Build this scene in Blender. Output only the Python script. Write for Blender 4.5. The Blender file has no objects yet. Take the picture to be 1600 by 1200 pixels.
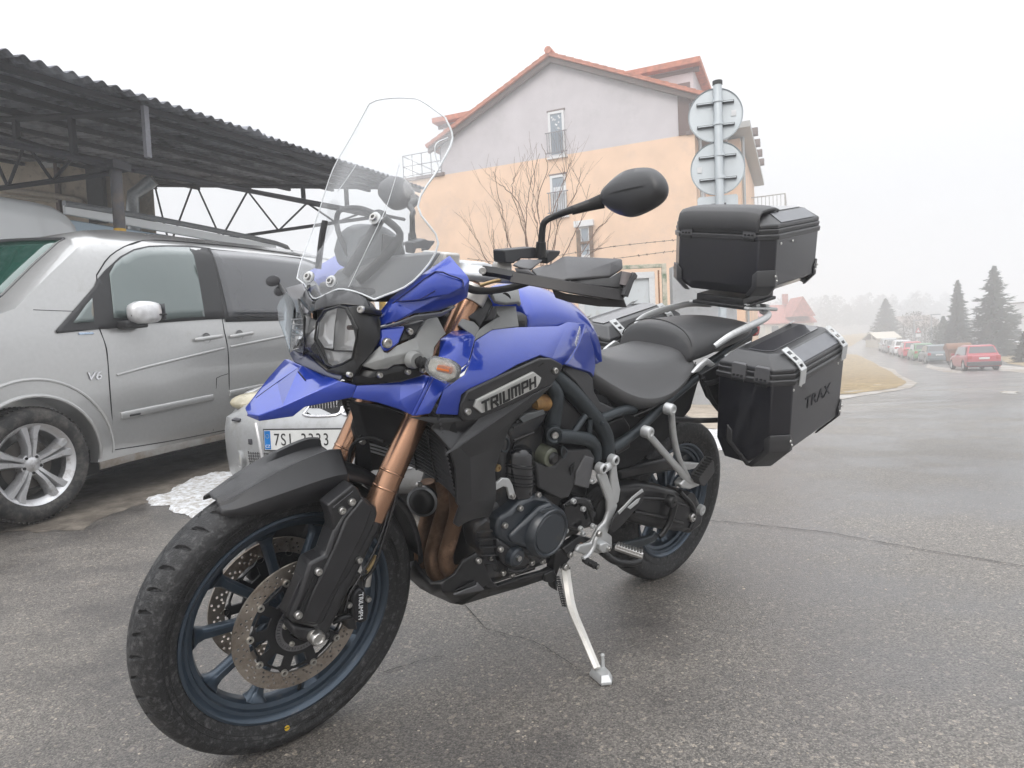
import bpy, bmesh, math, random
import numpy as np
from mathutils import Vector, Matrix
random.seed(7); PI = math.pi
COL = bpy.context.scene.collection
SC = bpy.context.scene

# ---------------------------------------------------------------- camera
FOC, PITCH, ROLL, CAMH = 1057.0, 0.0471, -0.0464, 0.8964      # focal length for a 1600 px wide picture
_f = np.array([0, math.cos(PITCH), -math.sin(PITCH)]); _u = np.array([0, math.sin(PITCH), math.cos(PITCH)]); _r = np.array([1., 0, 0])
CR = np.array([_r*math.cos(ROLL)+_u*math.sin(ROLL), -_r*math.sin(ROLL)+_u*math.cos(ROLL), _f])
CC = np.array([0, 0, CAMH])
cam = bpy.data.cameras.new('camera'); camo = bpy.data.objects.new('camera', cam); COL.objects.link(camo)
cam.sensor_width = 36; cam.lens = 36*FOC/1600; cam.clip_start = 0.05; cam.clip_end = 2000
mw = Matrix.Identity(4)
for i in range(3):
    mw[i][0] = CR[0][i]; mw[i][1] = CR[1][i]; mw[i][2] = -CR[2][i]; mw[i][3] = CC[i]
camo.matrix_world = mw
SC.camera = camo
# ---------------------------------------------------------------- sky and light: overcast, misty day
W = bpy.data.worlds.new('World'); SC.world = W; W.use_nodes = True
nt = W.node_tree; nt.nodes.clear()
SUN_EL, SUN_AZ = math.radians(38), math.radians(200)
out = nt.nodes.new('ShaderNodeOutputWorld'); bg = nt.nodes.new('ShaderNodeBackground')
sky = nt.nodes.new('ShaderNodeTexSky'); sky.sky_type = 'NISHITA'; sky.sun_disc = False
sky.sun_elevation = SUN_EL; sky.sun_rotation = SUN_AZ; sky.dust_density = 6; sky.air_density = 1.0
mx = nt.nodes.new('ShaderNodeMixRGB'); mx.inputs[0].default_value = 0.9
mx.inputs[2].default_value = (9.6, 9.75, 10.0, 1)          # closed cloud deck over the clear-sky model
# an overcast sky is brightest overhead
tcw = nt.nodes.new('ShaderNodeTexCoord'); sx_ = nt.nodes.new('ShaderNodeSeparateXYZ'); nt.links.new(tcw.outputs['Generated'], sx_.inputs[0])
ov = nt.nodes.new('ShaderNodeMath'); ov.operation = 'MULTIPLY'; nt.links.new(sx_.outputs[2], ov.inputs[0]); nt.links.new(sx_.outputs[2], ov.inputs[1])
o2 = nt.nodes.new('ShaderNodeMath'); o2.operation = 'MULTIPLY_ADD'; o2.inputs[1].default_value = 1.45; o2.inputs[2].default_value = .64; nt.links.new(ov.outputs[0], o2.inputs[0])
sc_ = nt.nodes.new('ShaderNodeVectorMath'); sc_.operation = 'SCALE'; nt.links.new(mx.outputs[0], sc_.inputs[0]); nt.links.new(o2.outputs[0], sc_.inputs['Scale'])
nt.links.new(sky.outputs[0], mx.inputs[1]); nt.links.new(sc_.outputs[0], bg.inputs[0])
bg.inputs[1].default_value = 0.1
nt.links.new(bg.outputs[0], out.inputs[0])
sun = bpy.data.lights.new('sun', 'SUN'); sun.energy = 0.5; sun.angle = math.radians(25); sun.color = (1, .97, .93)
suno = bpy.data.objects.new('sun', sun); COL.objects.link(suno)
suno.rotation_euler = (math.radians(90)-SUN_EL, 0, math.radians(180)-SUN_AZ)
SC.view_settings.view_transform = 'Standard'; SC.view_settings.look = 'None'
SC.view_settings.exposure = 0.60; SC.view_settings.gamma = 1
SC.render.engine = 'CYCLES'
SC.cycles.use_denoising = True; SC.cycles.max_bounces = 7; SC.cycles.transparent_max_bounces = 12
SC.cycles.volume_bounces = 3; SC.cycles.diffuse_bounces = 3; SC.cycles.glossy_bounces = 3; SC.cycles.transmission_bounces = 6
SC.cycles.caustics_reflective = False; SC.cycles.caustics_refractive = False

# ---------------------------------------------------------------- surveying: a sighted point and one known coordinate give a position
def ray(px, py): return np.array([(px-800)/FOC, -(py-600)/FOC, 1.]) @ CR
class Frame:
    def __init__(s, o, ang, lean=0, pitch=0):
        c, n = math.cos(ang), math.sin(ang); cl, sl = math.cos(-lean), math.sin(-lean)
        s.o = np.array(o, float)
        cp_, sp_ = math.cos(pitch), math.sin(pitch)
        s.M = np.array([[c,-n,0],[n,c,0],[0,0,1]]) @ np.array([[cp_,0,sp_],[0,1,0],[-sp_,0,cp_]]) @ np.array([[1,0,0],[0,cl,-sl],[0,sl,cl]])
    def q(s, px, py, y=None, x=None, z=None):
        d = s.M.T @ ray(px, py); c = s.M.T @ (CC-s.o)
        t = (y-c[1])/d[1] if y is not None else (x-c[0])/d[0] if x is not None else (z-c[2])/d[2]
        return Vector(c+t*d)
    def w(s, p): return Vector(s.M @ np.array(p)+s.o)
    def loc(s, p): return Vector(s.M.T @ (np.array(p)-s.o))
    def mat(s):
        m = Matrix.Identity(4)
        for i in range(3):
            for j in range(3): m[i][j] = s.M[i][j]
            m[i][3] = s.o[i]
        return m
def at_y(px, py, Y): d = ray(px, py); return Vector(CC+d*(Y/d[1]))
SLP = [(0,0),(8,0),(14,.3),(20,.6),(37,1.31),(52,1.5),(60,1.35),(75,1.05),(150,-1.6),(300,-8),(900,-8)]
def ground(x, y):
    z = 0
    if x < 0 and y > 3.5:
        t = min(1, -x/y/.3); z += t*t*(3-2*t)*.055*(min(y, 14)-3.5)
    if y > 8 and x > 0:
        t = min(1, max(0, (x/y-.08)/.30)); t = t*t*(3-2*t)
        for (a, za), (b, zb) in zip(SLP, SLP[1:]):
            if a <= y <= b: z -= t*(za+(zb-za)*(y-a)/(b-a)); break
    return z
def gp(px, py):
    d = ray(px, py); t0 = 0; t = .5
    while t < 900:
        p = CC+d*t
        if p[2] <= ground(p[0], p[1]): break
        t0 = t; t *= 1.02
    for _ in range(30):
        m = (t0+t)/2; p = CC+d*m
        if p[2] <= ground(p[0], p[1]): t = m
        else: t0 = m
    return Vector(CC+d*t)

# ---------------------------------------------------------------- materials
MATS = {}
def mat(name, col, rough=.5, metal=0, coat=0, var=.12, vs=30, bump=0, bs=200, dirt=None, dirt_amt=.3, ds=6, spec=.5, coat_ior=1.5):
    if name in MATS: return MATS[name]
    m = bpy.data.materials.new(name); m.use_nodes = True; n = m.node_tree; b = n.nodes['Principled BSDF']
    def I(k, v):
        if k in b.inputs: b.inputs[k].default_value = v
    I('Metallic', metal); I('Roughness', rough); I('Coat Weight', coat); I('Coat Roughness', .04); I('Coat IOR', coat_ior); I('Specular IOR Level', spec)
    tc = n.nodes.new('ShaderNodeTexCoord'); co = tc.outputs['Object']
    no = n.nodes.new('ShaderNodeTexNoise'); no.inputs['Scale'].default_value = vs; no.inputs['Detail'].default_value = 5
    n.links.new(co, no.inputs['Vector'])
    cr = n.nodes.new('ShaderNodeMapRange'); cr.inputs[1].default_value = .3; cr.inputs[2].default_value = .7
    cr.inputs[3].default_value = 1-var; cr.inputs[4].default_value = 1+var
    n.links.new(no.outputs[0], cr.inputs[0])
    mu = n.nodes.new('ShaderNodeVectorMath'); mu.operation = 'SCALE'; mu.inputs[0].default_value = col[:3]
    n.links.new(cr.outputs[0], mu.inputs['Scale']); last = mu.outputs[0]
    rr = n.nodes.new('ShaderNodeMapRange'); rr.inputs[3].default_value = max(.02, rough*(1-var)); rr.inputs[4].default_value = min(1, rough*(1+var)+.01)
    n.links.new(no.outputs[0], rr.inputs[0]); rlast = rr.outputs[0]
    if dirt:
        n2 = n.nodes.new('ShaderNodeTexNoise'); n2.inputs['Scale'].default_value = ds; n2.inputs['Detail'].default_value = 8; n2.inputs['Roughness'].default_value = .7
        n.links.new(co, n2.inputs['Vector'])
        r2 = n.nodes.new('ShaderNodeMapRange'); r2.inputs[1].default_value = .66-dirt_amt*.5; r2.inputs[2].default_value = .78-dirt_amt*.3; r2.inputs[4].default_value = min(1, .5+dirt_amt)
        n.links.new(n2.outputs[0], r2.inputs[0])
        mm = n.nodes.new('ShaderNodeMixRGB'); mm.inputs[2].default_value = (*dirt, 1)
        n.links.new(r2.outputs[0], mm.inputs[0]); n.links.new(last, mm.inputs[1]); last = mm.outputs[0]
        m3 = n.nodes.new('ShaderNodeMixRGB'); m3.inputs[2].default_value = (.85,)*3+(1,)
        n.links.new(r2.outputs[0], m3.inputs[0]); n.links.new(rlast, m3.inputs[1]); rlast = m3.outputs[0]
    n.links.new(last, b.inputs['Base Color']); n.links.new(rlast, b.inputs['Roughness'])
    if bump:
        n4 = n.nodes.new('ShaderNodeTexNoise'); n4.inputs['Scale'].default_value = bs; n4.inputs['Detail'].default_value = 3
        n.links.new(co, n4.inputs['Vector'])
        bp = n.nodes.new('ShaderNodeBump'); bp.inputs['Strength'].default_value = bump; bp.inputs['Distance'].default_value = .002
        n.links.new(n4.outputs[0], bp.inputs['Height']); n.links.new(bp.outputs[0], b.inputs['Normal'])
    MATS[name] = m; return m
def glass(name, tint=(1,1,1), rough=.0, alpha=.9, frost=0):
    """thin clear sheet: fresnel gloss over a straight see-through"""
    if name in MATS: return MATS[name]
    m = bpy.data.materials.new(name); m.use_nodes = True; n = m.node_tree; n.nodes.clear()
    o = n.nodes.new('ShaderNodeOutputMaterial'); t = n.nodes.new('ShaderNodeBsdfTransparent'); g = n.nodes.new('ShaderNodeBsdfGlossy')
    d = n.nodes.new('ShaderNodeBsdfDiffuse'); d.inputs[0].default_value = (.8, .82, .84, 1)
    t.inputs[0].default_value = (*tint, 1); g.inputs['Roughness'].default_value = rough
    f = n.nodes.new('ShaderNodeFresnel'); f.inputs[0].default_value = 1.45
    a = n.nodes.new('ShaderNodeMixShader'); n.links.new(f.outputs[0], a.inputs[0]); n.links.new(t.outputs[0], a.inputs[1]); n.links.new(g.outputs[0], a.inputs[2])
    b = n.nodes.new('ShaderNodeMixShader'); b.inputs[0].default_value = 1-alpha
    n.links.new(a.outputs[0], b.inputs[1]); n.links.new(d.outputs[0], b.inputs[2]); n.links.new(b.outputs[0], o.inputs[0])
    MATS[name] = m; return m

# ---------------------------------------------------------------- mesh tools
def prop(o, label=None, cat=None, group=None, kind=None):
    if label: o['label'] = label
    if cat: o['category'] = cat
    if group: o['group'] = group
    if kind: o['kind'] = kind
    return o
def empty(name, m, label, cat, group=None):
    o = bpy.data.objects.new(name, None); COL.objects.link(o); o.empty_display_size = .1
    o.matrix_world = m if isinstance(m, Matrix) else Matrix.Translation(m)
    return prop(o, label, cat, group)
def finish(me, name, m, parent, ang=35, bev=0, seg=2, solid=0, soff=0, sub=0, label=None, smooth=True, kind=None):
    if isinstance(m, (list, tuple)):
        for x in m: me.materials.append(x)
    elif m: me.materials.append(m)
    if smooth:
        me.shade_smooth()
        if ang < 180: me.set_sharp_from_angle(angle=math.radians(ang))
    o = bpy.data.objects.new(name, me); COL.objects.link(o)
    if parent is not None: o.parent = parent
    if sub:
        s = o.modifiers.new('s', 'SUBSURF'); s.levels = s.render_levels = sub
    if solid:
        s = o.modifiers.new('t', 'SOLIDIFY'); s.thickness = solid; s.offset = soff
    if bev:
        b = o.modifiers.new('b', 'BEVEL'); b.width = bev; b.segments = seg; b.limit_method = 'ANGLE'; b.angle_limit = math.radians(28); b.harden_normals = False
    return prop(o, label, kind=kind)
def csm(pts, n=6, closed=False):
    """Catmull-Rom through pts (tuples of any length)"""
    P = [np.array(p, float) for p in pts]; L = len(P); o = []
    for i in range(L if closed else L-1):
        a = P[(i-1) % L] if closed or i > 0 else 2*P[0]-P[1]
        b, c = P[i], P[(i+1) % L]
        d = P[(i+2) % L] if closed or i+2 < L else 2*P[-1]-P[-2]
        for k in range(n):
            t = k/n; o.append(.5*((2*b)+(c-a)*t+(2*a-5*b+4*c-d)*t*t+(3*b-a-3*c+d)*t**3))
    if not closed: o.append(P[-1])
    return o
class Acc:
    def __init__(s): s.v = []; s.f = []; s.mi = []; s.cur = 0
    def add(s, v, f):
        k = len(s.v); s.v += [tuple(map(float, p)) for p in v]; s.f += [tuple(i+k for i in x) for x in f]; s.mi += [s.cur]*len(f); return s
    def rings(s, R, cap=True, closed=False):
        n = len(R[0]); V = [p for r in R for p in r]; F = []
        L = len(R)
        for i in range(L if closed else L-1):
            j = (i+1) % L
            for k in range(n):
                F.append((i*n+k, i*n+(k+1) % n, j*n+(k+1) % n, j*n+k))
        if cap and not closed: F.append(tuple(range(n))[::-1]); F.append(tuple((L-1)*n+k for k in range(n)))
        return s.add(V, F)
    def tube(s, pts, r, n=10, sm=0, cap=True, closed=False, flat=1, up=None):
        rs = r if isinstance(r, (list, tuple)) else [r]*len(pts)
        P = [tuple(p)+(q,) for p, q in zip(pts, rs)]
        if sm: P = [tuple(x) for x in csm(P, sm, closed)]
        P3 = [Vector(p[:3]) for p in P]; L = len(P3); R = []; prev = None
        for i in range(L):
            if closed: t = (P3[(i+1) % L]-P3[i-1])
            else: t = P3[min(i+1, L-1)]-P3[max(i-1, 0)]
            t = t.normalized() if t.length > 1e-9 else Vector((0,0,1))
            if prev is None:
                a = Vector(up) if up is not None else (Vector((0,0,1)) if abs(t.z) < .9 else Vector((0,1,0)))
                u = (a-t*a.dot(t)).normalized()
            else: u = (prev-t*prev.dot(t)).normalized()
            prev = u; w = t.cross(u); q = P[i][3]
            R.append([P3[i]+u*(q*math.cos(2*PI*k/n))+w*(q*flat*math.sin(2*PI*k/n)) for k in range(n)])
        return s.rings(R, cap, closed)
    def cyl(s, a, b, r, r2=None, n=16): return s.tube([a, b], [r, r if r2 is None else r2], n)
    def box(s, c, d, M=None, taper=1):
        x, y, z = [k/2 for k in d]; c = Vector(c)
        V = [Vector((sx*x*(taper if sz > 0 else 1), sy*y*(taper if sz > 0 else 1), sz*z)) for sz in (-1, 1) for sx, sy in ((-1,-1),(1,-1),(1,1),(-1,1))]
        if M is not None: V = [M @ v for v in V]
        return s.add([v+c for v in V], [(3,2,1,0),(4,5,6,7),(0,1,5,4),(1,2,6,5),(2,3,7,6),(3,0,4,7)])
    def prism(s, poly, vec, poly2=None):
        vec = Vector(vec); n = len(poly); P = [Vector(p) for p in poly]; Q = [Vector(p) for p in poly2] if poly2 else [p+vec for p in P]
        return s.add(P+Q, [tuple(range(n)), tuple(range(2*n-1, n-1, -1))]+[(i, n+i, n+(i+1) % n, (i+1) % n) for i in range(n)])
    def lathe(s, prof, c=(0,0,0), axis='y', n=48, closed=False, a0=0, a1=2*PI):
        """prof: (radius, along) pairs"""
        c = Vector(c); full = abs(a1-a0-2*PI) < 1e-6; m = n if full else n+1; R = []
        if not isinstance(axis, str): ax = Vector(axis).normalized(); e1 = ax.orthogonal().normalized(); e2 = ax.cross(e1)
        for i in range(m):
            t = a0+(a1-a0)*i/n; row = []
            for r, h in prof:
                if axis == 'y': row.append(c+Vector((r*math.cos(t), h, r*math.sin(t))))
                elif axis == 'z': row.append(c+Vector((r*math.cos(t), r*math.sin(t), h)))
                elif axis == 'x': row.append(c+Vector((h, r*math.cos(t), r*math.sin(t))))
                else: row.append(c+ax*h+e1*(r*math.cos(t))+e2*(r*math.sin(t)))
            R.append(row)
        k = len(prof); V = [p for r in R for p in r]; F = []
        for i in range(m if full else m-1):
            j = (i+1) % m
            for q in range(k if closed else k-1):
                F.append((i*k+q, i*k+(q+1) % k, j*k+(q+1) % k, j*k+q))
        return s.add(V, F)
    def grid(s, G):
        n = len(G[0]); V = [p for r in G for p in r]
        return s.add(V, [(i*n+k, i*n+k+1, (i+1)*n+k+1, (i+1)*n+k) for i in range(len(G)-1) for k in range(n-1)])
    def me(s, name='m', merge=1e-5, recalc=True):
        me = bpy.data.meshes.new(name); me.from_pydata(s.v, [], s.f)
        if any(s.mi): me.polygons.foreach_set('material_index', s.mi)
        bm = bmesh.new(); bm.from_mesh(me)
        if merge: bmesh.ops.remove_doubles(bm, verts=bm.verts, dist=merge)
        if recalc: bmesh.ops.recalc_face_normals(bm, faces=bm.faces)
        bm.to_mesh(me); bm.free(); return me
    def build(s, name, m, parent=None, merge=1e-5, recalc=True, **k): return finish(s.me(name, merge, recalc), name, m, parent, **k)
def plate(outer, holes, th, M=None, bevel=0):
    """flat plate with real holes: outlines in 2D, thickness th centred on z=0, then moved by matrix M"""
    cu = bpy.data.curves.new('c', 'CURVE'); cu.dimensions = '2D'; cu.fill_mode = 'BOTH'; cu.extrude = th/2-bevel; cu.bevel_depth = bevel; cu.bevel_resolution = 1
    for pl in [outer]+holes:
        sp = cu.splines.new('POLY'); sp.points.add(len(pl)-1); sp.use_cyclic_u = True
        for i, (x, y) in enumerate(pl): sp.points[i].co = (x, y, 0, 1)
    o = bpy.data.objects.new('c', cu); COL.objects.link(o)
    me = bpy.data.meshes.new_from_object(o.evaluated_get(bpy.context.evaluated_depsgraph_get()))
    bpy.data.objects.remove(o); bpy.data.curves.remove(cu)
    if M is not None: me.transform(M)
    return me
def circ2(r, n=16, c=(0,0), a=0): return [(c[0]+r*math.cos(a+2*PI*i/n), c[1]+r*math.sin(a+2*PI*i/n)) for i in range(n)]
def text_mesh(s, size, th, M, shear=0, sx=1, sp=1, bold=0):
    cu = bpy.data.curves.new('t', 'FONT'); cu.body = s; cu.size = size; cu.extrude = th/2; cu.shear = shear; cu.align_x = 'CENTER'; cu.align_y = 'CENTER'
    cu.space_character = sp; cu.offset = bold*size
    o = bpy.data.objects.new('t', cu); COL.objects.link(o)
    me = bpy.data.meshes.new_from_object(o.evaluated_get(bpy.context.evaluated_depsgraph_get()))
    bpy.data.objects.remove(o); bpy.data.curves.remove(cu)
    me.transform(Matrix.Diagonal((sx, 1, 1, 1))); me.transform(M); return me
def basis(o, ux, uy):
    """matrix whose local x,y lie along ux,uy at origin o"""
    x = Vector(ux).normalized(); z = x.cross(Vector(uy)).normalized(); y = z.cross(x)
    m = Matrix.Identity(4)
    for i in range(3): m[i][0] = x[i]; m[i][1] = y[i]; m[i][2] = z[i]; m[i][3] = o[i]
    return m
def apply_mods(o):
    me = bpy.data.meshes.new_from_object(o.evaluated_get(bpy.context.evaluated_depsgraph_get())); o.modifiers.clear(); o.data = me
def cut(o, cutter_me):
    c = bpy.data.objects.new('k', cutter_me); COL.objects.link(c); c.parent = o.parent
    b = o.modifiers.new('x', 'BOOLEAN'); b.operation = 'DIFFERENCE'; b.object = c; b.solver = 'EXACT'
    bpy.context.view_layer.update(); apply_mods(o); bpy.data.objects.remove(c)
def clone(o, parent=None, label=None, mw=None):
    c = o.copy(); COL.objects.link(c); c.parent = parent
    if mw is not None: c.matrix_world = mw
    if label: c['label'] = label
    for ch in list(o.children): clone(ch, c)
    return c
def arrN(n): return range(n)
def nodes_mat(name):
    m = bpy.data.materials.new(name); m.use_nodes = True; MATS[name] = m; return m, m.node_tree, m.node_tree.nodes['Principled BSDF']
from mathutils import noise
# ================================================================ ground
def sst(a, b, x): t = min(1, max(0, (x-a)/(b-a))); return t*t*(3-2*t)
m, n, b = nodes_mat('asphalt')
tc = n.nodes.new('ShaderNodeTexCoord')
def NN(n, t, **k):
    x = n.nodes.new('ShaderNode'+t)
    for a, v in k.items(): x.inputs[a.replace('_', ' ')].default_value = v
    return x
def MR(n, src, a, b, c, d):
    x = n.nodes.new('ShaderNodeMapRange'); x.inputs[1].default_value = a; x.inputs[2].default_value = b; x.inputs[3].default_value = c; x.inputs[4].default_value = d
    n.links.new(src, x.inputs[0]); return x.outputs[0]
def MIX(n, f, a, b, mode='MIX'):
    x = n.nodes.new('ShaderNodeMixRGB'); x.blend_type = mode
    for i, v in enumerate((f, a, b)):
        if hasattr(v, 'links'): n.links.new(v, x.inputs[i])
        elif isinstance(v, (int, float)): x.inputs[i].default_value = v
        else: x.inputs[i].default_value = (*v, 1)
    return x.outputs[0]
O = tc.outputs['Object']
def tex(n, typ, co, **k):
    x = NN(n, typ, **k); n.links.new(co, x.inputs['Vector']); return x
v1 = tex(n, 'TexVoronoi', O, Scale=235); v2 = tex(n, 'TexVoronoi', O, Scale=110); n1 = tex(n, 'TexNoise', O, Scale=1.3, Detail=6, Roughness=.6)
n2 = tex(n, 'TexNoise', O, Scale=420, Detail=2); n3 = tex(n, 'TexNoise', O, Scale=7, Detail=7, Roughness=.7); n5 = tex(n, 'TexNoise', O, Scale=.35, Detail=3)
hs = n.nodes.new('ShaderNodeSeparateColor'); n.links.new(v1.outputs['Color'], hs.inputs[0])
c = MIX(n, MR(n, hs.outputs[0], .1, .9, 0, 1), (.080, .077, .073), (.30, .288, .27))
h2 = n.nodes.new('ShaderNodeSeparateColor'); n.links.new(v2.outputs['Color'], h2.inputs[0])
c = MIX(n, MR(n, h2.outputs[1], .945, .96, 0, .7), c, (.48, .44, .38))
c = MIX(n, MR(n, v1.outputs['Distance'], .25, .6, 0, .5), c, (.085, .084, .085))
c = MIX(n, MR(n, n3.outputs[0], .60, .75, 0, .22), c, (.24, .19, .145))
wet = MIX(n, MR(n, n1.outputs[0], .42, .6, 0, 1), (0, 0, 0), (1, 1, 1))
c = MIX(n, .95, c, MIX(n, wet, (1.1, 1.08, 1.05), (.60, .59, .60)), 'MULTIPLY')
c = MIX(n, 1.0, c, MIX(n, MR(n, n5.outputs[0], .35, .65, 0, 1), (.80, .77, .74), (1.22, 1.18, 1.14)), 'MULTIPLY')
n.links.new(c, b.inputs['Base Color'])
n.links.new(MIX(n, wet, (.50,)*3, (.33,)*3), b.inputs['Roughness'])
n.links.new(MR(n, wet, 0, 1, .25, .85), b.inputs['Coat Weight']); b.inputs['Coat Roughness'].default_value = .16; b.inputs['Coat IOR'].default_value = 1.4
bp0 = n.nodes.new('ShaderNodeBump'); bp0.inputs['Strength'].default_value = .45; bp0.inputs['Distance'].default_value = .004; bp0.invert = True
hh = MIX(n, .4, v1.outputs['Distance'], n2.outputs[0])
bp = n.nodes.new('ShaderNodeBump'); bp.inputs['Strength'].default_value = .8; bp.inputs['Distance'].default_value = .004; bp.invert = True
n.links.new(hh, bp.inputs['Height']); n.links.new(bp.outputs[0], b.inputs['Normal']); n.links.new(hh, bp0.inputs['Height']); n.links.new(bp0.outputs[0], b.inputs['Coat Normal'])
ASPH = m
def axis(vals):
    o = []
    for a, b_, k in vals: o += [a+(b_-a)*i/k for i in range(k)]
    return o+[vals[-1][1]]
X = axis([(-900,-100,8),(-100,-20,10),(-20,-4,16),(-4,12,40),(12,45,66),(45,80,18),(80,200,12),(200,900,8)])
Y = axis([(-300,-20,5),(-20,-2,6),(-2,12,35),(12,40,56),(40,60,20),(60,140,24),(140,900,14)])
def gz(x, y): return ground(x, y)
Acc().grid([[(x, y, gz(x, y)) for x in X] for y in Y]).build('ground', ASPH, ang=180, kind='structure')
def sheet(name, poly_px, material, off=.02, n=14, kind='structure', rough=0, seed=1, z_up=0):
    """patch lying on the terrain; its outline is sighted, its inside follows the ground"""
    rnd = random.Random(seed); P = [gp(*p) for p in poly_px]
    P2 = []
    for i in range(len(P)):
        a, b_ = P[i], P[(i+1) % len(P)]
        for k in range(10):
            t = k/10; q = a.lerp(b_, t)
            if rough: q += Vector((noise.noise(q*9+Vector((seed,0,0)))+.6*noise.noise(q*31), noise.noise(q*9+Vector((0,seed,0)))+.6*noise.noise(q*31+Vector((3,3,3))), 0))*min(.07, rough*(a-b_).length*2.5)
            P2.append(q)
    bm = bmesh.new(); f = bm.faces.new([bm.verts.new((q.x, q.y, 0)) for q in P2]); bmesh.ops.triangulate(bm, faces=[f])
    ext = max((a-b_).length for a in P for b_ in P); lim = ext/26
    for _ in range(5):
        e = [e for e in bm.edges if e.calc_length() > lim]
        if not e: break
        bmesh.ops.subdivide_edges(bm, edges=e, cuts=1); bmesh.ops.triangulate(bm, faces=bm.faces[:])
    for v in bm.verts:
        x, y = v.co.x, v.co.y; nz = .5+.7*noise.noise(Vector((x*7+seed, y*7, 0)))+.35*noise.noise(Vector((x*23, y*23, seed)))
        v.co.z = gz(x, y)+(off*.3 if v.is_boundary else off+z_up*max(0, nz))
    bmesh.ops.recalc_face_normals(bm, faces=bm.faces[:]); me = bpy.data.meshes.new(name); bm.to_mesh(me); bm.free()
    if sum(p.normal.z for p in me.polygons) < 0: me.flip_normals()
    return finish(me, name, material, None, ang=180, kind=kind)
SNOW = mat('snow', (.80, .82, .85), .6, var=.06, vs=9, bump=.5, bs=90, dirt=(.40, .37, .33), dirt_amt=.5, ds=26)
DRY = mat('dry_grass', (.36, .27, .14), .95, var=.45, vs=25, bump=1, bs=60, dirt=(.18, .13, .07), dirt_amt=.5, ds=3)
DIRT = mat('wet_dirt', (.20, .175, .145), .45, var=.35, vs=12, bump=1, bs=90, dirt=(.09, .075, .06), dirt_amt=.6, ds=4)
SAND = mat('pale_dirt', (.42, .36, .29), .9, var=.2, vs=14, bump=.8, bs=80, dirt=(.25, .2, .15), dirt_amt=.4, ds=4)
# muddy strip and snow left by the parked cars
sheet('dirt_strip', [(0,800),(150,745),(380,690),(620,742),(700,775),(640,800),(480,770),(300,762),(180,800),(120,830),(0,832)], DIRT, .006, rough=.06, seed=3)
prop(sheet('snow_patch', [(228,782),(262,770),(300,748),(345,738),(420,752),(520,748),(560,770),(470,800),(400,822),(318,815),(290,806),(268,800)], SNOW, .010, n=14, kind=None, rough=.05, seed=5, z_up=.016), 'dirty remnant of snow melting between the parked cars and the front wheel', 'snow')
sheet('pale_verge', [(1060,596),(1150,585),(1215,600),(1180,655),(1130,672),(1095,668),(1060,640)], SAND, .010, seed=6, rough=.01)
prop(sheet('snow_patch', [(1100,676),(1140,668),(1168,672),(1160,692),(1120,706),(1102,700)], SNOW, .012, n=6, kind=None, rough=.09, seed=8, z_up=.02), 'small snow patch beside the pale verge under the large side case', 'snow')
# the grass island in the fork of the road, with its melting snow rim
def island(name, px, material, h, seed): return sheet(name, px, material, .06, n=12, rough=.02, seed=seed, z_up=h)
OLDS = mat('old_snow', (.56,.56,.56), .7, var=.2, vs=2, bump=.5, bs=30, dirt=(.27,.23,.18), dirt_amt=.7, ds=1.3)
sheet('snow_rim', [(1300,562),(1345,556),(1400,578),(1432,599),(1424,606),(1400,611),(1350,618),(1318,624),(1300,624)], OLDS, .02, n=8, rough=.02, seed=9)
island('grass_verge', [(1290,552),(1338,554),(1368,568),(1395,582),(1418,598),(1400,607),(1365,612),(1335,616),(1290,618)], DRY, .06, 11)
sheet('grass_verge', [(1556,552),(1575,545),(1700,520),(1760,600),(1600,572),(1575,568)], DRY, .03, seed=12)
sheet('snow_rim', [(1565,571),(1600,574),(1660,590),(1660,596),(1600,583),(1560,579)], OLDS, .03, seed=13, rough=.02)
for i, p in enumerate([[(1340,522),(1356,519),(1385,536),(1376,541)], [(1450,568),(1462,573),(1500,577),(1505,583),(1478,582),(1446,574)], [(1395,545),(1420,548),(1450,566),(1438,568),(1405,554)], [(1568,612),(1590,613),(1586,616),(1566,615)]]):
    prop(sheet('snow_streak', p, OLDS, .02, n=4, rough=.05, seed=20+i, kind=None), ['snow streak along the far end of the side street', 'snow strip at the kerb behind the red hatchback', 'snow strip at the kerb behind the row of parked cars', 'small snow streak lying on the open road'][i], 'snow')
sheet('grass_verge', [(1180,528),(1330,523),(1352,516),(1362,520),(1330,541),(1250,552),(1180,556)], DRY, .03, seed=30)
# two long cracks in the asphalt
CRK = mat('crack', (.03, .028, .026), .9)
def crack(px, w, seed, label):
    r = random.Random(seed); P = []
    for a, b_ in zip(px, px[1:]):
        for k in range(8): P.append(gp(a[0]+(b_[0]-a[0])*k/8+r.uniform(-1, 1), a[1]+(b_[1]-a[1])*k/8+r.uniform(-.9, .9)))
    A = []
    for i, p in enumerate(P):
        t = (P[min(i+1, len(P)-1)]-P[max(0, i-1)]); t.z = 0; s = Vector((-t.y, t.x, 0)).normalized()*w*r.uniform(.35, 1.1)
        A.append([p+s+Vector((0,0,.005)), p-s+Vector((0,0,.005))])
    prop(Acc().grid(A).build('crack', CRK, ang=180), label, 'crack')
crack([(1100,814),(1160,819),(1290,833),(1430,858),(1600,886),(1760,915)], .004, 1, 'long thin crack crossing the asphalt from the rear tyre to the right edge')
crack([(720,940),(760,985),(830,1003),(852,1012),(880,1032),(905,1048)], .0018, 2, 'short crooked crack in the wet asphalt before the side stand')
crack([(600,1052),(640,1040),(670,1030),(700,1027)], .0016, 3, 'faint crack in the asphalt right behind the front tyre')
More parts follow.
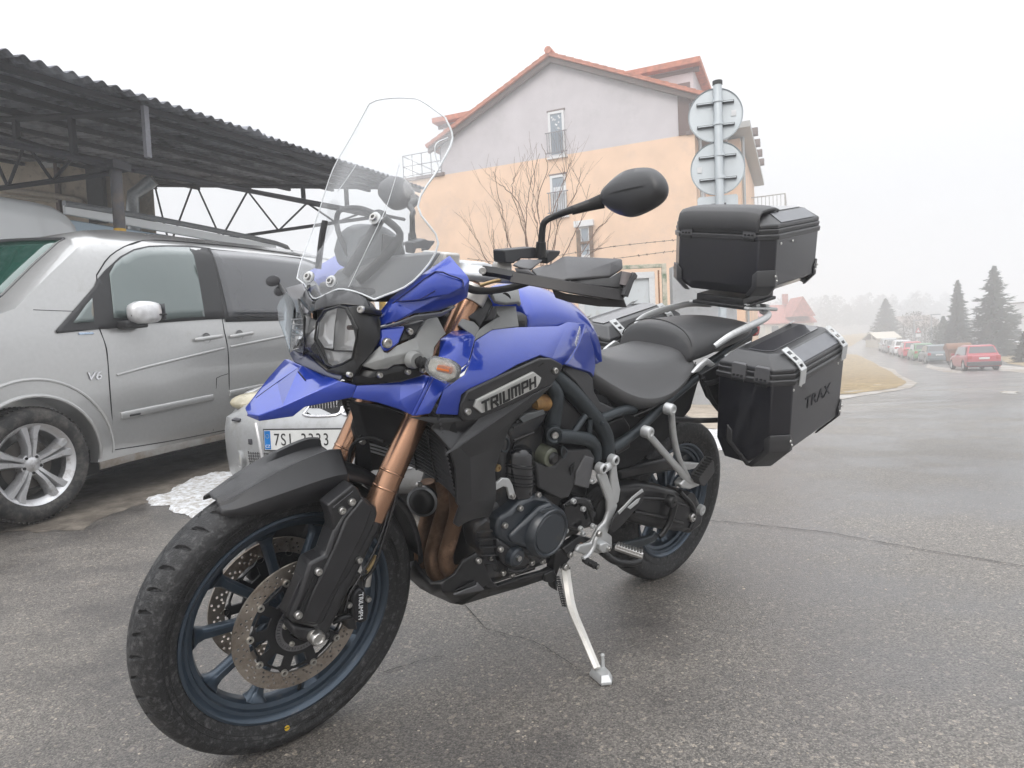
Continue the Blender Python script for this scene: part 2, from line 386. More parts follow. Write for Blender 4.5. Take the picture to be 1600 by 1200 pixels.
# loose grit on the asphalt: nobody could count it
rnd = random.Random(4); A = Acc()
GR = mat('grit', (.40, .35, .29), .8, var=.55, vs=6)
for i in range(4200):
    d = rnd.uniform(0, 1)**1.6*5.5+.75; a = rnd.uniform(-.85, .85)
    x, y = d*math.tan(a), d+.1
    s = rnd.uniform(.0012, .0038)*(1 if rnd.random() < .97 else 1.8)
    z = gz(x, y); th = rnd.uniform(0, PI)
    V = [(x+s*math.cos(th+k*2*PI/5)*rnd.uniform(.7, 1.2), y+s*math.sin(th+k*2*PI/5)*rnd.uniform(.7, 1.2), z+.0004) for k in range(5)]+[(x, y, z+s*.6)]
    A.add(V, [(k, (k+1) % 5, 5) for k in range(5)])
A.build('grit', GR, merge=0, recalc=False, ang=180, kind='stuff')
# distant hills, all but lost in the mist
HILL = mat('hill_wood', (.07, .075, .06), .95, var=.3, vs=.05)
r = random.Random(2)
def ridge(y0, x0, x1, h, seed):
    r = random.Random(seed); G = []
    for k in range(5):
        t = k/4; row = []
        for i in range(61):
            x = x0+(x1-x0)*i/60; hh_ = h*(.75+.25*math.sin(i*.21+seed)+.08*math.sin(i*1.7))
            row.append((x, y0+t*60, -34+(hh_+34)*math.sin(t*PI/2)**.8+(r.uniform(-1, 1) if k == 4 else 0)))
        G.append(row)
    return Acc().grid(G).build('hill', HILL, kind='structure', ang=180)
ridge(330, -60, 560, 17, 1)
# ================================================================ house behind the fence
PEACH = mat('peach_render', (.84, .60, .43), .9, var=.07, vs=1.1, bump=.5, bs=22, dirt=(.70, .52, .40), dirt_amt=.3, ds=.5)
GREYR = mat('grey_render', (.60, .57, .59), .9, var=.06, vs=1.1, bump=.5, bs=22, dirt=(.50, .48, .49), dirt_amt=.3, ds=.5)
ROOFT = mat('clay_tile', (.50, .19, .12), .8, var=.25, vs=4)
TRIM = mat('brown_trim', (.17, .13, .12), .7); WHITE = mat('white_paint', (.75, .76, .77), .5, var=.05)
PANE = mat('window_glass', (.30, .36, .42), .08, spec=.8, var=.2, vs=.6); CURT = mat('curtain', (.6, .63, .66), .7, var=.2, vs=2)
RAIL = mat('rail_metal', (.2, .2, .22), .5)
hp = at_y(1085, 208, 27); ha = math.radians(-23.2)
HF = Frame((hp.x, hp.y, 0), ha+PI)          # x runs left along the gable wall, y (negative) runs back
house = empty('apartment_house', HF.mat(), 'apartment house with a peach lower half, grey gable and red tiled roof', 'house')
L, RX, DEP = 11.3, 5.76, -15
RZ, EZ = 13.2, 10.6
gab = [(0,0,EZ),(L,0,EZ),(RX,0,RZ)]
SPL = 9.14
# lower peach storeys (walls run down behind the slope), wider to the left where a terrace sits on them
Acc().prism([(0,0,-5),(13.1,0,-5),(13.1,0,SPL),(0,0,SPL)], (0,DEP,0)).build('wall', PEACH, house, ang=30, label='peach lower wall')
Acc().prism([(0,-.003,SPL),(L,-.003,SPL),(L,-.003,EZ-.1),(RX,-.003,RZ-.12),(0,-.003,EZ-.1)], (0,DEP,0)).build('gable', GREYR, house, ang=30, label='light grey gable wall')
def slope_roof(x0, z0, x1, z1, y0, y1, name='roof'):
    A = Acc(); n = 46
    d = Vector((x1-x0, 0, z1-z0)); up = Vector((-d.z, 0, d.x)).normalized()
    if up.z < 0: up = -up
    A.prism([(x0,y0,z0),(x1,y0,z1),Vector((x1,y0,z1))+up*.08,Vector((x0,y0,z0))+up*.08], (0,y1-y0,0))
    o = A.build(name, ROOFT, house, ang=30)
    T = Acc(); rows = int(d.length/.36)        # tile courses along the verge
    for k in range(rows):
        a = Vector((x0,0,z0))+d*(k/rows); q = a+d/rows*1.06
        T.prism([a+up*.09+Vector((0,y0,0)), q+up*.083+Vector((0,y0,0)), q+up*.13+Vector((0,y0,0)), a+up*.16+Vector((0,y0,0))], (0,y1-y0,0))
    t = T.build('tile', ROOFT, o, ang=30, kind='stuff'); return o
slope_roof(-.45, EZ-.22, RX, RZ, .45, DEP-.4)
slope_roof(L+.5, EZ-.25, RX+.01, RZ, .45, DEP-.4)
for x0, z0 in ((-.45, EZ-.22), (L+.5, EZ-.25)):
    d = Vector((RX-x0, 0, RZ-z0)); A = Acc()
    A.prism([(x0,.3,z0-.2),(x0+d.x,.3,z0+d.z-.2),(x0+d.x,.3,z0+d.z-.01),(x0,.3,z0-.01)], (0,-.2,0)).build('barge_board', TRIM, house)
Acc().tube([(RX,.5,RZ+.2),(RX,DEP-.5,RZ+.2)], .16, 8).build('ridge_cap', ROOFT, house)
# dormers breaking the two slopes
def dormer(x0, x1, zt, zb, lab):
    d = Acc().prism([(x0,-.9,zb),(x1,-.9,zb),(x1,-.9,zt),(x0,-.9,zt)], (0,-3.4,0)).build('dormer', GREYR, house, ang=30, label=lab)
    sl = -.09 if x0 > RX else .09
    Acc().prism([(x0-.35,-.5,zt),(x1+.35,-.5,zt+.0),(x1+.35,-.5,zt+.22),(x0-.35,-.5,zt+.22)], (0,-4.1,0)).build('dormer_roof', ROOFT, d)
    Acc().box(((x0+x1)/2, -.93, zt-.12), (x1-x0+.5, .1, .16)).build('fascia', TRIM, d)
dormer(.1, 2.8, 12.05, 10.3, 'grey box dormer near the ridge')
dormer(8.9, 11.6, 11.75, 10.2, 'grey box dormer on the far slope')
def window(x0, x1, z0, z1, rail=False, curt=True, lab=None):
    w = Acc(); f = .1; y = .03
    for a, b_, c, d in ((x0, x1, z1-f, z1), (x0, x1, z0, z0+f), (x0, x0+f, z0+f, z1-f), (x1-f, x1, z0+f, z1-f)):
        w.box(((a+b_)/2, y, (c+d)/2), (b_-a, .07, d-c))
    o = w.build('window', WHITE, house, label=lab, ang=30)
    Acc().box(((x0+x1)/2, .012, (z0+z1)/2), (x1-x0-2*f, .02, z1-z0-2*f)).build('pane', PANE, o)
    if curt: Acc().box(((x0+x1)/2, .027, (z0+z1)/2-.1), (x1-x0-2.6*f, .006, (z1-z0)*.55)).build('curtain', CURT, o)
    Acc().box(((x0+x1)/2, .05, z0-.05), (x1-x0+.2, .14, .06)).build('sill', WHITE, o)
    Acc().box(((x0+x1)/2, .02, z1+.04), (x1-x0+.1, .06, .07)).build('lintel', TRIM, o)
    if rail:
        R = Acc()
        for z in (z0+.15, z0+1.0): R.box(((x0+x1)/2, .16, z), (x1-x0+.25, .03, .04))
        for k in range(9): R.box((x0-.05+(x1-x0+.1)*k/8, .16, z0+.57), (.02, .02, .85))
        R.build('railing', RAIL, o)
    return o
w_ = window(5.32, 6.03, 9.11, 11.0, True, False, 'tall window with a rail and paper stars')
for i in range(11):
    r_ = random.Random(i); x, z = 5.46+r_.random()*.42, 10.2+r_.random()*.6
    Acc().prism([(x+.055*(1 if k % 2 else .45)*math.cos(k*PI/5), .045, z+.055*(1 if k % 2 else .45)*math.sin(k*PI/5)) for k in range(10)], (0,.006,0)).build('paper_star', WHITE, w_)
window(5.36, 6.06, 6.6, 8.33, True, True)
w3 = window(4.36, 4.86, 4.75, 6.05, False, False, 'small old window with a weathered brown frame')
BRN = mat('old_wood', (.16, .10, .06), .85, var=.5, vs=6)
for a, b_, c, d in ((4.26, 4.40, 4.4, 6.0), (4.80, 4.96, 4.4, 5.9), (4.40, 4.80, 5.3, 5.4)): Acc().box(((a+b_)/2, .1, (c+d)/2), (b_-a, .1, d-c)).build('board', BRN, w3)
Acc().box((4.62, .1, 6.15), (.85, .2, .25)).build('lintel', WHITE, w3)
# terrace slabs with railings at both ends of the upper storey
for x0, x1, y0, lab in ((L, 13.3, -.1, 'terrace on the lower storey'), (-.9, .15, -.1, 'balcony at the near corner')):
    s_ = Acc().box(((x0+x1)/2, -2.0, SPL+.04), (x1-x0+.3, 4.2, .14)).build('balcony', TRIM, house, label=lab)
    R = Acc(); zz = (SPL+.2, SPL+.65, SPL+1.15)
    for z in zz: R.tube([(x0, .05, z), (x1, .05, z)], .02, 6); R.tube([(x0 if x0 < 0 else x1, .05, z), (x0 if x0 < 0 else x1, -4, z)], .02, 6)
    for k in range(5): R.tube([(x0+(x1-x0)*k/4, .05, SPL+.1), (x0+(x1-x0)*k/4, .05, SPL+1.15)], .02, 6)
    R.build('railing', RAIL, s_)
Acc().box((.35, .02, SPL+1.0), (.5, .06, 2.0)).build('balcony_door', mat('dark_door', (.12, .07, .06), .6), house)
# side facade running away to the right: windows, downpipes, stair wing with a sloping verge
for k, y in enumerate((-2.2, -5.2, -8.2, -11.4)):
    for z in (7.2, 4.2, 1.4):
        o = Acc().box((-.03, y, z), (.08, .9, 1.5)).build('window', WHITE, house); Acc().box((-.075, y, z), (.02, .7, 1.3)).build('pane', PANE, o)
for x, y in ((-.15,-.4), (-1.5,-4.3)): Acc().tube([(x, y, 9.9), (x, y, -4)], .07, 8).build('downpipe', mat('zinc', (.38, .40, .41), .4, metal=.6), house)
wing = Acc().prism([(0,-3,10.2),(0,-15,10.2),(0,-15,9.95),(0,-3,9.95)], (-1.9,0,0)).build('eaves', mat('zinc2', (.42,.43,.42), .5), house, label='projecting eaves along the side facade')
Acc().box((-.7,-9,3), (1.4,10,13.6)).build('wall', PEACH, house, label='projecting side bay')
for k in range(4): Acc().box((-1.95, -5.2-k*1.9, 10.3), (.3, .35, .3)).build('lamp_box', TRIM, house)
bl = Acc().box((-2.2, -12.4, 7.5), (1.8, 2.6, .12)).build('balcony', TRIM, house)
R = Acc()
for z in (7.7, 8.55): R.box((-3.08, -12.4, z), (.05, 2.6, .05)); R.box((-2.2, -11.1, z), (1.8, .05, .05))
for k in range(14): R.box((-3.08, -13.7+k*.2, 8.1), (.03, .03, .9))
for k in range(10): R.box((-3.05+k*.19, -11.1, 8.1), (.03, .03, .9))
R.build('railing', mat('rail_grey', (.4,.4,.4), .6), bl)
# ================================================================ fence line in front of it: gate, wall, barbed wire, shrub
CONC = mat('old_concrete', (.43, .44, .45), .9, var=.15, vs=3, bump=.6, bs=60, dirt=(.3, .3, .3), dirt_amt=.3)
GREEN = mat('flaking_green', (.06, .16, .07), .6, var=.2, vs=8, dirt=(.62, .58, .48), dirt_amt=.75, ds=7)
RUST = mat('rust', (.30, .15, .07), .85, var=.4, vs=9)
PALEP = mat('pale_panel', (.66, .70, .72), .6, var=.06, vs=2, dirt=(.5, .48, .44), dirt_amt=.25)
GY = 11.0
def GP(px, py): return at_y(px, py, GY)
g0, g1 = GP(1037, 412), GP(890, 416)
gate = empty('gate', Matrix.Translation((g1.x, GY, 0)), 'old metal gate with flaking green frame and pale sheet panels', 'gate')
wd = g0.x-g1.x; zt = g0.z
for x, mt in ((0, GREEN), (wd, GREEN)): Acc().box((x, 0, (zt-.9)/2), (.07, .06, zt+.9)).build('gate_frame', mt, gate, bev=.005)
Acc().box((wd/2, 0, zt-.03), (wd-.08, .06, .06)).build('gate_frame', GREEN, gate, bev=.005)
for x0, x1 in ((.12, wd-.16),):
    fr = Acc()
    for a, b_, c, d in ((x0, x1, zt-.22, zt-.12), (x0, x0+.09, -.5, zt-.22), (x1-.09, x1, -.5, zt-.22)): fr.box(((a+b_)/2, .0, (c+d)/2), (b_-a, .05, d-c))
    fr.build('panel_frame', WHITE, gate, bev=.005); Acc().box(((x0+x1)/2, .03, (zt-.9)/2), (x1-x0, .02, zt+.5)).build('panel', PALEP, gate)
Acc().box((wd-.09, 0, (zt-.9)/2), (.02, .03, zt+.7)).build('rust_edge', RUST, gate)
p0, p1 = GP(1042, 417), GP(1250, 424)
wl = empty('concrete_wall', Matrix.Translation((p0.x+.08, GY, 0)), 'low grey rendered yard wall running right from the green gate', 'wall')
Acc().box(((p1.x-p0.x)*.24, .1, p0.z/2-.6), ((p1.x-p0.x)*.48, .2, p0.z+1.2)).build('wall_panel', CONC, wl, bev=.01)
p2 = GP(640, 418)
wl2 = empty('low_wall', Matrix.Translation((p2.x, GY, 0)), 'pale low garden wall left of the gate behind the fairing', 'wall')
Acc().box(((g1.x-p2.x)/2-.05, .1, .25), (g1.x-p2.x-.1, .2, 1.3)).build('wall_panel', PALEP, wl2, bev=.01)
post = empty('timber_post', Matrix.Translation(gp(1192, 560)), 'weathered timber post standing below the top case', 'post')
pp = at_y(1192, 540, post.matrix_world.translation.y)
Acc().box((0, 0, .75), (.16, .12, 1.5)).build('post_body', mat('timber', (.35, .26, .17), .8, var=.3, vs=9), post, bev=.01)
Acc().box((0, 0, 1.53), (.2, .16, .06)).build('post_cap', BRN, post)
WIRE = mat('wire', (.10, .08, .07), .7)
def wire(px, lab, Yw=GY-.1):
    r = random.Random(len(lab)); P = [at_y(x, y, Yw) for x, y in px]; A = Acc(); Q = [Vector(p) for p in csm(P, 8)]
    A.tube(Q, .004, 5)
    L_ = 0
    for a, b_ in zip(Q, Q[1:]):
        L_ += (b_-a).length
        if L_ > .13:
            L_ = 0
            for k in range(3): d = Vector((r.uniform(-1, 1), r.uniform(-1, 1), r.uniform(-1, 1))).normalized()*.022; A.tube([b_-d, b_+d], .003, 4)
    prop(A.build('barbed_wire', WIRE, None, merge=0), lab, 'wire')
wire([(730,404),(800,411),(880,398),(960,385),(1066,374),(1200,362)], 'upper strand of barbed wire stretched above the gate')
wire([(730,413),(860,414),(960,404),(1066,391),(1200,380)], 'lower strand of barbed wire just above the gate')
# leafless shrub: stems fan out from behind the fairing
TWIG = mat('twig', (.22, .145, .11), .8, var=.3, vs=20)
sr = random.Random(12); sb = at_y(830, 470, 9.6); sb.z = ground(sb.x, sb.y)
shrub = empty('bare_shrub', Matrix.Translation(sb), 'leafless shrub with long thin brown shoots before the peach wall', 'shrub')
def shoot(A, px, r0, depth=0):
    P = [at_y(x, y, 9.6+sr.uniform(-.25, .25))-sb for x, y in px]
    Q = csm([tuple(p) for p in P], 6); N = len(Q)
    for i in range(1, N-1): Q[i] = Q[i]+np.array([sr.uniform(-1, 1), sr.uniform(-1, 1), 0])*.012
    A.tube(Q, [r0*(1-.8*i/N)+.0015 for i in range(N)], 5)
    if depth < 2:
        for k in range(6 if depth == 0 else 2):
            i = sr.randint(int(N*.25), N-2); a = Vector(Q[i]); t = (Vector(Q[min(i+2, N-1)])-a).normalized()
            d = (t+Vector((sr.uniform(-.8, .8), sr.uniform(-.4, .4), .35))).normalized(); l = sr.uniform(.2, .65)/(1+depth)
            B = [a+d*l*q+Vector((sr.uniform(-.02, .02), 0, .06*q*q)) for q in (0, .35, .7, 1)]
            A.tube(B, [r0*.4, r0*.3, r0*.2, .0012], 4)
            if depth == 0:
                for q in range(2):
                    c = B[1+q]; e = c+(d+Vector((sr.uniform(-.9, .9), 0, sr.uniform(0, .6)))).normalized()*l*.5; A.tube([c, e], [r0*.18, .001], 4)
for px in ([(842,470),(800,390),(785,330),(771,268)], [(838,470),(822,380),(826,300),(843,240)], [(842,470),(850,390),(840,320),(855,262),(846,225)], [(845,470),(868,380),(872,310),(894,250)],
           [(850,470),(880,400),(905,350),(922,288)], [(860,475),(900,410),(932,360),(950,345)], [(835,475),(770,420),(748,380),(733,358)], [(832,475),(780,430),(772,395),(770,358)],
           [(845,470),(815,350),(800,300),(806,270)], [(850,470),(862,340),(880,290),(878,262)], [(855,475),(890,430),(925,395),(955,385)], [(830,475),(790,440),(792,400),(790,352)], [(852,470),(870,360),(900,300),(908,262)],
           [(840,470),(815,330),(790,295),(784,290)], [(848,470),(840,360),(832,320),(838,255)]):
    A = Acc(); shoot(A, px, .0075); A.build('stem', TWIG, shrub, merge=0, ang=180)
# ================================================================ double signs on a pole, seen from behind
ZN = mat('sign_zinc', (.60, .645, .67), .38, metal=.35, var=.06, vs=5); DK = mat('dark_slot', (.12, .13, .14), .6)
SGY = 6.6; s1, s2 = at_y(1121, 133, SGY), at_y(1127, 420, SGY)
sg = at_y(1121, 175, SGY); sr_ = 41/FOC*SGY*1.0
root = empty('road_sign', Matrix.Translation((sg.x, SGY, ground(sg.x, SGY))), 'back of a grey pole with two round signs and one rectangular plate', 'road sign')
gz0 = ground(sg.x, SGY); X0 = lambda p: p-Vector((sg.x, SGY, gz0))
Acc().tube([X0(s1), X0(s2), X0(at_y(1130, 560, SGY)), X0(s2)*0+Vector((X0(at_y(1131, 560, SGY)).x, 0, 0))], .04, 14).build('pole', ZN, root)
Acc().cyl(X0(at_y(1121,131,SGY))-Vector((0,0,.01)), X0(at_y(1121,131,SGY))+Vector((0,0,.025)), .047).build('pole_cap', mat('blackish', (.05,.05,.05), .6), root)
yw = Matrix.Rotation(math.radians(-14), 4, 'Z')
for px, py, k in ((1121.5, 176, 0), (1125, 260, 1)):
    c = X0(at_y(px, py, SGY)); d = Acc().lathe([(0, 0), (sr_-.012, 0), (sr_, -.012), (sr_, .012), (sr_-.006, .012), (sr_-.012, .004), (0, .004)], (0,0,0), 'y', 56)
    me = d.me(); me.transform(Matrix.Translation(c+Vector((0, .075, 0))) @ yw)
    o = finish(me, 'sign_disc', ZN, root, ang=40)
    for dz in (.11, -.105):
        me = Acc().box((0, -.018, dz), (sr_*1.36, .03, .022)).me(); me.transform(Matrix.Translation(c+Vector((0, .075, 0))) @ yw); finish(me, 'rail', DK, o)
        me = Acc().box((0, -.035, dz), (sr_*1.30, .012, .009)).me(); me.transform(Matrix.Translation(c+Vector((0, .075, 0))) @ yw); finish(me, 'rail', ZN, o)
        Acc().lathe([(.041, -.015), (.05, -.015), (.05, .015), (.041, .015)], c+Vector((0, 0, dz)), 'z', 20, closed=True).build('clamp', ZN, o)
    me = Acc().box((-.17 if k else .17, -.006, 0), (.045, .004, .055)).me(); me.transform(Matrix.Translation(c+Vector((0, .075, 0))) @ yw); finish(me, 'sticker', WHITE, o)
c = X0(at_y(1126, 334, SGY)); me = plate([(-.185,-.22),(.185,-.22),(.19,-.21),(.19,.20),(.175,.22),(-.175,.22),(-.19,.20),(-.19,-.21)], [], .006, Matrix.Translation(c+Vector((0,.08,-.03))) @ yw @ Matrix.Rotation(PI/2, 4, 'X'))
o = finish(me, 'sign_plate', ZN, root, ang=30)
Acc().box(c+Vector((0, .055, .10)), (.14, .03, .02), yw.to_3x3()).build('rail', DK, o)
# ================================================================ open steel shelter on the left
SF = Frame((at_y(183, 300, 7).x, 7, 0), math.atan2(.92, .385))
DM = mat('shelter_steel', (.032, .032, .038), .65, var=.3, vs=8, bump=.4, bs=60)
CORR = mat('corrugated_sheet', (.34, .35, .39), .55, metal=.2, var=.25, vs=2.2, dirt=(.05, .05, .055), dirt_amt=.5, ds=1.5)
sh = empty('open_shelter', SF.mat(), 'dark steel shelter with a corrugated roof above the silver van', 'shelter')
RZ0 = lambda x, y=-.46: 3.56+.05*x+.143*(y+.46)
G = []; nx = 100; xs = [-3.4+9.1*i/(nx*6) for i in range(nx*6+1)]
ey = lambda x: -.50-.09*(3-x)/3-.02*math.sin(x*1.9)+(-.03 if 1.2 < x < 1.55 else 0)
for t in (0, .06, .12, .3, .6, 1):
    row = []
    for x in xs:
        y = ey(x)+t*(6.6-ey(x)); row.append((x, y, RZ0(x, y)+.02*math.sin(2*PI*x/.14)+(.02*(1-t*9)*(1 if 1.25 < x < 1.5 else 0) if t < .11 else 0)))
    G.append(row)
Acc().grid(G).build('roof_sheet', CORR, sh, solid=.004, ang=180)
for y in (-.34, .08, .70, 1.5, 2.5, 3.6, 4.8, 6.0):
    A = Acc(); A.tube([(x, y+.004*math.sin(x*9), RZ0(x, y)-.065+.004*math.sin(x*5)) for x in np.linspace(-3.3, 5.6, 23)], .038, 4, up=(0,1,1)); A.build('purlin', DM, sh, ang=30)
def truss(x0, ymax):
    zr = lambda y: RZ0(x0, y)-.13; Acc().tube([(x0, -.42, zr(-.42)), (x0, ymax, zr(ymax))], .036, 4, up=(0,1,1)).build('roof_beam', DM, sh, ang=30)
    f_ = x0/4.75; zm = lambda y: 2.93+.31*f_+y*(.37-.08*f_); zb = lambda y: 2.91+.34*f_+.05*(1-f_)*y
    for nm, f in (('middle_chord', zm), ('bottom_chord', zb)):
        Acc().tube([(x0, 0, f(0)), (x0, ymax*(.40 if f_ == 0 else 1), f(ymax*(.40 if f_ == 0 else 1)))], .03, 4, up=(0,1,1)).build(nm, DM, sh, ang=30)
    tops, bots = ((.62, 1.36, 2.1), (.97, 1.72)) if f_ == 0 else ((.35, 1.43, 2.74, 4.01, 5.11), (.85, 2.09, 3.45, 4.76))
    for a, b_ in [(t, q) for t, q in zip(tops, bots)]+[(t, q) for t, q in zip(tops[1:], bots)]: Acc().tube([(x0, a, zm(a)), (x0, b_, zb(b_))], .018, 6).build('truss_strut', DM, sh)
    for y in (.6, 1.5, 2.7, 3.9):
        if y < ymax and zr(y) > zm(y): Acc().box((x0, y, (zr(y)+zm(y))/2), (.05, .06, zr(y)-zm(y))).build('hanger', DM, sh)
for x0 in (0, 4.75): truss(x0, 5.6)
Acc().tube([(-3.3, .0, 2.85), (0, 0, 2.97), (4.75, 0, 3.29), (5.6, 0, 3.34)], .03, 4).build('long_beam', DM, sh, ang=30)
Acc().box((0, -.47, 3.24), (.055, .045, .5)).build('drop_bar', mat('bar_grey', (.16,.16,.18), .5), sh)
YB = mat('yellow_band', (.55, .33, .04), .6, var=.3, vs=10)
for x0 in (0, 4.75):
    z1 = 2.93+(.33 if x0 else 0)
    p_ = Acc().cyl((x0, 0, -.3), (x0, 0, z1), .056, n=18).build('post', mat('post_steel', (.07,.07,.078), .6, var=.3, vs=7, dirt=(.15,.12,.1), dirt_amt=.4), sh)
    Acc().lathe([(.058, 1.3), (.058, 2.34)], (x0, 0, 0), 'z', 18).build('paint_band', YB, p_)
    Acc().box((x0, 0, z1+.04), (.2, .2, .08)).build('post_head', DM, p_)
# ================================================================ garage building under the shelter
GW = mat('garage_wall', (.62, .54, .43), .9, var=.12, vs=2, bump=.5, bs=30, dirt=(.3,.25,.2), dirt_amt=.3)
GA = 12.0
q0 = at_y(240, 300, GA); g_ = lambda px, py, o=0: (at_y(px, py, GA).x-q0.x, o, at_y(px, py, GA).z)
gar = empty('garage_building', Matrix.Translation((q0.x, GA, 0)), 'beige rendered garage building behind the shelter truss', 'building')
Acc().prism([(0,0,-.4),(0,0,5.2),(-8.4,0,5.2),(-8.4,0,-.4)], None or (0,0,0), [(-2.15,4,-.4),(-2.15,4,5.2),(-8.4,4,5.2),(-8.4,4,-.4)]).build('wall', GW, gar, bev=.02)
Acc().prism([(.2,-.2,5.2),(-8.6,-.2,5.2),(-8.6,4.2,5.2),(-2.2,4.2,5.2)], (0,0,.2)).build('roof', mat('bitumen', (.06,.06,.06), .8), gar)
PIPE = mat('pipe_paint', (.45, .40, .33), .6)
Acc().tube([g_(0,296,-.08), g_(118,312,-.08), g_(132,322,-.08), g_(140,340,-.08)], .05, 10, sm=4).build('wall_pipe', PIPE, gar)
Acc().tube([g_(0,306,-.06), g_(95,316,-.06)], .03, 8).build('wall_pipe', PIPE, gar)
c = g_(154, 300); Acc().box((c[0], -.05, c[2]), (.28,.12,1.1)).build('meter_cabinet', mat('cab_dark', (.06,.06,.065), .6), gar)
c = g_(80, 250); Acc().box((c[0], -.03, c[2]), (.3,.08,.28)).build('vent_panel', WHITE, gar)
c = g_(92, 280); Acc().box((c[0], -.04, c[2]), (.06,.08,2)).build('conduit', TRIM, gar)
Acc().tube([g_(245,283,-.12), g_(216,308,-.15), g_(215,330,-.15), (g_(215,330)[0], -.15, .2)], .11, 12).build('air_duct', mat('duct_zinc', (.45,.48,.5), .35, metal=.7), gar)
# ================================================================ vehicles
SILV = mat('silver_paint', (.47, .47, .465), .28, metal=.5, coat=1, coat_ior=1.5, var=.03, vs=40, dirt=(.36, .34, .31), dirt_amt=.12, ds=3)
SILVD = mat('silver_paint_dirty', (.36, .355, .345), .5, metal=.4, coat=.2, var=.08, vs=12, dirt=(.25, .21, .17), dirt_amt=.55, ds=4)
BLKP = mat('black_plastic', (.022, .022, .024), .55, var=.15, vs=30)
RUB = mat('tyre_rubber', (.022, .022, .023), .8, var=.2, vs=20, dirt=(.12, .11, .10), dirt_amt=.45, ds=12)
ALLOY = mat('alloy', (.62, .62, .63), .35, metal=.7, var=.05, dirt=(.2, .17, .14), dirt_amt=.25, ds=10)
DARKM = mat('dark_well', (.012, .012, .013), .9)
WSG = mat('windscreen_glass', (.012, .065, .047), .05, spec=1, coat=1, var=.5, vs=1.6)
SDG = mat('side_glass', (.12, .155, .15), .04, spec=.6, coat=1, coat_ior=1.45, var=.12, vs=1.2)
TNG = mat('tinted_glass', (.045, .047, .053), .04, spec=.6, coat=1, coat_ior=1.5, var=.08, vs=1.2)
REDL = mat('red_lamp', (.45, .02, .02), .15, coat=1); GAP = mat('panel_gap', (.01, .01, .011), .9)
LAMPG = mat('lamp_glass', (.62, .62, .58), .12, coat=1, var=.2, vs=18)
def tyre_prof(R, w, rr):
    return [(rr, -w*.42), (rr+.015, -w*.5), ((R+rr)/2, -w*.56), (R-.02, -w*.5), (R-.004, -w*.36), (R, -w*.2), (R, w*.2), (R-.004, w*.36), (R-.02, w*.5), ((R+rr)/2, w*.56), (rr+.015, w*.5), (rr, w*.42)]
def car_wheel(parent, c, R, w, rr, side=1, steer=0, fancy=True, name='wheel'):
    """side=+1: outer face towards +y"""
    M = Matrix.Translation(Vector(c)) @ Matrix.Rotation(steer, 4, 'Z')
    if side < 0: M = M @ Matrix.Rotation(PI, 4, 'Z')
    me = Acc().lathe([(rr-.02, -.06), (rr-.03, w*.30), (rr-.004, w*.45), (rr+.004, w*.47), (rr+.006, w*.40), (rr-.01, -.07)], n=64 if fancy else 24).me(); me.transform(M)
    wh = finish(me, name, ALLOY, parent, ang=40)
    A = Acc(); A.lathe(tyre_prof(R, w, rr), n=96 if fancy else 24)
    me = A.me(); me.transform(M); ty = finish(me, 'tyre', RUB, wh, ang=50)
    if fancy:
        A = Acc()
        for i in range(72):        # shoulder blocks
            a = 2*PI*i/72
            for s in (-1, 1):
                A.box((0,0,0), (.012, w*.26, .008)); k = len(A.v)-8
                T = Matrix.Rotation(-a, 4, 'Y') @ Matrix.Translation((0, s*w*.27, R-.0005)) @ Matrix.Rotation(.5*s, 4, 'Z')
                for j in range(8): A.v[k+j] = tuple(T @ Vector(A.v[k+j]))
        me = A.me(merge=0); me.transform(M); finish(me, 'tread', RUB, wh, kind='stuff')
    me = Acc().lathe([(0, w*.1), (rr*.62, w*.1), (rr*.6, 0), (0, 0)], n=32).me(); me.transform(M); finish(me, 'brake_disc', mat('brake_iron', (.1,.09,.08), .5, metal=.5), wh)
    A = Acc()
    for k in range(5):
        a0 = PI/2+2*PI*k/5
        for s in (-1, 1) if fancy else (0,):
            ra, rb = .045, rr-.012; wa, wb = (.018, .030) if fancy else (.03, .035)
            def pt(r, o, y): return Vector((r*math.cos(a0)-o*math.sin(a0), y, r*math.sin(a0)+o*math.cos(a0)))
            R_ = []
            for r, ww, o, y in ((ra, wa, s*.012, w*.30), (rr*.45, wa, s*.016, w*.37), (rr*.75, wb*.9, s*.026, w*.38), (rb, wb*1.2, s*.040, w*.40)):
                R_.append([pt(r, o-ww, y-.02), pt(r, o-ww*.5, y+.008), pt(r, o+ww*.5, y+.008), pt(r, o+ww, y-.02), pt(r, o+ww, y-.045), pt(r, o-ww, y-.045)])
            A.rings(R_)
    me = A.me(); me.transform(M); finish(me, 'spoke', ALLOY, wh, ang=40)
    me = Acc().lathe([(.0, w*.36), (.026, w*.35), (.032, w*.33), (.065, w*.30), (.07, w*.1)], n=32).me(); me.transform(M); hb = finish(me, 'hub', ALLOY, wh)
    if fancy:
        for k in range(5):
            a0 = PI/2+PI/5+2*PI*k/5; me = Acc().cyl((.05*math.cos(a0), w*.27, .05*math.sin(a0)), (.05*math.cos(a0), w*.33, .05*math.sin(a0)), .009, n=6).me(); me.transform(M); finish(me, 'wheel_bolt', DARKM, hb)
    return wh
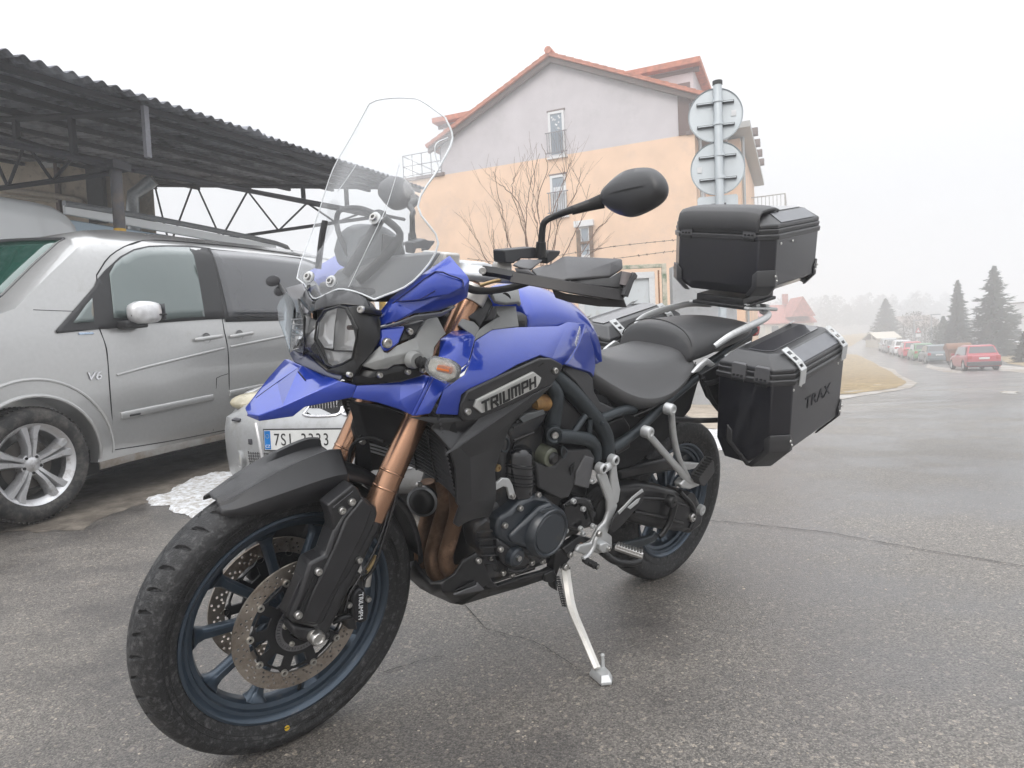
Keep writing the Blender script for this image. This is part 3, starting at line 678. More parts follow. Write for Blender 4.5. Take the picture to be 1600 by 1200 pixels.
# ---------------------------------------------------------------- silver van
VW = at_y(63.7, 723.7, 3.92)
VF = Frame((VW.x, VW.y, VW.z-.34), math.radians(-111), 0, .050)
VG = VF.o[2]
SX = [(.0,-.10),(.2,-.05),(.35,-.01),(.5,0),(.9,0),(1.05,-.012),(1.17,-.035),(1.3,-.065),(1.5,-.115),(1.65,-.16),(1.72,-.20),(1.80,-.32),(1.86,-.60),(1.88,-.95)]
def vy(z):
    for (a, ya), (b_, yb) in zip(SX, SX[1:]):
        if z <= b_: t = max(0, (z-a)/(b_-a)); return ya+(yb-ya)*t
    return SX[-1][1]
van = empty('van', VF.mat(), 'silver passenger van parked under the shelter with its side to the motorcycle', 'van')
HW = .95
zs = [.22,.30,.42,.6,.78,.95,1.05,1.17,1.30,1.42,1.55,1.65,1.72,1.78,1.82,1.86]
def topz(x):       # highest z of the body at station x (nose, bonnet, windscreen, roof, tail)
    pts = [(.93,.62),(.90,.80),(.80,.98),(.62,1.09),(.30,1.17),(.12,1.22),(-.02,1.27),(-.30,1.50),(-.56,1.70),(-.75,1.78),(-1.1,1.84),(-2.2,1.87),(-3.4,1.84),(-3.86,1.76),(-3.98,1.60),(-4.05,1.0)]
    for (a, za), (b_, zb) in zip(pts, pts[1:]):
        if x >= b_: return za+(zb-za)*(a-x)/(a-b_)
    return pts[-1][1]
def bodyy(x, z):
    T = topz(x); y = vy(z)+nosey(x); k = (T-z)/.16; u = min(1, max(0, (-.45-x)/.75)); u = u*u*(3-2*u)
    if k < 1: y -= .26*u*(1-max(0, k))**2
    return y
def vq(px, py, off=0):
    y = 0
    for _ in range(8): p = VF.q(px, py, y=y); y = .5*y+.5*bodyy(p.x, p.z)
    return Vector((p.x, bodyy(p.x, p.z)+off, p.z))
def nosey(x):      # plan taper at both ends
    o = 0
    if x > .35: o -= .30*((x-.35)/.58)**2.4
    if x < -3.6: o -= .12*((-3.6-x)/.45)**2
    return o
R_ = []
for x in [.93,.91,.86,.78,.66,.5,.35,.2,.08,-.02]+[-.1-.07*k for k in range(13)]+[-1.1-.1*k for k in range(26)]+[-3.75,-3.86,-3.92,-3.98,-4.02,-4.05]:
    T = topz(x); row = []
    H = [.26+(T-.26)*k/34 for k in range(34)]
    for z in H:
        y = bodyy(x, z)
        row.append((x, y, z))
    row += [(x, max(-HW, row[-1][1]-d), T+.012) for d in (.15, .4)]+[(x, -HW, T+.016)]
    full = row+[(x, -2*HW-p[1], p[2]) for p in row[-2::-1]]
    R_.append(full)
body = Acc().rings(R_).build('body', SILV, van, ang=50)
K = Acc()
for wx in (0, -3.2):
    for yy in (0.2, -2*HW-.2):
        K.cyl((wx, yy, .33), (wx, yy+(-.38 if yy > 0 else .38), .33), .40, n=48)
cut(body, K.me()); body.data.shade_smooth(); body.data.set_sharp_from_angle(angle=math.radians(50))
Acc().box((-1.6,-HW,.26), (4.6,1.7,.16)).build('underbody', DARKM, van)
Acc().box((0,-HW,.45), (.95,1.1,.5)).build('underbody', DARKM, van)
# wheel-arch lips
for wx in (0, -3.2):
    A = Acc(); P = [(wx+.405*math.cos(t), vy(.33+.405*math.sin(t))+.004, .33+.405*math.sin(t)) for t in np.linspace(-.12, PI+.12, 30)]
    A.tube(P, .012, 8); A.build('arch_lip', SILV, van)
    W_ = Acc(); P = [(wx+.50*math.cos(t), vy(max(.3,.33+.50*math.sin(t)))+.000, .33+.50*math.sin(t)) for t in np.linspace(-.05, PI+.05, 30)]
    W_.tube(P, .010, 8); W_.build('arch_flare', SILV, van)
for wx, st in ((0, .0), (-3.2, 0)):
    for s, yy in ((1, -.12), (-1, -2*HW+.12)):
        car_wheel(van, (wx, yy, .34-.005), .335, .235, .235, s, st, fancy=(wx == 0 and s == 1))
def vpanel(name, px, material, off=.003, th=.004):
    """thin panel lying on the body side: outline sighted, inside wrapped over the body"""
    P = [vq(x, y, off) for x, y in px]; bm = bmesh.new(); f = bm.faces.new([bm.verts.new((p.x, 0, p.z)) for p in P])
    bmesh.ops.triangulate(bm, faces=[f]); 
    for _ in range(3): bmesh.ops.subdivide_edges(bm, edges=[e for e in bm.edges if e.calc_length() > .05], cuts=1, use_grid_fill=True)
    bmesh.ops.triangulate(bm, faces=bm.faces[:])
    for v in bm.verts: v.co.y = bodyy(v.co.x, v.co.z)+off
    bmesh.ops.recalc_face_normals(bm, faces=bm.faces[:])
    me = bpy.data.meshes.new(name); bm.to_mesh(me); bm.free()
    if sum(p.normal.y for p in me.polygons) < 0: me.flip_normals()
    return finish(me, name, material, van, ang=60, solid=th, soff=1)
vpanel('door_window_frame', [(147,447),(151,437),(165,421),(188,400),(208,389.5),(232,384.5),(262,383.5),(300,384),(328,388),(352,498),(325,499),(236,505),(168,514),(155,514),(88,521),(86,517)], BLKP, .005)
w_ = vpanel('side_window', [(169,428),(178,412),(190,402),(208,392),(230,387),(262,386),(295,387),(302,405),(310,445),(318,495),(280,497),(236,503),(176,497)], SDG, .010)
vpanel('quarter_window', [(112,505),(133,476),(142,466),(145,503)], SDG, .010)
vpanel('rear_window_frame', [(324,388),(332,389.5),(472,403.5),(520,420),(560,440),(560,496),(470,500),(352,503)], BLKP, .0055)
vpanel('rear_side_window', [(328,391),(400,396),(466,405),(520,426),(552,446),(552,492),(468,496),(356,497)], TNG, .010)
# panel gaps
def gapline(px, r=.0035, name='panel_gap', m_=GAP, off=.0005):
    P = [vq(x, y, off) for x, y in px]; return Acc().tube([tuple(p) for p in csm([tuple(q) for q in P], 3)], r, 6).build(name, m_, van)
gapline([(151,430),(155,505),(158,520),(165,540),(168,560),(174,640),(178,703)])
gapline([(178,703),(260,690),(353,672)]); gapline([(336,394),(347,497),(356,545),(358,600),(356,672)])
gapline([(333,673),(338,600),(340,590),(356,584)], .0025)
gapline([(151,430),(172,400),(205,381),(240,375),(300,378),(400,388),(470,400)], .0045)
gapline([(52,484),(105,486),(150,487)], .002)
def strip(px, h, out, name, material):
    P = [vq(x, y) for x, y in px]; R2 = []
    for p in P: R2.append([p+Vector((0, -.004, -h/2)), p+Vector((0, out*.7, -h/2)), p+Vector((0, out, 0)), p+Vector((0, out*.7, h/2)), p+Vector((0, -.004, h/2))])
    return Acc().rings(R2).build(name, material, van, ang=50, bev=.003)
strip([(188,650),(192,649),(270,633),(330,621),(332,620.5)], .045, .018, 'side_moulding', SILV)
strip([(358,615),(400,606),(520,585)], .045, .018, 'side_moulding', SILV)
mt = strip([(200,649),(217,646)], .018, .022, 'moulding_badge', BLKP)
# sculpted shoulder crease and sill
strip([(182,586),(230,573),(300,556),(350,544)], .018, .010, 'body_crease', SILV); strip([(360,542),(420,530),(520,510)], .018, .010, 'body_crease', SILV)
strip([(155,728),(200,716),(280,697),(352,681)], .05, .012, 'sill', SILVD); strip([(353,681),(420,667),(520,645)], .05, .012, 'sill', SILVD)
for px0, px1, yy in ((303,345,529), (358,393,524)):
    a, b_ = vq(px0, yy+2), vq(px1, yy-4); cup = a.lerp(b_, .45)
    o = Acc().tube([a+Vector((0,.012,0)), a.lerp(b_,.15)+Vector((0,.034,0)), a.lerp(b_,.85)+Vector((0,.034,.0)), b_+Vector((0,.012,0))], [.010,.015,.015,.011], 10, sm=4, flat=.7).build('door_handle', SILV, van)
    me = Acc().lathe([(0,.001),(.036,.001),(.04,.004)], (0,0,0), 'y', 24).me(); me.transform(Matrix.Translation(cup)); finish(me, 'handle_cup', mat('cup_grey', (.2,.2,.2), .5), o)
# fuel flap, badges
bd = vq(134, 521); Acc().box(bd+Vector((0,.004,0)), (.10,.006,.014)).build('fender_badge', mat('chrome_blue', (.45,.55,.68), .2, metal=.8), van, bev=.002)
v6 = vq(146, 588); me = text_mesh('V6', .075, .006, basis(v6+Vector((0,.005,0)), (-1,0,0), (0,0,1)), shear=.2, sx=1.25); finish(me, 'v6_badge', mat('chrome', (.7,.7,.72), .2, metal=1), van, ang=30)
# door mirror
mc = vq(203, 490); mir = Acc(); R2 = []
for t, w_, h_ in ((0,.25,.3),(.08,.6,.75),(.3,.95,1),(.6,1,1),(.85,.85,.9),(1,.45,.5)):
    cx = mc+Vector((.11-.22*t, .13, .0)); ring = []
    for k in range(14):
        a = 2*PI*k/14; c_, s_ = math.cos(a), math.sin(a)
        ring.append(cx+Vector((0, .085*w_*math.copysign(abs(c_)**.7, c_), .075*h_*math.copysign(abs(s_)**.7, s_))))
    R2.append(ring)
mo = mir.rings(R2).build('door_mirror', mat('white_silver', (.68,.68,.69), .3, metal=.3, coat=.7), van, ang=60)
Acc().box(mc+Vector((.04,.05,-.075)), (.17,.12,.05)).build('mirror_foot', BLKP, mo, bev=.012)
Acc().tube([mc+Vector((.11,.14,-.02)), mc+Vector((-.10,.218,-.02))], .006, 6).build('mirror_seam', GAP, mo)
Acc().box(mc+Vector((-.108,.13,0)), (.004,.14,.11)).build('mirror_glass', TNG, mo)
# windscreen, bonnet edge, wipers
G = []
for t in np.linspace(0, 1, 9):
    row = []
    for s in np.linspace(0, 1, 13):
        x = -.07-.50*t; T = topz(x); e = -.225-.10*t; y = e+(-2*HW-2*e)*s
        row.append((x+.10*math.sin(PI*s), y, T-.012+.028*math.sin(PI*s)+.012))
    G.append(row)
ws = Acc().grid(G).build('windscreen', WSG, van, ang=180, solid=.005)
A = Acc()
for t in (0, 1):
    x = -.07-.50*t; T = topz(x); e = -.225-.10*t
    A.tube([(x+.10*math.sin(PI*s), e+(-2*HW-2*e)*s, T+.004+.028*math.sin(PI*s)) for s in np.linspace(0, 1, 13)], .013, 6)
A.tube([(-.07-.50*t, -.225-.10*t, topz(-.07-.50*t)+.003) for t in np.linspace(0, 1, 9)], .012, 6)
A.build('screen_seal', BLKP, ws)
for y0 in (-.55, -1.15):
    Acc().tube([(.10, y0, 1.22), (.02, y0-.05, 1.275), (-.02, y0-.52, 1.30)], [.010,.008,.006], 6).build('wiper', BLKP, ws)
Acc().box((-.30,-.62,1.542), (.09,.07,.004), Matrix.Rotation(math.radians(-41), 3, 'Y')).build('sticker', mat('green_sticker', (.1,.5,.3), .5), ws)
# headlamp and grille on the nose, mostly out of frame
Acc().box((.84,-.30,.82), (.16,.34,.2), Matrix.Rotation(.5, 3, 'Z')).build('headlamp', LAMPG, van, bev=.03)
Acc().box((.84,-2*HW+.30,.82), (.16,.34,.2), Matrix.Rotation(-.5, 3, 'Z')).build('headlamp', LAMPG, van, bev=.03)
Acc().box((.9,-HW,.78), (.08,.8,.2)).build('grille', BLKP, van, bev=.02)
Acc().box((.9,-HW,.42), (.10,1.3,.16)).build('air_intake', BLKP, van, bev=.02)
# ---------------------------------------------------------------- camper behind it
CF_ = Frame((VF.w((0,-2.75,0)).x, VF.w((0,-2.75,0)).y, VG), math.radians(-111))
CW = mat('camper_white', (.66, .68, .69), .35, coat=.4, var=.03, vs=3); CB = mat('camper_blue', (.42, .52, .60), .25, coat=.6, var=.05, vs=2)
cp = empty('camper_van', CF_.mat(), 'pale high-roofed camper van standing beyond the silver van', 'camper van')
def cq(px, py, y=0): return CF_.q(px, py, y=y)
R2 = []
for x, zt, zb, ins in ((2.3,1.4,.5,.12),(2.0,1.6,.4,.05),(1.6,1.95,.35,.02),(1.2,2.2,.35,0),(-1.5,2.45,.35,0),(-5.4,2.50,.35,0),(-5.8,2.44,.4,.03),(-5.95,2.0,.45,.08)):
    R2.append([(x,-ins,zb),(x,-ins,zt-.15),(x,-ins-.08,zt),(x,-1,zt+.01),(x,-1.92+ins,zt),(x,-2+ins,zt-.15),(x,-2+ins,zb)])
Acc().rings(R2).build('body', CB, cp, ang=40, bev=.02)
R2 = []
for x, h, ins in ((2.1,.08,.4),(2.0,.24,.15),(1.8,.34,.04),(1.2,.38,0),(-2.0,.44,0),(-2.2,.43,0),(-2.32,.39,.01),(-2.40,.30,.02),(-2.44,.18,.04),(-2.45,.06,.06)):
    R2.append([(x,.03-ins,2.13),(x,.03-ins,2.13+h*.55),(x,.0-ins,2.13+h*.85),(x,-.08-ins,2.13+h),(x,-1,2.135+h),(x,-1.9+ins,2.13+h),(x,-2.02+ins,2.13+h*.6),(x,-2.02+ins,2.13)])
Acc().rings(R2).build('roof_bulge', CW, cp, ang=75)
Acc().tube([(-2.3,-.02,2.60),(-3.5,-.02,2.63),(-5.5,-.02,2.62),(-5.85,-.06,2.54)], .035, 8, sm=3).build('awning_rail', mat('rail_alu', (.22,.23,.24), .4, metal=.5), cp)
Acc().box((-3.9,-.03,2.54), (3.2,.04,.10)).build('roof_side_panel', CW, cp, bev=.01)
Acc().box((2.05,-1,1.6), (.5,1.7,.03), Matrix.Rotation(math.radians(52), 3, 'Y')).build('windscreen', TNG, cp, bev=.01)
for wx in (1.5, -4.4):
    for s, yy in ((1, -.12), (-1, -1.88)): car_wheel(cp, (wx, yy, .33), .33, .22, .21, s, 0, False)
# ---------------------------------------------------------------- generic parked car, seen from behind
def car(label, M, paint, L=4.0, Wd=1.66, H=1.42, kind='hatch', plate_txt=None, group='cars parked along the side street', bump_m=None, dark_low=False):
    """local x forward, origin on the ground at the middle of the tail"""
    r = empty('parked_car', M, label, 'car', group); h = Wd/2
    belt = .60*H; prof = [(-.02,.30,.24,.9),(.0,.30,belt*.95,.93),(.12,.24,belt,.97),(.5,.2,belt+.02,1),(L*.5,.2,belt,1),(L*.72,.2,belt-.02,1),(L*.9,.22,belt*.84,.95),(L*.98,.26,belt*.66,.85),(L,.3,belt*.5,.78)]
    R2 = []
    for x, zb, zt, w_ in prof:
        y = h*w_
        R2.append([(x,-y*.92,zb),(x,-y,zb+.15),(x,-y,zt-.1),(x,-y*.93,zt),(x,y*.93,zt),(x,y,zt-.1),(x,y,zb+.15),(x,y*.92,zb)])
    bd = Acc().rings(R2).build('body', paint, r, ang=40, bev=.03)
    K = Acc()
    for wx in (.72, L-.85):
        for s in (-1, 1): K.cyl((wx, s*(h+.1), .3), (wx, s*(h-.3), .3), .34, n=24)
    cut(bd, K.me()); bd.data.shade_smooth(); bd.data.set_sharp_from_angle(angle=math.radians(40))
    if kind == 'hatch': st = [(.10,belt-.03,.90),(.22,belt+.1,.88),(.50,H-.05,.74),(.8,H,.72),(L*.45,H,.74),(L*.52,H-.05,.76),(L*.70,belt-.03,.88)]
    else: st = [(.10,belt-.03,.92),(.16,belt+.1,.90),(.26,H-.06,.80),(.6,H,.78),(L*.45,H,.78),(L*.52,H-.05,.80),(L*.70,belt-.03,.9)]
    R2 = [[(x,-h*w_,z),(x+.02,-h*w_*.9,z+.001),(x+.02,h*w_*.9,z+.001),(x,h*w_,z)] for x, z, w_ in st]
    R3 = []
    for (x, z, w_) in st:
        zb = belt-.05; R3.append([(x,-h*.93,zb),(x,-h*w_,max(z-.04, zb+.01)),(x,-h*w_*.9,max(z, zb+.02)),(x,h*w_*.9,max(z, zb+.02)),(x,h*w_,max(z-.04, zb+.01)),(x,h*.93,zb)])
    Acc().rings(R3).build('roof', paint, r, ang=40, bev=.02)
    a, b_ = Vector(((st[1][0]+.0),0,st[1][1]+.0)), Vector((st[2][0],0,st[2][1]))
    nrm = Vector((-(b_.z-a.z),0,b_.x-a.x)).normalized()
    P = [a.lerp(b_,.02)+Vector((0,-h*.80,0)), a.lerp(b_,.02)+Vector((0,h*.80,0)), a.lerp(b_,.86)+Vector((0,h*.66,0)), a.lerp(b_,.86)+Vector((0,-h*.66,0))]
    Acc().prism([p+nrm*.012 for p in P], -nrm*.02).build('rear_window', TNG, r, bev=.006)
    for s in (-1, 1):
        P = [(.45,s*h*.925,belt+.0),(L*.64,s*h*.925,belt),(L*.52,s*(h*.83),H-.10),(.62,s*(h*.83),H-.10)]
        Acc().prism([Vector(p)+Vector((0,s*.012,0)) for p in P], (0,-s*.03,0)).build('side_window', TNG, r)
        Acc().box((.03,s*h*.80,belt*.86), (.10,h*.26,.20)).build('tail_lamp', REDL, r, bev=.02)
        Acc().box((L*.60,s*(h+.08),belt+.04), (.10,.18,.12)).build('door_mirror', paint, r, bev=.02)
    Acc().box((.02,0,.38), (.14,Wd*.97,.24)).build('rear_bumper', bump_m or paint, r, bev=.04)
    Acc().box((-.045,.0 if not dark_low else .0,belt*.80 if kind == 'hatch' else belt*.72), (.012,.5,.11)).build('number_plate', WHITE, r)
    Acc().box((.3,0,.26), (.5,Wd*.8,.12)).build('underbody', DARKM, r)
    Acc().box((L/2,0,.28), (L*.9,Wd*.75,.2)).build('underbody', DARKM, r)
    for wx in (.72, L-.85):
        for s in (-1, 1): car_wheel(r, (wx, s*(h-.1), .3), .3, .19, .19, s, 0, False)
    return r
def cpaint(n, c): return mat(n, c, .3, coat=.8, var=.05, vs=3)
def park(px, py, lab, paint, yaw, **k):
    p = gp(px, py); e = .8
    sx = (ground(p.x+1.1, p.y+3)-ground(p.x, p.y))/3.2
    M = Matrix.Translation(p) @ Matrix.Rotation(math.radians(yaw), 4, 'Z') @ Matrix.Rotation(-math.atan(sx), 4, 'Y')
    return car(lab, M, paint, **k)
park(1538, 579, 'red older hatchback parked last in the row beside the brown container', cpaint('car_red', (.42,.03,.05)), 70, H=1.42, Wd=1.66, bump_m=mat('bumper_grey', (.09,.09,.1), .6), plate_txt=1)
park(1468, 568, 'blue-grey hatchback parked just beyond the brown container', cpaint('car_bluegrey', (.10,.14,.16)), 69)
park(1446, 564, 'green hatchback between the blue-grey car and the red hatchback', cpaint('car_green', (.05,.22,.06)), 68, H=1.45)
park(1428, 560, 'bright red hatchback in the middle of the parked row', cpaint('car_red2', (.55,.04,.07)), 68, H=1.5)
park(1412, 555.5, 'white estate car parked in the row before the dark grey car', cpaint('car_white', (.72,.73,.75)), 68, H=1.5, kind='van')
park(1400, 552, 'dark grey car half hidden behind the white estate', cpaint('car_grey', (.10,.11,.12)), 68)
park(1392, 550, 'silver car parked farthest down the side street', cpaint('car_silver', (.50,.52,.54)), 68, H=1.5, kind='van')
# brown waste container with a rounded lid
p = gp(1497, 570); BC = mat('brown_plastic', (.22,.105,.06), .7, var=.12, vs=6)
ct = empty('waste_container', Matrix.Translation(p) @ Matrix.Rotation(math.radians(-22), 4, 'Z'), 'brown plastic waste container with a rounded lid on small wheels', 'container')
Acc().rings([[(-.60,-.45,.25),(.60,-.45,.25),(.60,.45,.25),(-.60,.45,.25)],[(-.72,-.58,1.15),(.72,-.58,1.15),(.72,.58,1.15),(-.72,.58,1.15)]]).build('body', BC, ct, bev=.03)
Acc().lathe([(.66,-.74),(.70,-.70),(.70,.70),(.66,.74)], (0,0,0), 'x', 20, a0=0, a1=PI).build('lid', BC, ct) ; ct.children[-1].location = (0,0,1.1)
ct.children[-1].scale = (1,.9,.62)
for x in (-.75,.75): Acc().lathe([(0,-.02),(.58,-.02),(.58,.02),(0,.02)], (x,0,0), 'x', 20, a0=0, a1=PI).build('lid_end', BC, ct); ct.children[-1].location=(0,0,1.1); ct.children[-1].scale=(1,1,.62)
for x in (-.5,.5):
    for y in (-.35,.35): Acc().cyl((x-.03,y,.12),(x+.03,y,.12),.12,n=14).build('castor', RUB, ct); Acc().box((x,y,.22),(.05,.05,.1)).build('castor_fork', DM, ct)
# ---------------------------------------------------------------- silver car with the number plate, nose towards us
pc = at_y(492, 688, 3.80)
BF = Frame((pc.x, pc.y, pc.z-.46), math.radians(-108))
bm_ = empty('parked_car', BF.mat(), 'silver saloon nosed in beside the van with a scuffed bumper and number plate', 'car')
def bq(px, py, x=0): return BF.q(px, py, x=x)
plan = lambda y: -.16*abs(y/.87)**2.2-.26*max(0, (abs(y)-.62)/.25)**2       # bumper plan curve
pr = [(-.10,.14),(-.03,.20),(.0,.26),(.015,.36),(.02,.44),(.02,.52),(.0,.585),(-.05,.63),(-.10,.665),(-.22,.71),(-.45,.765),(-.8,.82),(-1.2,.86)]
G = []
for y in [-.88,-.875,-.85,-.80,-.72,-.6,-.45,-.3,-.15,0,.15,.3,.45,.6,.72,.80,.85,.875,.88]:
    row = []
    for x, z in pr:
        e = max(0, (abs(y)-.80)/.08); dz = -.05*(abs(y)/.88)**3*(1 if z > .62 else 0)
        row.append((x+plan(y)*(1 if z < .75 else .6)-e*.22*(z < .7)-.0, y*(1-.04*(z > .7)), z+dz))
    G.append(row)
SC_ = mat('scuffed_silver', (.42,.43,.44), .4, metal=.35, coat=.4, var=.05, vs=8, dirt=(.33,.33,.32), dirt_amt=.35, ds=7)
nose = Acc().grid(G).build('bumper', SC_, bm_, ang=45, solid=.01, soff=0)
hood = []
for x, z in ((-.16,.69),(-.3,.755),(-.6,.83),(-1.0,.88),(-1.35,.92)):
    hood.append([(x-.14*abs(y/.8)**2, y, z+.05*(1-(y/.8)**2)-.06*(abs(y)/.8)**4) for y in np.linspace(-.80,.80,17)])
Acc().grid(hood).build('bonnet', SILV, bm_, ang=60, solid=.01)
R2 = []
for x, zt, hw in ((-.9,.80,.86),(-1.4,.90,.88),(-3.6,.95,.89),(-4.2,.93,.87),(-4.5,.8,.8)):
    R2.append([(x,-hw,.25),(x,-hw,zt-.06),(x,-hw+.05,zt),(x,hw-.05,zt),(x,hw,zt-.06),(x,hw,.25)])
bb = Acc().rings(R2).build('body', SILV, bm_, ang=40, bev=.02)
K = Acc()
for wx in (-.85, -3.6):
    for s in (-1, 1): K.cyl((wx, s*1.0, .31), (wx, s*.6, .31), .36, n=32)
cut(bb, K.me()); bb.data.shade_smooth(); bb.data.set_sharp_from_angle(angle=math.radians(40))
for s in (-1, 1):
    Acc().prism([(-.42,s*.875,.30),(-.50,s*.875,.72),(-.95,s*.88,.80),(-.95,s*.88,.66),(-.62,s*.88,.62),(-.50,s*.88,.42),(-.50,s*.88,.30)], (0,-s*.05,0)).build('wing', SILV, bm_, bev=.01)
R2 = []
for x, z, hw in ((-1.3,.90,.74),(-2.0,1.30,.60),(-2.4,1.36,.58),(-3.2,1.34,.58),(-4.0,.93,.70)):
    R2.append([(x,-.78,.86),(x,-hw,max(z,.9)),(x,hw,max(z,.9)),(x,.78,.86)])
Acc().rings(R2).build('cabin', TNG, bm_, ang=40, bev=.03)
for wx in (-.85, -3.6):
    for s in (-1, 1): car_wheel(bm_, (wx, s*.78, .31), .31, .21, .2, s, 0, False)
Acc().box((-2.2,0,.25), (3.6,1.3,.2)).build('underbody', DARKM, bm_)
def bs(y, z, off=.0):        # point on the bumper skin
    for (xa, za), (xb, zb) in zip(pr, pr[1:]):
        if z <= zb: x = xa+(xb-xa)*max(0, (z-za)/(zb-za)); break
    e = max(0, (abs(y)-.80)/.08)
    return Vector((x+plan(y)-e*.22+off, y, z))
def bpt(px, py, off=.004):
    x = 0
    for _ in range(6): p = BF.q(px, py, x=x); x = bs(max(-.86, min(.86, p.y)), p.z).x
    return Vector((x+off, p.y, p.z))
def bpanel(name, px, material, off=.006, th=.006, **k):
    P = [bpt(x, y, off) for x, y in px]; c = sum(P, Vector())/len(P); n = len(P)
    return Acc().add(P+[c], [(i, (i+1) % n, n) for i in range(n)]).build(name, material, bm_, solid=th, soff=1, ang=60, **k)
# number plate with its blue band and characters
pl0 = bpt(419, 675); pl0 = Vector((.045, pl0.y, .515)); PWd, PH = .52, .112
PX = Vector((0, 1, 0)); yc = pl0.y+PWd/2
plM = basis(Vector((.040, yc, .468)), (0,1,0), (0,0,1))
np_ = finish(plate([(-PWd/2,-PH/2),(PWd/2,-PH/2),(PWd/2,PH/2),(-PWd/2,PH/2)], [], .004, plM), 'number_plate', mat('plate_white', (.72,.73,.72), .35, var=.04), bm_, bev=.001)
finish(plate([(-PWd/2-.008,-PH/2-.008),(PWd/2+.008,-PH/2-.008),(PWd/2+.008,PH/2+.008),(-PWd/2-.008,PH/2+.008)], [], .004, plM @ Matrix.Translation((0,0,-.004))), 'plate_holder', BLKP, np_)
finish(plate([(-PWd/2+.003,-PH/2+.003),(-PWd/2+.043,-PH/2+.003),(-PWd/2+.043,PH/2-.003),(-PWd/2+.003,PH/2-.003)], [], .001, plM @ Matrix.Translation((0,0,.0026))), 'blue_band', mat('band_blue', (.0,.17,.52), .4), np_)
BLK = mat('ink_black', (.01,.01,.01), .4)
for s_, x in (('7',-.175),('S',-.130),('1',-.085),('3',.005),('3',.053),('3',.101),('3',.149)):
    finish(text_mesh(s_, .098, .0016, plM @ Matrix.Translation((x,-.001,.003)), sx=.80), 'plate_character', BLK, np_, smooth=False)
finish(text_mesh('CZ', .024, .001, plM @ Matrix.Translation((-PWd/2+.023,-PH/2+.02,.0038))), 'plate_character', WHITE, np_, smooth=False)
for k in range(12): Acc().cyl((.0434,yc-PWd/2+.023+.011*math.sin(k*PI/6),.468+.022+.011*math.cos(k*PI/6)), (.0444,yc-PWd/2+.023+.011*math.sin(k*PI/6),.468+.022+.011*math.cos(k*PI/6)), .0014, n=5).build('plate_star', mat('star_yellow', (.7,.5,.05), .5), np_)
# kidney grille, lamps, lower intakes, tow cover
def kid(y0, y1):
    o = [(y0,.60),(y1,.60),(y1+.01,.64),(y1-.01,.685),(y0+.01,.685),(y0-.01,.64)]
    P = [Vector((bs(y, min(z,.66)).x+.012, y, z)) for y, z in o]
    fr = Acc().tube([tuple(p) for p in csm([tuple(p) for p in P], 4, True)], .009, 8, closed=True).build('kidney_grille', mat('chrome', (.7,.7,.72), .2), bm_)
    Acc().prism([p+Vector((-.004,0,0)) for p in P], (-.03,0,0)).build('grille_back', DARKM, fr)
    for k in range(1, 11):
        y = y0+(y1-y0)*k/11; x = bs(y,.64).x+.012; Acc().box((x,y,.642), (.012,.004,.078)).build('grille_slat', mat('chrome', (.7,.7,.72), .2), fr)
kc = bpt(507, 640).y
kid(kc-.10, kc+.10); kid(kc+.15, kc+.35)
for s in (-1, 1):
    me = bpy.data.meshes.new('l'); bm = bmesh.new(); bmesh.ops.create_uvsphere(bm, u_segments=28, v_segments=16, radius=1)
    bm.transform(Matrix.Translation((-.30,s*.60,.670)) @ Matrix.Rotation(s*-.75, 4, 'Z') @ Matrix.Rotation(.30, 4, 'Y') @ Matrix.Diagonal((.10,.17,.055,1))); bm.to_mesh(me); bm.free()
    hl0 = finish(me, 'headlamp', mat('hazed_lamp', (.42,.38,.27), .28, coat=.6, var=.25, vs=9), bm_, ang=180)
fc = bpt(375, 709, .004)
for s in (-1, 1):
    yf = fc.y if s < 0 else -fc.y; c = bs(yf, .345, -.0); nrm = Vector((1, s*.75, -.05)).normalized()
    bez = Acc().lathe([(.050,-.03),(.056,.006),(.048,.012),(.042,.0)], c, nrm, 32).build('fog_lamp', SC_, bm_)
    Acc().lathe([(0,.008),(.030,.006),(.043,-.004)], c, nrm, 28).build('lamp_lens', LAMPG, bez)
    o = [(yf-s*.075,.395),(yf-s*.24,.385),(yf-s*.27,.29),(yf-s*.10,.30)]
    mesh_ = Acc().prism([bs(y, z, .002) for y, z in o], (.003,0,0)).build('mesh_grille', DARKM, bm_)
    A = Acc()
    for i in range(9):
        for j in range(6):
            t, u = (i+.5)/9, (j+.5)/6
            a = Vector(bs(o[0][0]+(o[1][0]-o[0][0])*t, .392-.10*u, .008)); A.box(a, (.004,.012,.004)); A.box(a, (.004,.003,.014))
    A.build('mesh_wire', mat('mesh_grey', (.10,.10,.105), .5), mesh_)
sq = bpt(392, 690); Acc().box(sq+Vector((.001,0,0)), (.012,.032,.032), Matrix.Rotation(-.35, 3, 'Z')).build('tow_cover', mat('tow_dark', (.06,.06,.07), .6), bm_, bev=.003)
wsh = bpt(372, 655); Acc().box(wsh+Vector((.0,0,.0)), (.04,.06,.014), Matrix.Rotation(.25, 3, 'Y')).build('washer_cap', mat('tow_dark', (.06,.06,.07), .6), bm_, bev=.004)
# bright edge of the bumper corner, lower air dam
pts = [bpt(401,661), bpt(407,690), bpt(414,722), bpt(430,745)]
Acc().tube([tuple(p) for p in csm([tuple(p) for p in pts], 4)], .013, 8).build('bumper_ridge', mat('white_silver', (.68,.68,.69), .3, metal=.3, coat=.7), bm_)
Acc().box((.0, yc-.05, .25), (.06, .74, .10)).build('air_intake', DARKM, bm_, bev=.01)
for z in (.225,.255,.285): Acc().box((.035, yc-.05, z), (.01, .74, .006)).build('intake_slat', BLKP, bm_)
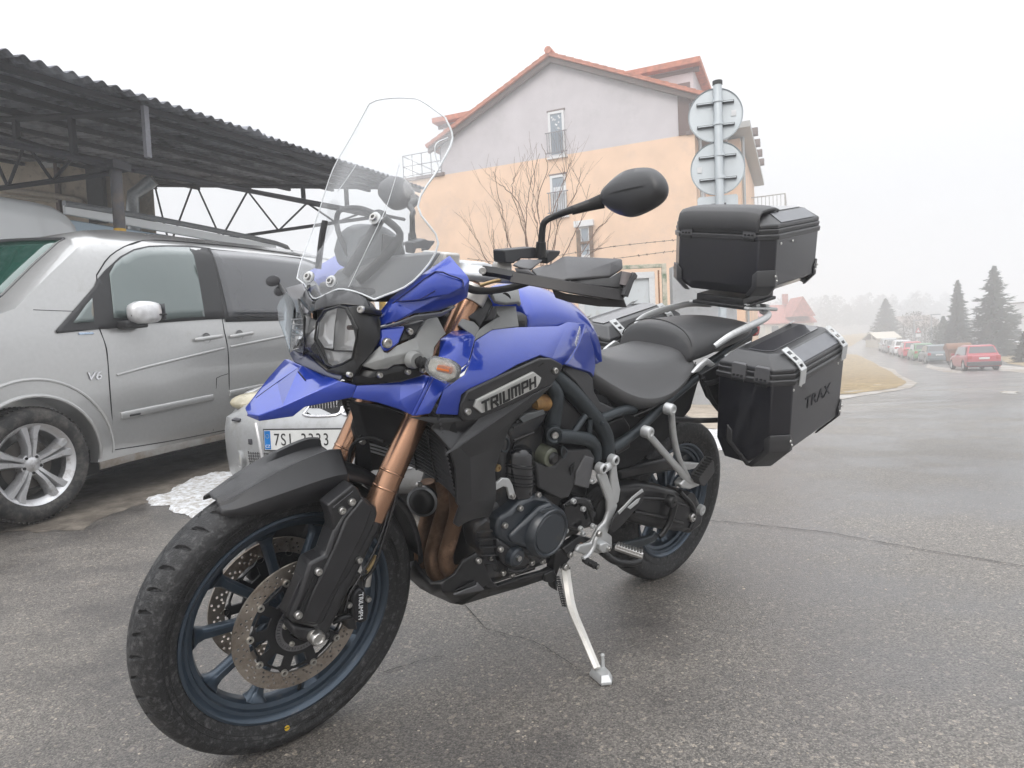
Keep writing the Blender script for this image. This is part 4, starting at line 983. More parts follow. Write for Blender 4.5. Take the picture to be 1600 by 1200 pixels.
# ================================================================ the motorcycle
BK = Frame((.516, 2.6378, 0), math.radians(223.3), math.radians(11.25))   # x forward, y to its left, z up; leaning on the side stand
bike = empty('motorcycle', BK.mat(), 'blue and black adventure motorcycle with copper forks leaning on its side stand', 'motorcycle')
BLUE = mat('blue_paint', (.002,.036,.38), .33, metal=.3, coat=1, coat_ior=1.62, var=.04, vs=60)
MBK = mat('matt_black_plastic', (.020,.020,.022), .34, spec=.6, var=.18, vs=25, bump=.25, bs=900)
SBK = mat('satin_black', (.012,.012,.013), .36, var=.15, vs=25, dirt=(.10,.09,.08), dirt_amt=.16, ds=14)
GLK = mat('gloss_black', (.012,.012,.014), .18, coat=.5, var=.1, vs=20)
ENG = mat('engine_paint', (.026,.027,.030), .36, metal=.2, spec=.8, var=.15, vs=30, dirt=(.11,.095,.08), dirt_amt=.3, ds=16)
COV = mat('cover_blue_black', (.024,.031,.040), .32, metal=.1, spec=.9, var=.1, vs=30, dirt=(.10,.09,.08), dirt_amt=.15, ds=10)
FRM = mat('frame_paint', (.036,.044,.050), .42, metal=.3, var=.1, vs=30, bump=.3, bs=500)
GPL = mat('grey_plastic', (.27,.275,.27), .5, var=.05, vs=30, bump=.3, bs=900)
DGP = mat('dark_grey_plastic', (.045,.045,.047), .45, var=.08, vs=30, bump=.3, bs=900)
COP = mat('copper_anodised', (.47,.27,.175), .25, metal=.9, var=.06, vs=14)
ALU = mat('cast_aluminium', (.60,.61,.61), .40, metal=.55, var=.06, vs=20, bump=.3, bs=700, dirt=(.3,.28,.25), dirt_amt=.12, ds=12)
STL = mat('steel', (.55,.54,.52), .28, metal=.95, var=.1, vs=30); RIMM = mat('rim_blue_grey', (.05,.072,.10), .34, metal=.55, coat=.3, var=.08, vs=18, dirt=(.22,.21,.20), dirt_amt=.12, ds=12)
DISC = mat('disc_steel', (.42,.37,.32), .36, metal=.85, var=.2, vs=16, dirt=(.16,.12,.09), dirt_amt=.4, ds=9)
CARR = mat('disc_carrier', (.02,.02,.022), .5, metal=.3); EXH = mat('burnt_header', (.32,.20,.13), .42, metal=.75, var=.3, vs=11, dirt=(.14,.085,.055), dirt_amt=.7, ds=7)
SEAT = mat('seat_vinyl', (.072,.072,.074), .40, spec=.9, var=.06, vs=12, bump=.5, bs=1100); SEAT2 = mat('pillion_vinyl', (.036,.036,.038), .42, spec=.8, var=.1, vs=14, bump=.5, bs=1100)
RUBB = mat('rubber', (.015,.015,.015), .7); LENS = glass('headlamp_glass', (.96,.97,.98), .02, .97); SCREEN = glass('clear_screen', (.95,.965,.975), .03, .80)  # the screen's white diffuse share stands in for a whitish reflection
REFL = mat('chrome_reflector', (.95,.95,.95), .10, metal=.35, var=.04, vs=30); SIL = mat('silver_print', (.62,.62,.60), .38, metal=.4, var=.04); OR = mat('orange_bulb', (.75,.18,.02), .3)
INK = BLK; EDGE = mat('edge_highlight', (.80,.83,.85), .3)  # near-white colour paints the highlight on the screen's polished edges
TYR = mat('motorcycle_tyre', (.018,.018,.019), .55, var=.15, vs=40, dirt=(.13,.13,.13), dirt_amt=.30, ds=70, bump=1, bs=260)
def V3(l): return [BK.q(p[0], p[1], y=p[2]) for p in l]
def twin(o):
    me = o.data.copy(); me.transform(Matrix.Diagonal((1,-1,1,1))); me.flip_normals(); c = bpy.data.objects.new(o.name, me); COL.objects.link(c); c.parent = o.parent
    for m_ in o.modifiers:
        n_ = c.modifiers.new(m_.name, m_.type)
        for a in ('width','segments','limit_method','angle_limit','thickness','offset','levels','render_levels'):
            if hasattr(m_, a): setattr(n_, a, getattr(m_, a))
    return c
def slab(name, pts, m_, dy, par=bike, bev=.003, both=False, shrink=1, dx=0, dz=0, **k):
    P = V3(pts); c = sum(P, Vector())/len(P)
    Q = [Vector((c.x+(p.x-c.x)*shrink+dx, p.y-dy, c.z+(p.z-c.z)*shrink+dz)) for p in P]
    o = Acc().prism(P, None or (0,0,0), Q).build(name, m_, par, bev=bev, ang=30, **k)
    if both: twin(o)
    return o
def facet(name, pts, faces, m_, th=.004, par=bike, bev=.003, both=False, ang=24, mirror=False, **k):
    A = Acc(); P = V3(pts); A.add(P, faces)
    if mirror: A.add([Vector((p.x, -p.y, p.z)) for p in P], [f[::-1] for f in faces])
    o = A.build(name, m_, par, ang=ang, solid=th, soff=-1, bev=bev, **k)
    if both: twin(o)
    return o
def ptube(name, pts, r, m_, par=bike, sm=4, n=12, both=False, **k):
    o = Acc().tube(V3(pts), r, n, sm=sm, **k).build(name, m_, par, ang=50)
    if both: twin(o)
    return o
def bolt(p, r=.007, m_=STL, par=bike, nrm=(0,1,0), h=.006, both=False):
    p = BK.q(p[0], p[1], y=p[2]) if not isinstance(p, Vector) else p
    o = Acc().lathe([(0,h*.35),(r*.45,h*.35),(r*.5,h),(r*.85,h),(r,h*.6),(r,-.004),(0,-.004)], p, Vector(nrm), 14).build('bolt', m_, par, ang=40)
    if both: twin(o)
    return o
FW, RW = Vector((1.5235, 0, .329)), Vector((0, 0, .321))
# ---------------------------------------------------------------- wheels
def tyre(c, prof, grooves, par, nseg=1500, lab=None):
    """prof: (r, y) across; grooves: list of (theta offset along, y0, y1, lead, width) repeated round the tyre"""
    P = csm(prof, 6); n = nseg; R_ = np.array([p[0] for p in P]); Y = np.array([p[1] for p in P]); th = np.arange(n)/n*2*PI
    RR = np.repeat(R_[None, :], n, 0).copy(); TT, YY = np.meshgrid(th, Y, indexing='ij')
    rep, gl = grooves; per = 2*PI/rep
    for (t0, y0, y1, lead, wd, dp) in gl:
        for s in (1, -1):
            yy = YY*s; f = (yy-y0)/(y1-y0); ok = (f > 0) & (f < 1)
            cen = t0+lead*np.sqrt(np.clip(f, 0, 1))+(per*.5 if s < 0 else 0)
            d = (TT-cen+per/2) % per-per/2; d = np.abs(d)*R_[None, :]
            w_ = wd*np.clip(np.minimum(f*6, (1-f)*3), .0, 1); k = np.clip((w_-d)/.0018, 0, 1)*ok
            RR -= dp*k*1.0
    V = np.stack([c.x+RR*np.cos(TT), YY+0*RR, c.z+RR*np.sin(TT)], -1).reshape(-1, 3); m_ = len(P); F = []
    for i in range(n):
        j = (i+1) % n
        for q in range(m_-1): F.append((i*m_+q, i*m_+q+1, j*m_+q+1, j*m_+q))
    me = bpy.data.meshes.new('tyre'); me.from_pydata(V.tolist(), [], F); me.update()
    return finish(me, 'tyre', TYR, par, ang=42)
def wheel(c, name, R, hw, rr, rw, nsp, a0, gr, front):
    A = Acc(); pr_ = [(rr+.011,rw+.001),(rr+.010,rw+.005),(rr+.004,rw+.006),(rr-.002,rw+.000),(rr-.006,rw-.007),(rr-.013,rw-.009),(rr-.016,rw-.017),(rr-.026,rw-.021),(rr-.030,rw-.030),(rr-.031,.006),(rr-.031,-.012),(rr-.029,-rw+.026),(rr-.022,-rw+.014),(rr-.013,-rw+.010),(rr-.006,-rw+.002),(rr+.004,-rw-.006),(rr+.010,-rw-.005),(rr+.011,-rw-.001),(rr-.001,-rw+.004),(rr-.008,-rw+.014),(rr-.02,-.01),(rr-.02,.01),(rr-.008,rw-.014),(rr-.001,rw-.004)]
    A.lathe(pr_, c, 'y', 160, closed=True); w = A.build(name, RIMM, bike, ang=40)
    tp = [(rr+.002,rw-.004),(rr+.014,rw+.004),(rr+.028,rw+.009),((R+rr)/2+.006,hw),(R-.026,hw-.002),(R-.013,hw-.010),(R-.004,hw*.52),(R,hw*.2)]
    tyre(c, tp+[(R, 0)]+[(r, -y) for r, y in tp[::-1]], gr, w)
    for k in range(nsp):
        a = math.radians(a0)+2*PI*k/nsp; d = Vector((math.cos(a),0,math.sin(a))); s = Vector((-d.z,0,d.x)); R_ = []
        for r, ww, hh, yy in ((.036,.013,.020,.0),(.07,.0115,.017,0),(.12,.0105,.015,0),(rr-.055,.0115,.015,0),(rr-.040,.016,.018,0),(rr-.030,.026,.024,0)):
            b_ = c+d*r; R_.append([b_+s*x*ww+Vector((0,y*hh,0)) for x, y in ((-1,-.55),(-.6,-1),(.6,-1),(1,-.55),(1,.55),(.6,1),(-.6,1),(-1,.55))])
        Acc().rings(R_).build('spoke', RIMM, w, ang=40)
    Acc().lathe([(.012,-.055),(.030,-.055),(.034,-.05),(.036,-.02),(.042,0),(.036,.02),(.034,.05),(.030,.055),(.012,.055)], c, 'y', 40).build('hub', RIMM, w)
    return w
G_F = (44, [(0,.006,.047,.070,.0042,.0065)])
fw = wheel(FW, 'front_wheel', .329, .056, .241, .040, 10, 2, G_F, True)
G_R = (30, [(0,.008,.066,.10,.0055,.008)])
rw = wheel(RW, 'rear_wheel', .321, .076, .216, .056, 10, 8, G_R, False)
Acc().cyl(FW+Vector((-.231*0,0,0))+Vector((math.cos(-1.72)*.214,.012,math.sin(-1.72)*.214)), FW+Vector((math.cos(-1.72)*.182,.03,math.sin(-1.72)*.182)), .004).build('valve', RUBB, fw)
a_ = math.radians(-87); Acc().cyl(FW+Vector((math.cos(a_)*.272,.0500,math.sin(a_)*.272)), FW+Vector((math.cos(a_)*.272,.0528,math.sin(a_)*.272)), .0062, n=20).build('yellow_dot', mat('yellow_dot', (.62,.40,.03), .6), fw)
for w_, c_, r0, yy in ((fw, FW, .270, .0528), (fw, FW, .281, .0548), (rw, RW, .248, .0735)):
    Acc().tube([c_+Vector((r0*math.cos(t), yy, r0*math.sin(t))) for t in np.linspace(0,2*PI,160,endpoint=False)], .0009, 6, closed=True).build('sidewall_rib', RUBB, w_)
A = Acc(); r_ = random.Random(3)
for a0_, n__ in ((-132, 34), (40, 26), (150, 20)):        # moulded sidewall marking, too worn to read: short raised bars
    for k in range(n__):
        a = math.radians(a0_+k*1.05); hh_ = r_.choice((.004,.0055,.0055)); c_ = FW+Vector((.2755*math.cos(a), .0538, .2755*math.sin(a)))
        A.box(c_, (hh_*2*.85,.0012,.0014), Matrix.Rotation(-a, 3, 'Y'))
A.build('sidewall_marking', RUBB, fw)
def disc(c, y, R, ri, par, nb, holes=True, th=.0048, br=.0075, carrier=True, seed=0):
    H = [circ2(ri, 80)]
    for k in range(30):
        a = 2*PI*k/30
        for j, (f, da) in enumerate(((.16,0),(.40,.055),(.64,.11),(.84,.03) if k % 2 else (.30,.15))):
            r = ri+(R-ri)*f; a2 = a+da; H.append(circ2(.0032, 9, (r*math.cos(a2), r*math.sin(a2))))
    M = Matrix.Translation(c+Vector((0,y,0))) @ Matrix.Rotation(-PI/2, 4, 'X')
    d = finish(plate(circ2(R, 200), H if holes else [circ2(ri, 60)], th, M), 'brake_disc', DISC, par, ang=40)
    # carrier spider with open windows, floating buttons
    W_ = []
    for k in range(nb):
        a = 2*PI*(k+.5)/nb; w0 = 2*PI/nb*.34; r0, r1 = ri*.66, ri*.90
        W_.append([(r*math.cos(a+s*w0*q), r*math.sin(a+s*w0*q)) for r, s, q in ((r0,-1,.8),(r0,1,.8),(r1*.97,1,.95),(r1,.5,1),(r1,-.5,1),(r1*.97,-1,.95))])
    o = [((ri*(.985 if k % 8 in (0,1,7) else .93))*math.cos(2*PI*k/(nb*8)), (ri*(.985 if k % 8 in (0,1,7) else .93))*math.sin(2*PI*k/(nb*8))) for k in range(nb*8)]
    cr = finish(plate(o, [circ2(ri*.47, 40)]+W_, th*1.1, M), 'disc_carrier', CARR, d, ang=40)
    for k in range(nb):
        a = 2*PI*k/nb; p = c+Vector((math.cos(a)*ri*.985, y, math.sin(a)*ri*.985)); s = 1 if y > 0 else -1
        Acc().lathe([(.0035,s*.004),(br*.55,s*.0075),(br,s*.0075),(br*1.12,s*.004),(br*1.12,-s*.004)], p, 'y', 18).build('disc_button', mat('button_alu', (.52,.50,.46), .35, metal=.8), d)
    return d
dl = disc(FW, .068, .1525, .116, fw, 10); disc(FW, -.068, .1525, .116, fw, 10)
M = Matrix.Translation(FW+Vector((0,.079,0))) @ Matrix.Rotation(-PI/2, 4, 'X')
finish(plate(circ2(.0605, 96), [circ2(.047, 60)]+[[(r*math.cos(a+s), r*math.sin(a+s)) for r, s in ((.0515,-.022),(.0515,.022),(.058,.019),(.058,-.019))] for a in np.linspace(0,2*PI,48,endpoint=False)], .002, M), 'sensor_ring', mat('ring_steel', (.22,.22,.23), .4, metal=.8), fw, ang=40)
Acc().lathe([(.047,.0805),(.03,.082),(.03,.06)], FW, 'y', 40).build('ring_mount', CARR, fw)
for k in range(5):
    a = 2*PI*k/5+.3; bolt(FW+Vector((math.cos(a)*.0425,.081,math.sin(a)*.0425)), .006, mat('button_alu', (.52,.50,.46), .35), fw)
disc(RW, -.085, .141, .105, rw, 6)
# ---------------------------------------------------------------- forks
fa, fb = Vector((1.348,.105,.615)), Vector((1.122,.105,1.085)); fd = (fb-fa).normalized()
lo = fa-fd*.02; bot = Vector((1.502,.105,.325))
tube_ = Acc().tube([fa-fd*.06, fa+fd*.012], [.0300,.0300], 32); tube_.tube([fa+fd*.012, fa+fd*.0135, fa+fd*.0165, fa+fd*.018], [.0300,.0312,.0312,.0300], 32); tube_.tube([fa+fd*.018, fa+fd*.052], .0300, 32)
tube_.tube([fa+fd*.052, fa+fd*.0535, fa+fd*.0565, fa+fd*.058], [.0300,.0312,.0312,.0300], 32); tube_.tube([fa+fd*.058, fb+fd*.02], [.0300,.0292], 32)
o = tube_.build('fork_tube', COP, bike, ang=40); twin(o)
o = Acc().tube([bot, lo+fd*.02], [.026,.029], 24).build('fork_leg', MBK, bike); twin(o)
ax = Acc().lathe([(.0,.030),(.008,.030),(.010,.034),(.014,.034),(.0165,.030),(.0165,-.03),(.0,-.03)], FW+Vector((-.008,.112,-.005)), 'y', 28).build('axle_nut', STL, bike, ang=40)
Acc().cyl(FW+Vector((0,-.13,0)), FW+Vector((0,.13,0)), .013).build('front_axle', STL, bike)
fl = slab('axle_clamp', [(458,978,.128),(487,982,.128),(513,985,.128),(519,993,.128),(510,1003,.128),(492,1006,.128),(470,1001,.128),(458,993,.128)], MBK, .05, bev=.006, both=True)
# plastic guard over the lower fork leg
gd = slab('fork_guard', [(563.6,772.5,.135),(575,781,.14),(589,794,.14),(590.5,803,.135),(584,826,.137),(551,892,.137),(530,922,.137),(508,970,.137),(500,979,.137),(487,981,.137),(456,973,.135),(452,966,.135),(470,925,.142),(484,880,.142),(509,868,.142),(521,833,.142),(537,806,.142)], MBK, .052, bev=.007, both=True)
slab('guard_flange', [(452,966,.128),(445.5,958,.128),(458,930,.128),(479,885,.128),(487,873,.128),(500,871,.128),(509,868,.13),(484,880,.13),(470,925,.13)], MBK, .03, bev=.003)
slab('guard_ridge', [(567,779,.146),(583,793,.146),(570,830,.146),(520,930,.146),(494,975,.146),(470,972,.144),(489,925,.146),(523,857,.146),(541,812,.146)], MBK, .012, bev=.004)
slab('guard_groove', [(497,886,.1445),(500,892,.1445),(472,961,.1445),(468,958,.1445)], DARKM, .004, bev=0)
for p in ((497.5,893,.147),(466,961,.147)): bolt(p, .0085, par=gd)
bolt((561,875,.142), .0075, par=gd)
br_ = slab('mudguard_bracket', [(511.6,790,.137),(551.7,757,.137),(560,764,.137),(566,776,.137),(542,806,.137),(530,824,.137),(521,833,.137),(519,812,.137)], MBK, .04, bev=.004, both=True)
for p in ((534.3,797.5,.139),(549.6,784,.139)): bolt(p, .0085, par=br_)
slab('bracket_lip', [(520,793,.139),(552,767,.139),(553,770,.139),(521,797,.139)], MBK, .01, bev=.0015)
# triple clamp round the left tube
for t in (fb-fd*.005,): o = Acc().lathe([(.030,-.02),(.037,-.02),(.038,0),(.037,.02),(.030,.02)], t, fd, 28, closed=True).build('fork_clamp', mat('clamp_silver', (.62,.60,.57), .35, metal=.5), bike, ang=40); twin(o)
Acc().box((1.14,0,1.095), (.09,.22,.035)).build('top_yoke', ALU, bike, bev=.01); Acc().box((1.225,0,.87), (.09,.22,.035)).build('lower_yoke', SBK, bike, bev=.01)
Acc().tube([(1.235,0,.84),(1.12,0,1.12)], .03, 16).build('steering_stem', SBK, bike)
# hoses and sensor lead running down the leg
ptube('brake_hose', [(640,640,.06),(628,720,.09),(622,760,.12),(612,800,.125),(598,845,.125),(585,885,.125),(570,905,.115)], .0038, GLK, n=8)
ptube('brake_hose', [(632,650,.05),(618,740,.08),(606,800,.12),(590,850,.128),(560,905,.13),(545,930,.13),(538,955,.12)], .003, GLK, n=8)
ptube('sensor_lead', [(545,720,-.02),(548,700,-.02),(560,688,0),(580,684,.04),(600,690,.07)], .004, RUBB, n=8)
ptube('sensor_lead', [(540,745,-.04),(545,715,-.03),(556,690,-.02),(566,680,0)], .003, RUBB, n=8)
# caliper
cal = slab('brake_caliper', [(555,925,.115),(563,918,.115),(572,924,.115),(576,938,.115),(577,955,.115),(574,971,.115),(563,975,.115),(553,968,.115),(551,950,.115),(549,936,.115)], mat('caliper_black', (.022,.022,.025), .4, metal=.3), .075, bev=.006, both=True)
p0, p1 = V3([(564,922,.1175)])[0], V3([(563,972,.1175)])[0]
finish(text_mesh('TRIUMPH', .0165, .001, basis((p0+p1)/2, p1-p0, (p1-p0).cross(Vector((0,-1,0)))), shear=.1), 'caliper_lettering', WHITE, cal, smooth=False)
slab('caliper_body', [(538,905,.09),(560,895,.09),(575,905,.09),(570,925,.09),(552,935,.09),(560,985,.09),(545,985,.09),(532,960,.09),(530,930,.09)], ENG, .05, bev=.006, both=True)
for p in ((575,936,.116),(545,945,.11),(572,905,.10)): bolt(p, .007, par=cal)
ptube('banjo_fitting', [(574,892,.10),(584,876,.10),(588,868,.10)], .006, mat('brass', (.42,.30,.15), .35, metal=.8), n=10); ptube('banjo_fitting', [(573,915,.11),(576,895,.11)], .009, STL, n=10)
ptube('pad_spring', [(520,972,.09),(535,965,.10),(552,962,.10)], .007, SBK, n=10)
# ---------------------------------------------------------------- front mudguard
ms = [(1.692,.636,(.030,.634),(.046,.624),(.050,.616)),(1.665,.645,(.040,.644),(.060,.628),(.064,.613)),(1.625,.661,(.046,.664),(.072,.640),(.077,.614)),(1.585,.674,(.049,.682),(.080,.650),(.083,.616)),
      (1.54,.685,(.051,.699),(.085,.660),(.087,.620)),(1.50,.694,(.053,.712),(.088,.668),(.090,.621)),(1.46,.700,(.054,.721),(.091,.674),(.092,.612)),(1.43,.700,(.053,.719),(.093,.674),(.094,.622))]
G = []
for x, zc, r_, c_, e_ in ms:
    h = [(0,zc),(r_[0]*.62,zc+.003),(r_[0]*.86,r_[1]-.002),r_,(r_[0]+.004,r_[1]-.006),(c_[0]-.002,c_[1]+.002),c_,e_]
    G.append([(x, y, z) for y, z in h[::-1]]+[(x, -y, z) for y, z in h[1:]])
G = [csm([G[i][j] for i in range(len(G))], 5) for j in range(len(G[0]))]
mg = Acc().grid(G).build('front_mudguard', MBK, bike, ang=20, solid=.003, soff=0)
# flank behind the bracket and the tail of the mudguard behind the leg
G = []
for t in np.linspace(98, 172, 20):
    a = math.radians(t); row = []
    for y, r in ((-.072,.338),(-.066,.352),(-.045,.362),(0,.366),(.045,.362),(.066,.352),(.072,.338)): row.append(FW+Vector((r*math.cos(a), y*(1-.25*max(0,(t-130)/42)), r*math.sin(a))))
    G.append(row)
Acc().grid(G).build('mudguard_tail', MBK, bike, ang=50, solid=.004, soff=0)
# ---------------------------------------------------------------- beak and nose panels
bk = [(382.5,637.5,-.022),(386,647,-.004),(404,649.5,.035),(440,635,.058),(483.5,615,.085),(530,595,.112),(557.5,602.5,.125),      # 0-6 near ridge
      (384.5,650,-.012),(405,658.5,.030),(457.5,651,.070),(476,636,.082),(507.5,630,.100),(550,621.5,.122),                        # 7-12 lower lip
      (400,621,-.035),(433,597,-.040),(466,574,-.040),(465,580,.0),(477.5,594,.035),(500,601,.070),                               # 13-18 raised centre panel
      (420,589,-.088),(445,561,-.112),(451,561,-.104),(460,566,-.06),(472.5,571,-.02),(507,587,.04),(520,590,.085)]                # 19-25
fs = [(0,13,2,1),(13,14,3,2),(14,15,16,3),(3,16,17),(3,17,18,4),(4,18,25,5),(18,17,24,25),(17,16,23,24),(16,15,22,23),(0,19,14,13),(19,20,14),(20,21,22,15),(20,15,14),
      (1,2,8,7),(2,3,9,8),(3,4,10,9),(4,11,10),(4,5,11),(5,12,11),(5,6,12)]
facet('beak', bk, fs, BLUE, .006, bev=.0022, ang=12)
ptube('beak_seam', [(400,622,-.034),(433,598,-.039),(466,575.5,-.039)], .0016, GAP, sm=2, n=6); ptube('beak_seam', [(466,581,.003),(477.5,594.5,.036)], .0016, GAP, sm=2, n=6)
side = [(557.5,602.5,.125),(626,596.5,.155),(662.5,585,.180),(672,588,.192),(550,621.5,.122),(590,629,.150),(622.5,639.5,.168),(643,648.5,.192),(625,627,.172),(660,607,.19)]
facet('nose_side_panel', side, [(0,1,8,6,5,4),(1,2,9,8),(8,9,3,7),(8,7,6),(2,3,9)], BLUE, .006, both=True, bev=.002, ang=10)
facet('nose_trim_strip', [(673,588,.196),(678,590,.199),(648,650,.197),(643,649,.194)], [(0,1,2,3)], BLUE, .008, bev=.0015, both=True)
p2_ = [(678,590,.199),(700,596,.214),(714,589,.222),(727,580,.220),(735,566,.214),(694,608,.220),(681,629,.219),(672.5,646,.212),(648,650,.197)]
facet('shroud_lower_panel', p2_, [(0,1,5,6,7,8),(1,2,5),(2,3,4,5)], BLUE, .006, both=True, bev=.002, ang=12)
fin = [(687,530,.158),(697,531,.178),(737.5,521,.178),(743,527,.186),(732,567,.214),(700,590,.214),(678,586,.200),(686,553,.176),(690,531,.150)]
facet('shroud_fin', fin, [(0,1,7),(1,2,3,4,5,6,7)], BLUE, .007, both=True, bev=.002, ang=12)
facet('shroud_fin_top', [(687,530,.158),(697,531,.178),(737.5,521,.178),(728,515,.150),(706,517,.140)], [(0,1,2,3,4)], mat('blue_paint', (0,0,0)), .005, both=True, bev=.002)
sp_ = [(743,532,.178),(767.5,515.5,.152),(794,536.5,.178),(762.5,556,.202),(733,570,.212),                                   # 0-4 small facet
       (775,514,.150),(809,510.6,.146),(872.5,509,.144),(887.5,503,.138),(900,504,.134),(915,506,.130),                     # 5-10 upper edge
       (905,535,.160),(893,556,.182),(880,571,.200),(862,560,.216),(844,554.5,.222),(809,569,.228),(775,589,.230),(731,609,.232),(721,617,.232),  # 11-19
       (716,649,.230),(681,647,.216),(694,608,.222),(727,585,.222)]                                                        # 20-23
facet('tank_shroud', sp_, [(0,1,2,3,4),(1,5,2),(2,5,6),(2,6,16,3),(3,16,17,4),(6,7,15,16),(7,8,14,15),(8,9,10,11),(8,11,12,14),(12,13,14),(4,17,18,23),(23,18,19,22),(22,19,20,21)], BLUE, .006, both=True, bev=.0022, ang=14)
# ---------------------------------------------------------------- fuel tank
def X(px, py, y): v = BK.q(px, py, y=y); return v.x, v.z
rows = []       # stations from front to rear: (y, z) half-sections at given x
def tsec(x, zt, w1, z1, w2, z2, w3, z3, zb): return [(x,0,zt),(x,w1*.55,zt-.003),(x,w1,z1),(x,w1+(w2-w1)*.55,z1+(z2-z1)*.42),(x,w2,z2),(x,w3,z3),(x,w3*.9,zb)]
T_ = [tsec(.945,1.088,.050,1.075,.108,1.035,.132,1.012,.86),tsec(.930,1.101,.055,1.088,.114,1.042,.136,1.016,.86),tsec(.90,1.106,.060,1.092,.118,1.046,.138,1.018,.86),
      tsec(.82,1.105,.062,1.088,.118,1.044,.137,1.016,.86),tsec(.74,1.088,.060,1.072,.116,1.030,.133,1.006,.86),tsec(.68,1.070,.055,1.052,.110,1.012,.124,.99,.86),
      tsec(.63,1.045,.045,1.028,.092,.990,.115,.950,.84),tsec(.595,1.008,.035,.995,.085,.955,.106,.915,.83),tsec(.585,.955,.03,.945,.075,.92,.105,.89,.82)]
R_ = [h+[(p[0],-p[1],p[2]) for p in h[:0:-1]] for h in T_]
R2 = []
for j in range(len(R_[0])): R2.append(csm([R_[i][j] for i in range(len(R_))], 4))
Rr = [[R2[j][i] for j in range(len(R2))] for i in range(len(R2[0]))]
tank = Acc().rings(Rr).build('fuel_tank', BLUE, bike, ang=60, sub=1)
slab('tank_knee_panel', [(915,507,.127),(922,520,.122),(929,545,.118),(931,570,.114),(928,591,.130),(920,583,.155),(900,577,.175),(883,570,.193),(893,556,.177),(905,533,.155)], BLUE, .05, bev=.006, both=True)
p0, p1 = V3([(896,543,.171),(905,507,.134)]); p0.y += .004; p1.y += .006
finish(text_mesh('EXPLORER', .020, .0012, basis((p0+p1)/2+Vector((.004,.004,0)), p1-p0, (p1-p0).cross(Vector((.2,-1,.1)))*1, ), shear=.15, sx=.72), 'tank_lettering', WHITE, tank, smooth=False)
# grey inner fairing pieces beside the tank
facet('inner_panel_upper', [(760,455,.105),(806,450,.085),(811,480,.125),(806,476,.130),(787,478,.140),(771,474.5,.140),(766,462,.125)], [(0,1,2,3,4,5,6)], GPL, .010, both=True)
Acc().lathe([(0,.002),(.008,.002),(.012,.004)], BK.q(790,465,y=.128), (.2,.8,.5), 20).build('fastener_recess', DARKM, bike)
facet('inner_panel_lower', [(774,478,.122),(806,478,.115),(811,510,.143),(769,515,.150),(742,532,.176),(744,519,.16),(760,507,.146),(775,497,.135),(776,488,.128)], [(0,1,2,3,8),(3,7,8),(3,4,5,6,7)], GPL, .010, both=True, ang=15)
facet('inner_panel_dark', [(741,456,.10),(760,455,.104),(771,474.5,.136),(750,511,.150),(742,500,.145),(727,494,.130),(731,480,.12)], [(0,1,2,3,4,5,6)], DGP, .010, both=True)
facet('inner_panel_side', [(722,497,.13),(741,502,.15),(750,512,.155),(742,527,.17),(728,515,.16),(716,506,.14)], [(0,1,2,3,4,5)], GPL, .006, both=True)
slab('inner_panel_vent', [(762,499,.150),(773,478,.148),(775,486,.150),(775,495,.151),(768,500,.151)], DGP, .01, bev=.002)
Acc().box((1.05,0,.98), (.22,.26,.12)).build('airbox', SBK, bike, bev=.02)
# ---------------------------------------------------------------- upper side panel by the screen
us = [(585.6,510.6,.125),(592.5,487.5,.108),(610,465,.122),(655,431,.160),(702.5,398,.196),(731,431,.236),(734,438,.240),(731,465,.230),(712.5,476,.214),(686,486,.196),(647.5,490.5,.178),(621,501,.155),
      (647,487,.184),(690,464,.222),(725,449,.246),(680,423,.205),(618,472,.150)]
facet('cockpit_side_panel', us, [(0,1,2,16,12,11),(16,2,3,15),(15,3,4,5),(15,5,6,14),(16,15,13,12),(15,14,13),(14,6,7),(13,14,7,8,9),(12,13,9,10),(11,12,10)], BLUE, .006, both=True, bev=.0025, ang=10, label='blue panel beside the windscreen')
ins = [(614,474,.154),(680,425,.212),(722,438,.244),(723,448,.249),(700,460,.235),(672,464,.216),(655,469,.200),(622,471,.160)]
facet('panel_inset', ins, [(0,1,4,5,6,7),(1,2,3,4)], BLUE, .0025, bev=.001, ang=10)
ptube('panel_groove', [(613,474,.155),(645,450,.182),(680,424.5,.213),(702,430,.232),(722,437.5,.246),(723.5,448,.251)], .0018, mat('deep_blue', (.004,.010,.10), .4), sm=2, n=6)
ptube('panel_groove', [(622,471,.161),(646,469,.19),(660,466,.204),(680,454,.222)], .0014, mat('deep_blue', (.004,.010,.10), .4), sm=3, n=6)
facet('panel_under_trim', [(586,512,.128),(621,502.5,.155),(647.5,492,.178),(690,487,.198),(712,477,.214),(690,492,.18),(648,500,.165),(621,506,.145)], [(0,1,7),(1,2,6,7),(2,3,5,6),(3,4,5)], mat('clear_grey', (.20,.21,.23), .3), .004)
slab('panel_mount', [(593,514,.132),(634,510,.158),(629,523,.16),(624,536,.160),(620,540,.160),(613,545,.159),(606,550,.157),(599,549,.154),(594,538,.145),(594,525,.138)], BLUE, .02, bev=.004, both=True)
bolt((605,536,.160), .011)
slab('mount_bracket', [(634,510,.145),(664,500,.158),(652,520,.158),(640,530,.158),(624,535,.155)], SBK, .02, bev=.003); bolt((640,518,.160), .007)
facet('lamp_bracket', [(563,568,.132),(575,557,.136),(594,540,.146),(600,550,.16),(606,551,.161),(613,546,.161),(620,540,.162),(650,527,.166),(665,500,.160),(683,494,.162),(697,521,.172),(689,528,.175),(679,542,.184),(677,555,.194),(667,566,.196),(615,570,.172),(607,576,.166),(586,578,.154),(565,571,.136),(600,560,.168),(655,546,.182)],
      [(0,1,2,3,19,18),(18,19,17),(19,3,4,5,6,7,20),(7,8,9,10,11,20),(20,11,12,13,14),(19,20,14,15,16,17)], GPL, .014, both=True, ang=12, bev=.003)
